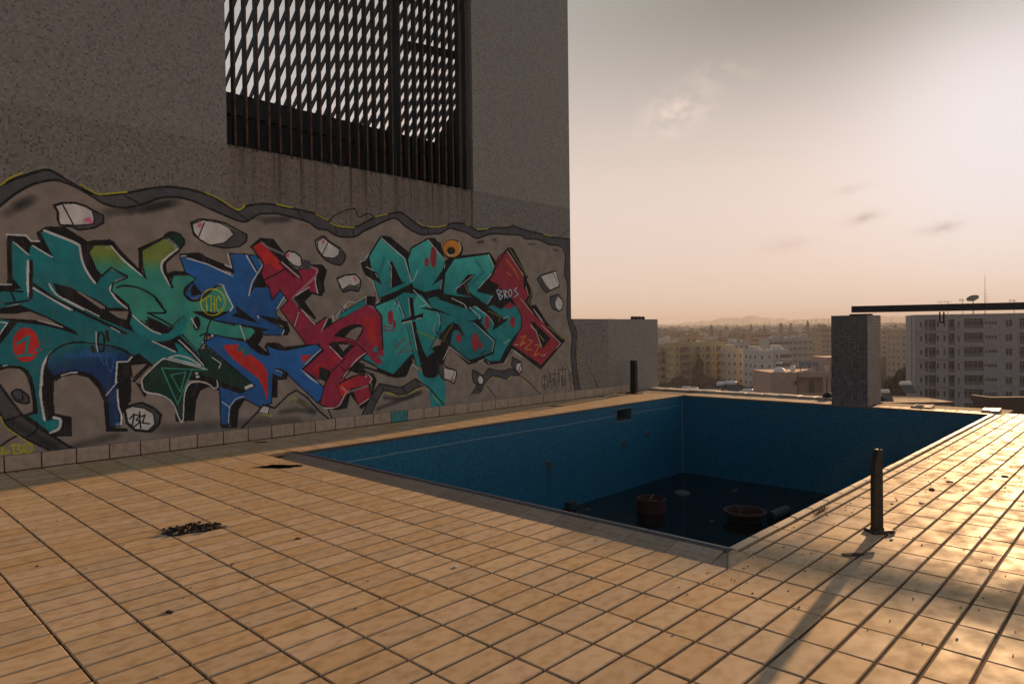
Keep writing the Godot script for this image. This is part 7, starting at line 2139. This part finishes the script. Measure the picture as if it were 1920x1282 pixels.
func build_vegetation() -> void:
	mats.leaves = flat(Color.WHITE, 0.85)
	mats.leaves.vertex_color_use_as_albedo = true
	mats.bark = flat(lin(0.09, 0.065, 0.045), 0.95)
	var rounds := [tree_mesh("round", 1), tree_mesh("round", 2), tree_mesh("round", 3)]
	var cyp := [tree_mesh("cypress", 4), tree_mesh("cypress", 5)]
	var con := [tree_mesh("conifer", 6), tree_mesh("conifer", 7)]
	tree("round", Vector3(206.0, GROUND, -113.7), 17.0, "dark round tree in front of the ochre red balcony block", rounds[0], 1.0)
	tree("round", Vector3(211.0, GROUND, -102.5), 19.5, "broadest dark round tree, right of the tall cypress", rounds[1], 1.2)
	tree("round", Vector3(216.0, GROUND, -108.0), 18.0, "dark round tree half behind the tall cypress", rounds[2], 1.0)
	tree("round", Vector3(204.0, GROUND, -107.5), 14.0, "lower dark round tree left of the cypress foot", rounds[1], 1.1)
	tree("round", Vector3(214.0, GROUND, -94.0), 14.0, "small dark round tree below the cream apartment block", rounds[0], 0.9)
	tree("round", Vector3(232.0, GROUND, -100.0), 15.0, "dark tree below the narrow pale blue block", rounds[2], 1.0)
	tree("cypress", Vector3(213.8, GROUND, -109.9), 22.5, "tall dark cypress rising in front of the ochre blocks", cyp[0], 1.25)
	tree("round", Vector3(203.0, GROUND, -43.0), 24.0, "tall shaggy tree between mosaic pillar and white block", rounds[2], 0.62)
	tree("round", Vector3(206.0, GROUND, -49.0), 15.0, "low dark tree right behind the mosaic pillar", rounds[0], 0.9)
	tree("round", Vector3(196.0, GROUND, -36.5), 14.0, "low dark tree at the foot of the white block", rounds[1], 0.9)
	var r := RandomNumberGenerator.new()
	r.seed = 9
	# slim trees standing out of the middle distance: pixel free, by bearing and range
	var k := 0
	for q in [[29.9, 700, 15], [29.2, 690, 18], [28.5, 660, 13], [27.6, 740, 20], [26.9, 720, 15], [26.5, 760, 18], [25.2, 690, 14], [24.6, 820, 17], [23.6, 800, 16], [22.4, 830, 18], [21.7, 850, 17], [20.5, 870, 19], [19.7, 900, 15], [14.6, 800, 16], [12.9, 760, 15], [28.0, 600, 13], [25.9, 640, 16]]:
		var a := deg_to_rad(q[0])
		var kind := "conifer" if k % 4 == 1 or k < 2 else "cypress"
		var m: Array = con[k % 2] if kind == "conifer" else cyp[k % 2]
		tree(kind, CAM * Vector3(1, 0, 1) + Vector3(cos(a), 0, -sin(a)) * q[1] + Vector3(0, rise(q[1]) - 0.5, 0), q[2] + 5.0, "broad hazy conifer among the far roofs" if kind == "conifer" else "slim hazy cypress among the far roofs", m, 1.0, "hazy conifers among the far roofs" if kind == "conifer" else "hazy cypresses among the far roofs")
		k += 1
	# the green belt beyond the town, one mass
	var clump := MB.new()
	var shp := [[Vector3(0, 4, 0), Vector3(4.5, 3.4, 4.5)], [Vector3(3, 3, 1), Vector3(3, 2.4, 3)], [Vector3(-3, 3, -1), Vector3(3, 2.6, 3)]]
	leaf_cloud(r, shp, 420, 1.1, clump)
	var mm := MultiMesh.new()
	mm.transform_format = MultiMesh.TRANSFORM_3D
	mm.mesh = clump.mesh(mats.leaves)
	mm.instance_count = 5200
	for i in 5200:
		var a := deg_to_rad(r.randf_range(-4.0, 44.0))
		var d := 430.0 + 2900.0 * pow(r.randf(), 1.15)
		if i < 900:
			d = r.randf_range(120.0, 520.0)
			a = deg_to_rad(r.randf_range(3.0, 38.0))
		var s := r.randf_range(0.7, 1.7) * (0.75 if i < 900 else 1.0)
		mm.set_instance_transform(i, Transform3D(Basis(Vector3.UP, r.randf() * TAU).scaled(Vector3(s * 1.2, s * r.randf_range(0.8, 1.4), s * 1.2)), CAM * Vector3(1, 0, 1) + Vector3(cos(a) * d, rise(d) - 0.5, -sin(a) * d)))
	var wood := MultiMeshInstance3D.new()
	wood.name = "distant_woodland"
	wood.multimesh = mm
	wood.set_meta("kind", "stuff")
	wood.set_meta("label", "hazy green belt of trees and gardens beyond the town")
	add_child(wood)
	# the far side of the plain: houses too small to tell apart
	var hb := MB.new()
	for i in 420:
		var a := deg_to_rad(r.randf_range(0.0, 42.0))
		var d := r.randf_range(900.0, 3200.0)
		var p := CAM * Vector3(1, 0, 1) + Vector3(cos(a) * d, 0, -sin(a) * d)
		var hgt := r.randf_range(6.0, 15.0)
		var tone := r.randf_range(0.28, 0.55)
		hb.box(Vector3(p.x, rise(d) + hgt / 2, p.z), Vector3(r.randf_range(9, 26), hgt, r.randf_range(9, 20)), Color(tone, tone * r.randf_range(0.78, 0.95), tone * r.randf_range(0.6, 0.88)), Basis(Vector3.UP, r.randf() * TAU))
	var vm := flat(Color.WHITE, 0.9)
	vm.vertex_color_use_as_albedo = true
	var suburb := part("distant_suburb", hb.mesh(vm), self)
	suburb.set_meta("kind", "stuff")
	suburb.set_meta("label", "hazy far suburb of small pale houses below the hills")


# ------------------------------------------------------------------ small things on the deck
func build_small_things() -> void:
	# the cut rail in front: a blade of dark steel on a foot plate
	var t := thing("rail_stump", "cut off dark steel rail post with a curved tip near the pool edge", "post", Vector3(3.885, 0.0, 5.60))
	t.basis = Basis(Vector3.UP, atan2(-0.721544, 0.692369) + 0.15)
	var b := MB.new()
	var prof := []
	for k in 13:
		var y := 0.434 * k / 12.0
		var left := -0.026 if y < 0.26 else -0.026 + 0.022 * pow((y - 0.26) / 0.174, 2.2)
		prof.append([left, 0.024 - 0.003 * k / 12.0, y])
	for k in 12:
		var p: Array = prof[k]
		var q: Array = prof[k + 1]
		var zt := 0.016
		b.quad(Vector3(p[0], p[2], zt), Vector3(p[1], p[2], zt), Vector3(q[1], q[2], zt), Vector3(q[0], q[2], zt))
		b.quad(Vector3(p[1], p[2], -zt), Vector3(p[0], p[2], -zt), Vector3(q[0], q[2], -zt), Vector3(q[1], q[2], -zt))
		b.quad(Vector3(p[1], p[2], zt), Vector3(p[1], p[2], -zt), Vector3(q[1], q[2], -zt), Vector3(q[1], q[2], zt))
		b.quad(Vector3(p[0], p[2], -zt), Vector3(p[0], p[2], zt), Vector3(q[0], q[2], zt), Vector3(q[0], q[2], -zt))
	var e: Array = prof[12]
	b.quad(Vector3(e[0], e[2], 0.016), Vector3(e[1], e[2], 0.016), Vector3(e[1], e[2], -0.016), Vector3(e[0], e[2], -0.016))
	part("blade", b.mesh(mats.post_steel), t)
	var f := MB.new()
	f.tile(-0.046, 0.075, 0.001, 0.016, -0.045, 0.040, 0.005)
	part("foot_plate", f.mesh(mats.post_steel), t)
	var c := MB.new()
	c.tube(Vector3(0, 0.012, 0), Vector3(0, 0.030, 0), 0.036, 0.030, 14)
	part("collar", c.mesh(mats.post_steel), t)
	var bt := MB.new()
	bt.tube(Vector3(0.016, 0.434, 0), Vector3(0.020, 0.446, 0), 0.006, 0.004, 6)
	part("broken_tip", bt.mesh(mats.rust), t)

	var p2 := thing("far_post", "black square post stump by the corner of the parapet wall", "post", Vector3(9.70, 0.0, 0.22))
	var q2 := MB.new()
	q2.tile(-0.035, 0.035, 0.0, 0.555, -0.055, 0.045, 0.004)
	part("post_body", q2.mesh(mats.black), p2)
	var q3 := MB.new()
	q3.tile(-0.10, 0.10, 0.0005, 0.018, -0.10, 0.12, 0.004)
	part("foot_plate", q3.mesh(mats.post_steel), p2)
	var slate := MB.new()
	slate.tile(-0.20, 0.20, 0.0, 0.018, -0.055, 0.055, 0.004, [0.0, 0.006, 0.01, 0.004])
	tag(part("loose_plank", slate.mesh(flat(lin(0.30, 0.22, 0.16), 0.8)), self, Vector3(9.05, 0.002, 0.16)), "thin loose slab lying against the skirting left of the black post", "slab")

	# broken patch in the tiles, full of dark earth
	var r := RandomNumberGenerator.new()
	r.seed = 6
	var patch := thing("broken_patch", "ragged broken patch of dark earth in the left deck tiles", "hole", Vector3(1.495, 0.0, 2.80))
	var m := MB.new()
	var rings := []
	for i in 7:
		var row := []
		for k in 30:
			var a := TAU * k / 30.0
			var rad := i / 6.0
			var edge := 1.0 + 0.16 * sin(a * 3.0 + 1.0) + 0.10 * sin(a * 7.0) + 0.07 * sin(a * 13.0 + 2.0)
			var y := 0.006 + r.randf_range(-0.006, 0.012) * (1.0 - rad * 0.4) if i < 6 else 0.0008
			if i == 5:
				y = r.randf_range(0.002, 0.010)
			row.append(Vector3(cos(a) * 0.112 * rad * edge, y, sin(a) * 0.112 * rad * edge))
		rings.append(row)
	# longer along a line that runs from the wall side towards the camera's right
	var turn := Basis(Vector3.UP, -0.45) * Basis.from_scale(Vector3(1.35, 1.0, 0.86))
	for i in 6:
		for k in 30:
			var j := (k + 1) % 30
			m.quad(turn * rings[i][k], turn * rings[i][j], turn * rings[i + 1][j], turn * rings[i + 1][k])
	for i in m.v.size():
		if m.n[i].y < 0.0:
			m.n[i] = -m.n[i]
	part("earth", m.mesh(mats.soil), patch)
	var cm := []
	for k in 4:
		var s := MB.new()
		s.tile(-0.014, 0.014, 0.0, 0.010, -0.009, 0.009, 0.003, [r.randf_range(-0.003, 0.004), 0.0, r.randf_range(-0.003, 0.004), 0.003])
		cm.append(s.mesh([mats.gutter, mats.soil, mats.soil, mats.tiles[4]][k]))
	for k in 46:
		var a := r.randf() * TAU
		var rad := r.randf_range(0.2, 1.02)
		var o := part("fragment", cm[r.randi_range(0, 3) if rad > 0.95 else r.randi_range(1, 2)], patch, turn * Vector3(cos(a) * 0.112 * rad, r.randf_range(0.004, 0.010), sin(a) * 0.112 * rad))
		o.rotation = Vector3(r.randf_range(-0.5, 0.5), r.randf() * TAU, r.randf_range(-0.5, 0.5))
		o.scale = Vector3.ONE * r.randf_range(0.4, 1.0)

	# a flattened grey rag
	rag(Vector3(2.685, 0.002, 1.50), 0.17, "flattened grey rag lying on the tiles left of the pool corner", 3)
	rag(Vector3(3.17, 0.0, 0.19), 0.06, "small scrap of rag in the shade at the foot of the wall", 4)
	rag(Vector3(7.4, 0.0, 0.42), 0.09, "thin dark rag in the shade between skirting and pool", 8)

	# empty socket of a rail, scorched round its rim
	var so := thing("rail_socket", "empty rail socket with a dark stain in front of the steel post", "socket", Vector3(3.425, 0.0, 5.625))
	so.rotation.y = -0.8
	so.position.y = 0.002
	var sm := MB.new()
	sm.lathe(Vector3.ZERO, [Vector2(0.045, 0.0010), Vector2(0.036, 0.003), Vector2(0.02, 0.0024), Vector2(0.0, 0.0018)], 18, Color.WHITE, Basis.from_scale(Vector3(1.25, 1, 0.5)))
	part("stain", sm.mesh(flat(lin(0.018, 0.013, 0.010), 0.9)), so)
	var sp := MB.new()
	sp.tube(Vector3(0.060, 0.006, 0.0), Vector3(0.098, 0.006, 0.004), 0.007, 0.007, 10)
	part("bolt", sp.mesh(flat(lin(0.32, 0.27, 0.21), 0.4, 0.6)), so)

	# dry weed in the joint by the right lip
	var wd := thing("dry_weed", "small reddish dry weed growing in the joint by the pool lip", "weed", Vector3(4.12, 0.0, 5.235))
	var wb := MB.new()
	for k in 46:
		var a := r.randf() * TAU
		var l := r.randf_range(0.02, 0.06)
		var base := Vector3(r.randf_range(-0.10, 0.10), 0.0, r.randf_range(-0.012, 0.012))
		var tip := base + Vector3(cos(a) * l, r.randf_range(0.01, 0.035), sin(a) * l * 0.7)
		var s := Vector3(-sin(a), 0, cos(a)) * 0.003
		wb.tri(base - s, base + s, tip)
	part("stalks", wb.mesh(flat(lin(0.22, 0.10, 0.07), 0.9)), wd)

	# single bits one can point at
	var kinds := [flat(lin(0.02, 0.016, 0.014), 0.9), flat(lin(0.55, 0.52, 0.48), 0.6), flat(lin(0.10, 0.055, 0.035), 0.8)]
	var bits := [
		[4.70, 5.615, 0.011, 1, "pale pebble on the tiles beyond the steel post"], [5.13, 5.577, 0.020, 0, "long dark flake, largest bit of litter on the right deck"],
		[5.46, 5.61, 0.016, 0, "round dark flake beyond the long one on the right deck"], [4.56, 5.49, 0.010, 0, "small dark pellet between pool lip and pale pebble"],
		[1.80, 3.405, 0.014, 2, "red brown leaf crumb right of the broken patch"], [3.80, 5.69, 0.011, 1, "white chip lying at the foot plate of the steel post"],
		[5.9, 5.86, 0.018, 0, "dark flake near the right frame edge on the far tiles"], [5.75, 5.80, 0.012, 1, "pale chip beside the dark flake near the right edge"],
		[0.98, 3.9, 0.015, 0, "dark crumb on the tiles at the lower left"], [2.06, 4.35, 0.012, 1, "whitish chip on the middle of the near tiles"]]
	for q in bits:
		var bb := MB.new()
		var s: float = q[2]
		bb.lathe(Vector3.ZERO, [Vector2(s, 0.0), Vector2(s * 0.85, s * 0.28), Vector2(s * 0.4, s * 0.42), Vector2(0.0, s * 0.45)], 7, Color.WHITE, Basis.from_scale(Vector3(1.5, 1, 0.8)))
		for i in bb.v.size():
			bb.v[i] += Vector3(sin(bb.v[i].z * 300.0) * s * 0.2, 0, cos(bb.v[i].x * 260.0) * s * 0.2)
		var o := part("litter_bit", bb.mesh(kinds[q[3]]), self, Vector3(q[0], 0.0006, q[1]))
		o.rotation.y = q[0] * 5.0
		tag(o, q[4], "litter", "bits of litter on the deck")
	# the dust and crumbs nobody would count
	var cr := MB.new()
	for k in 760:
		var x := r.randf_range(0.2, 10.2)
		var z := r.randf_range(0.05, 7.2)
		if k > 380:
			x = r.randf_range(2.6, 9.8)
			z = 5.2 + absf(r.randfn(0.0, 0.7))
		if k > 700:
			x = r.randf_range(1.0, 9.5)
			z = 0.03 + absf(r.randfn(0.0, 0.05))
		if x > 2.8 and x < 9.95 and z > 0.95 and z < 5.2:
			continue
		var s := r.randf_range(0.0015, 0.0042) * (1.6 if r.randf() < 0.08 else 1.0)
		var dark := r.randf() < 0.7
		var tone := r.randf_range(0.012, 0.04) if dark else r.randf_range(0.3, 0.6)
		cr.box(Vector3(x, s * 0.4, z), Vector3(s * r.randf_range(1.0, 2.8), s * 0.9, s * 1.2), Color(tone, tone * 0.86, tone * 0.74), Basis(Vector3.UP, r.randf() * TAU))
	var vm := flat(Color.WHITE, 0.9)
	vm.vertex_color_use_as_albedo = true
	var crumbs := part("crumbs", cr.mesh(vm), self)
	crumbs.set_meta("kind", "stuff")
	crumbs.set_meta("label", "crumbs and grit scattered over the deck tiles")


func rag(at: Vector3, size: float, label: String, seed_: int) -> void:
	var r := RandomNumberGenerator.new()
	r.seed = seed_
	var n := FastNoiseLite.new()
	n.seed = seed_
	n.frequency = 0.25
	var b := MB.new()
	var hh := func(i: int, k: int) -> Vector3:
		var a := TAU * k / 22.0
		var edge := 1.0 + 0.22 * sin(a * 4.0 + seed_) + 0.15 * sin(a * 9.0 + 1.0)
		var rad := size * (i / 5.0) * edge
		var y := 0.0035 + 0.0045 * absf(n.get_noise_2d(i * 3.0 + cos(a) * 9.0, sin(a) * 9.0)) if i < 5 else 0.001
		return Vector3(cos(a) * rad, y, sin(a) * rad * 0.38)
	for i in 5:
		for k in 22:
			b.quad(hh.call(i, k), hh.call(i + 1, k), hh.call(i + 1, k + 1), hh.call(i, k + 1))
	for i in b.v.size():
		if b.n[i].y < 0.0:
			b.n[i] = -b.n[i]
	for i in b.v.size():
		b.n[i] = (b.n[i] + Vector3.UP * 1.5).normalized()
	var o := part("rag", b.mesh(grained(lin(0.42, 0.35, 0.29), 0.95, mats.soil.albedo_texture, Vector3(6, 6, 6))), self, at)
	o.rotation.y = -0.8
	tag(o, label, "rag")
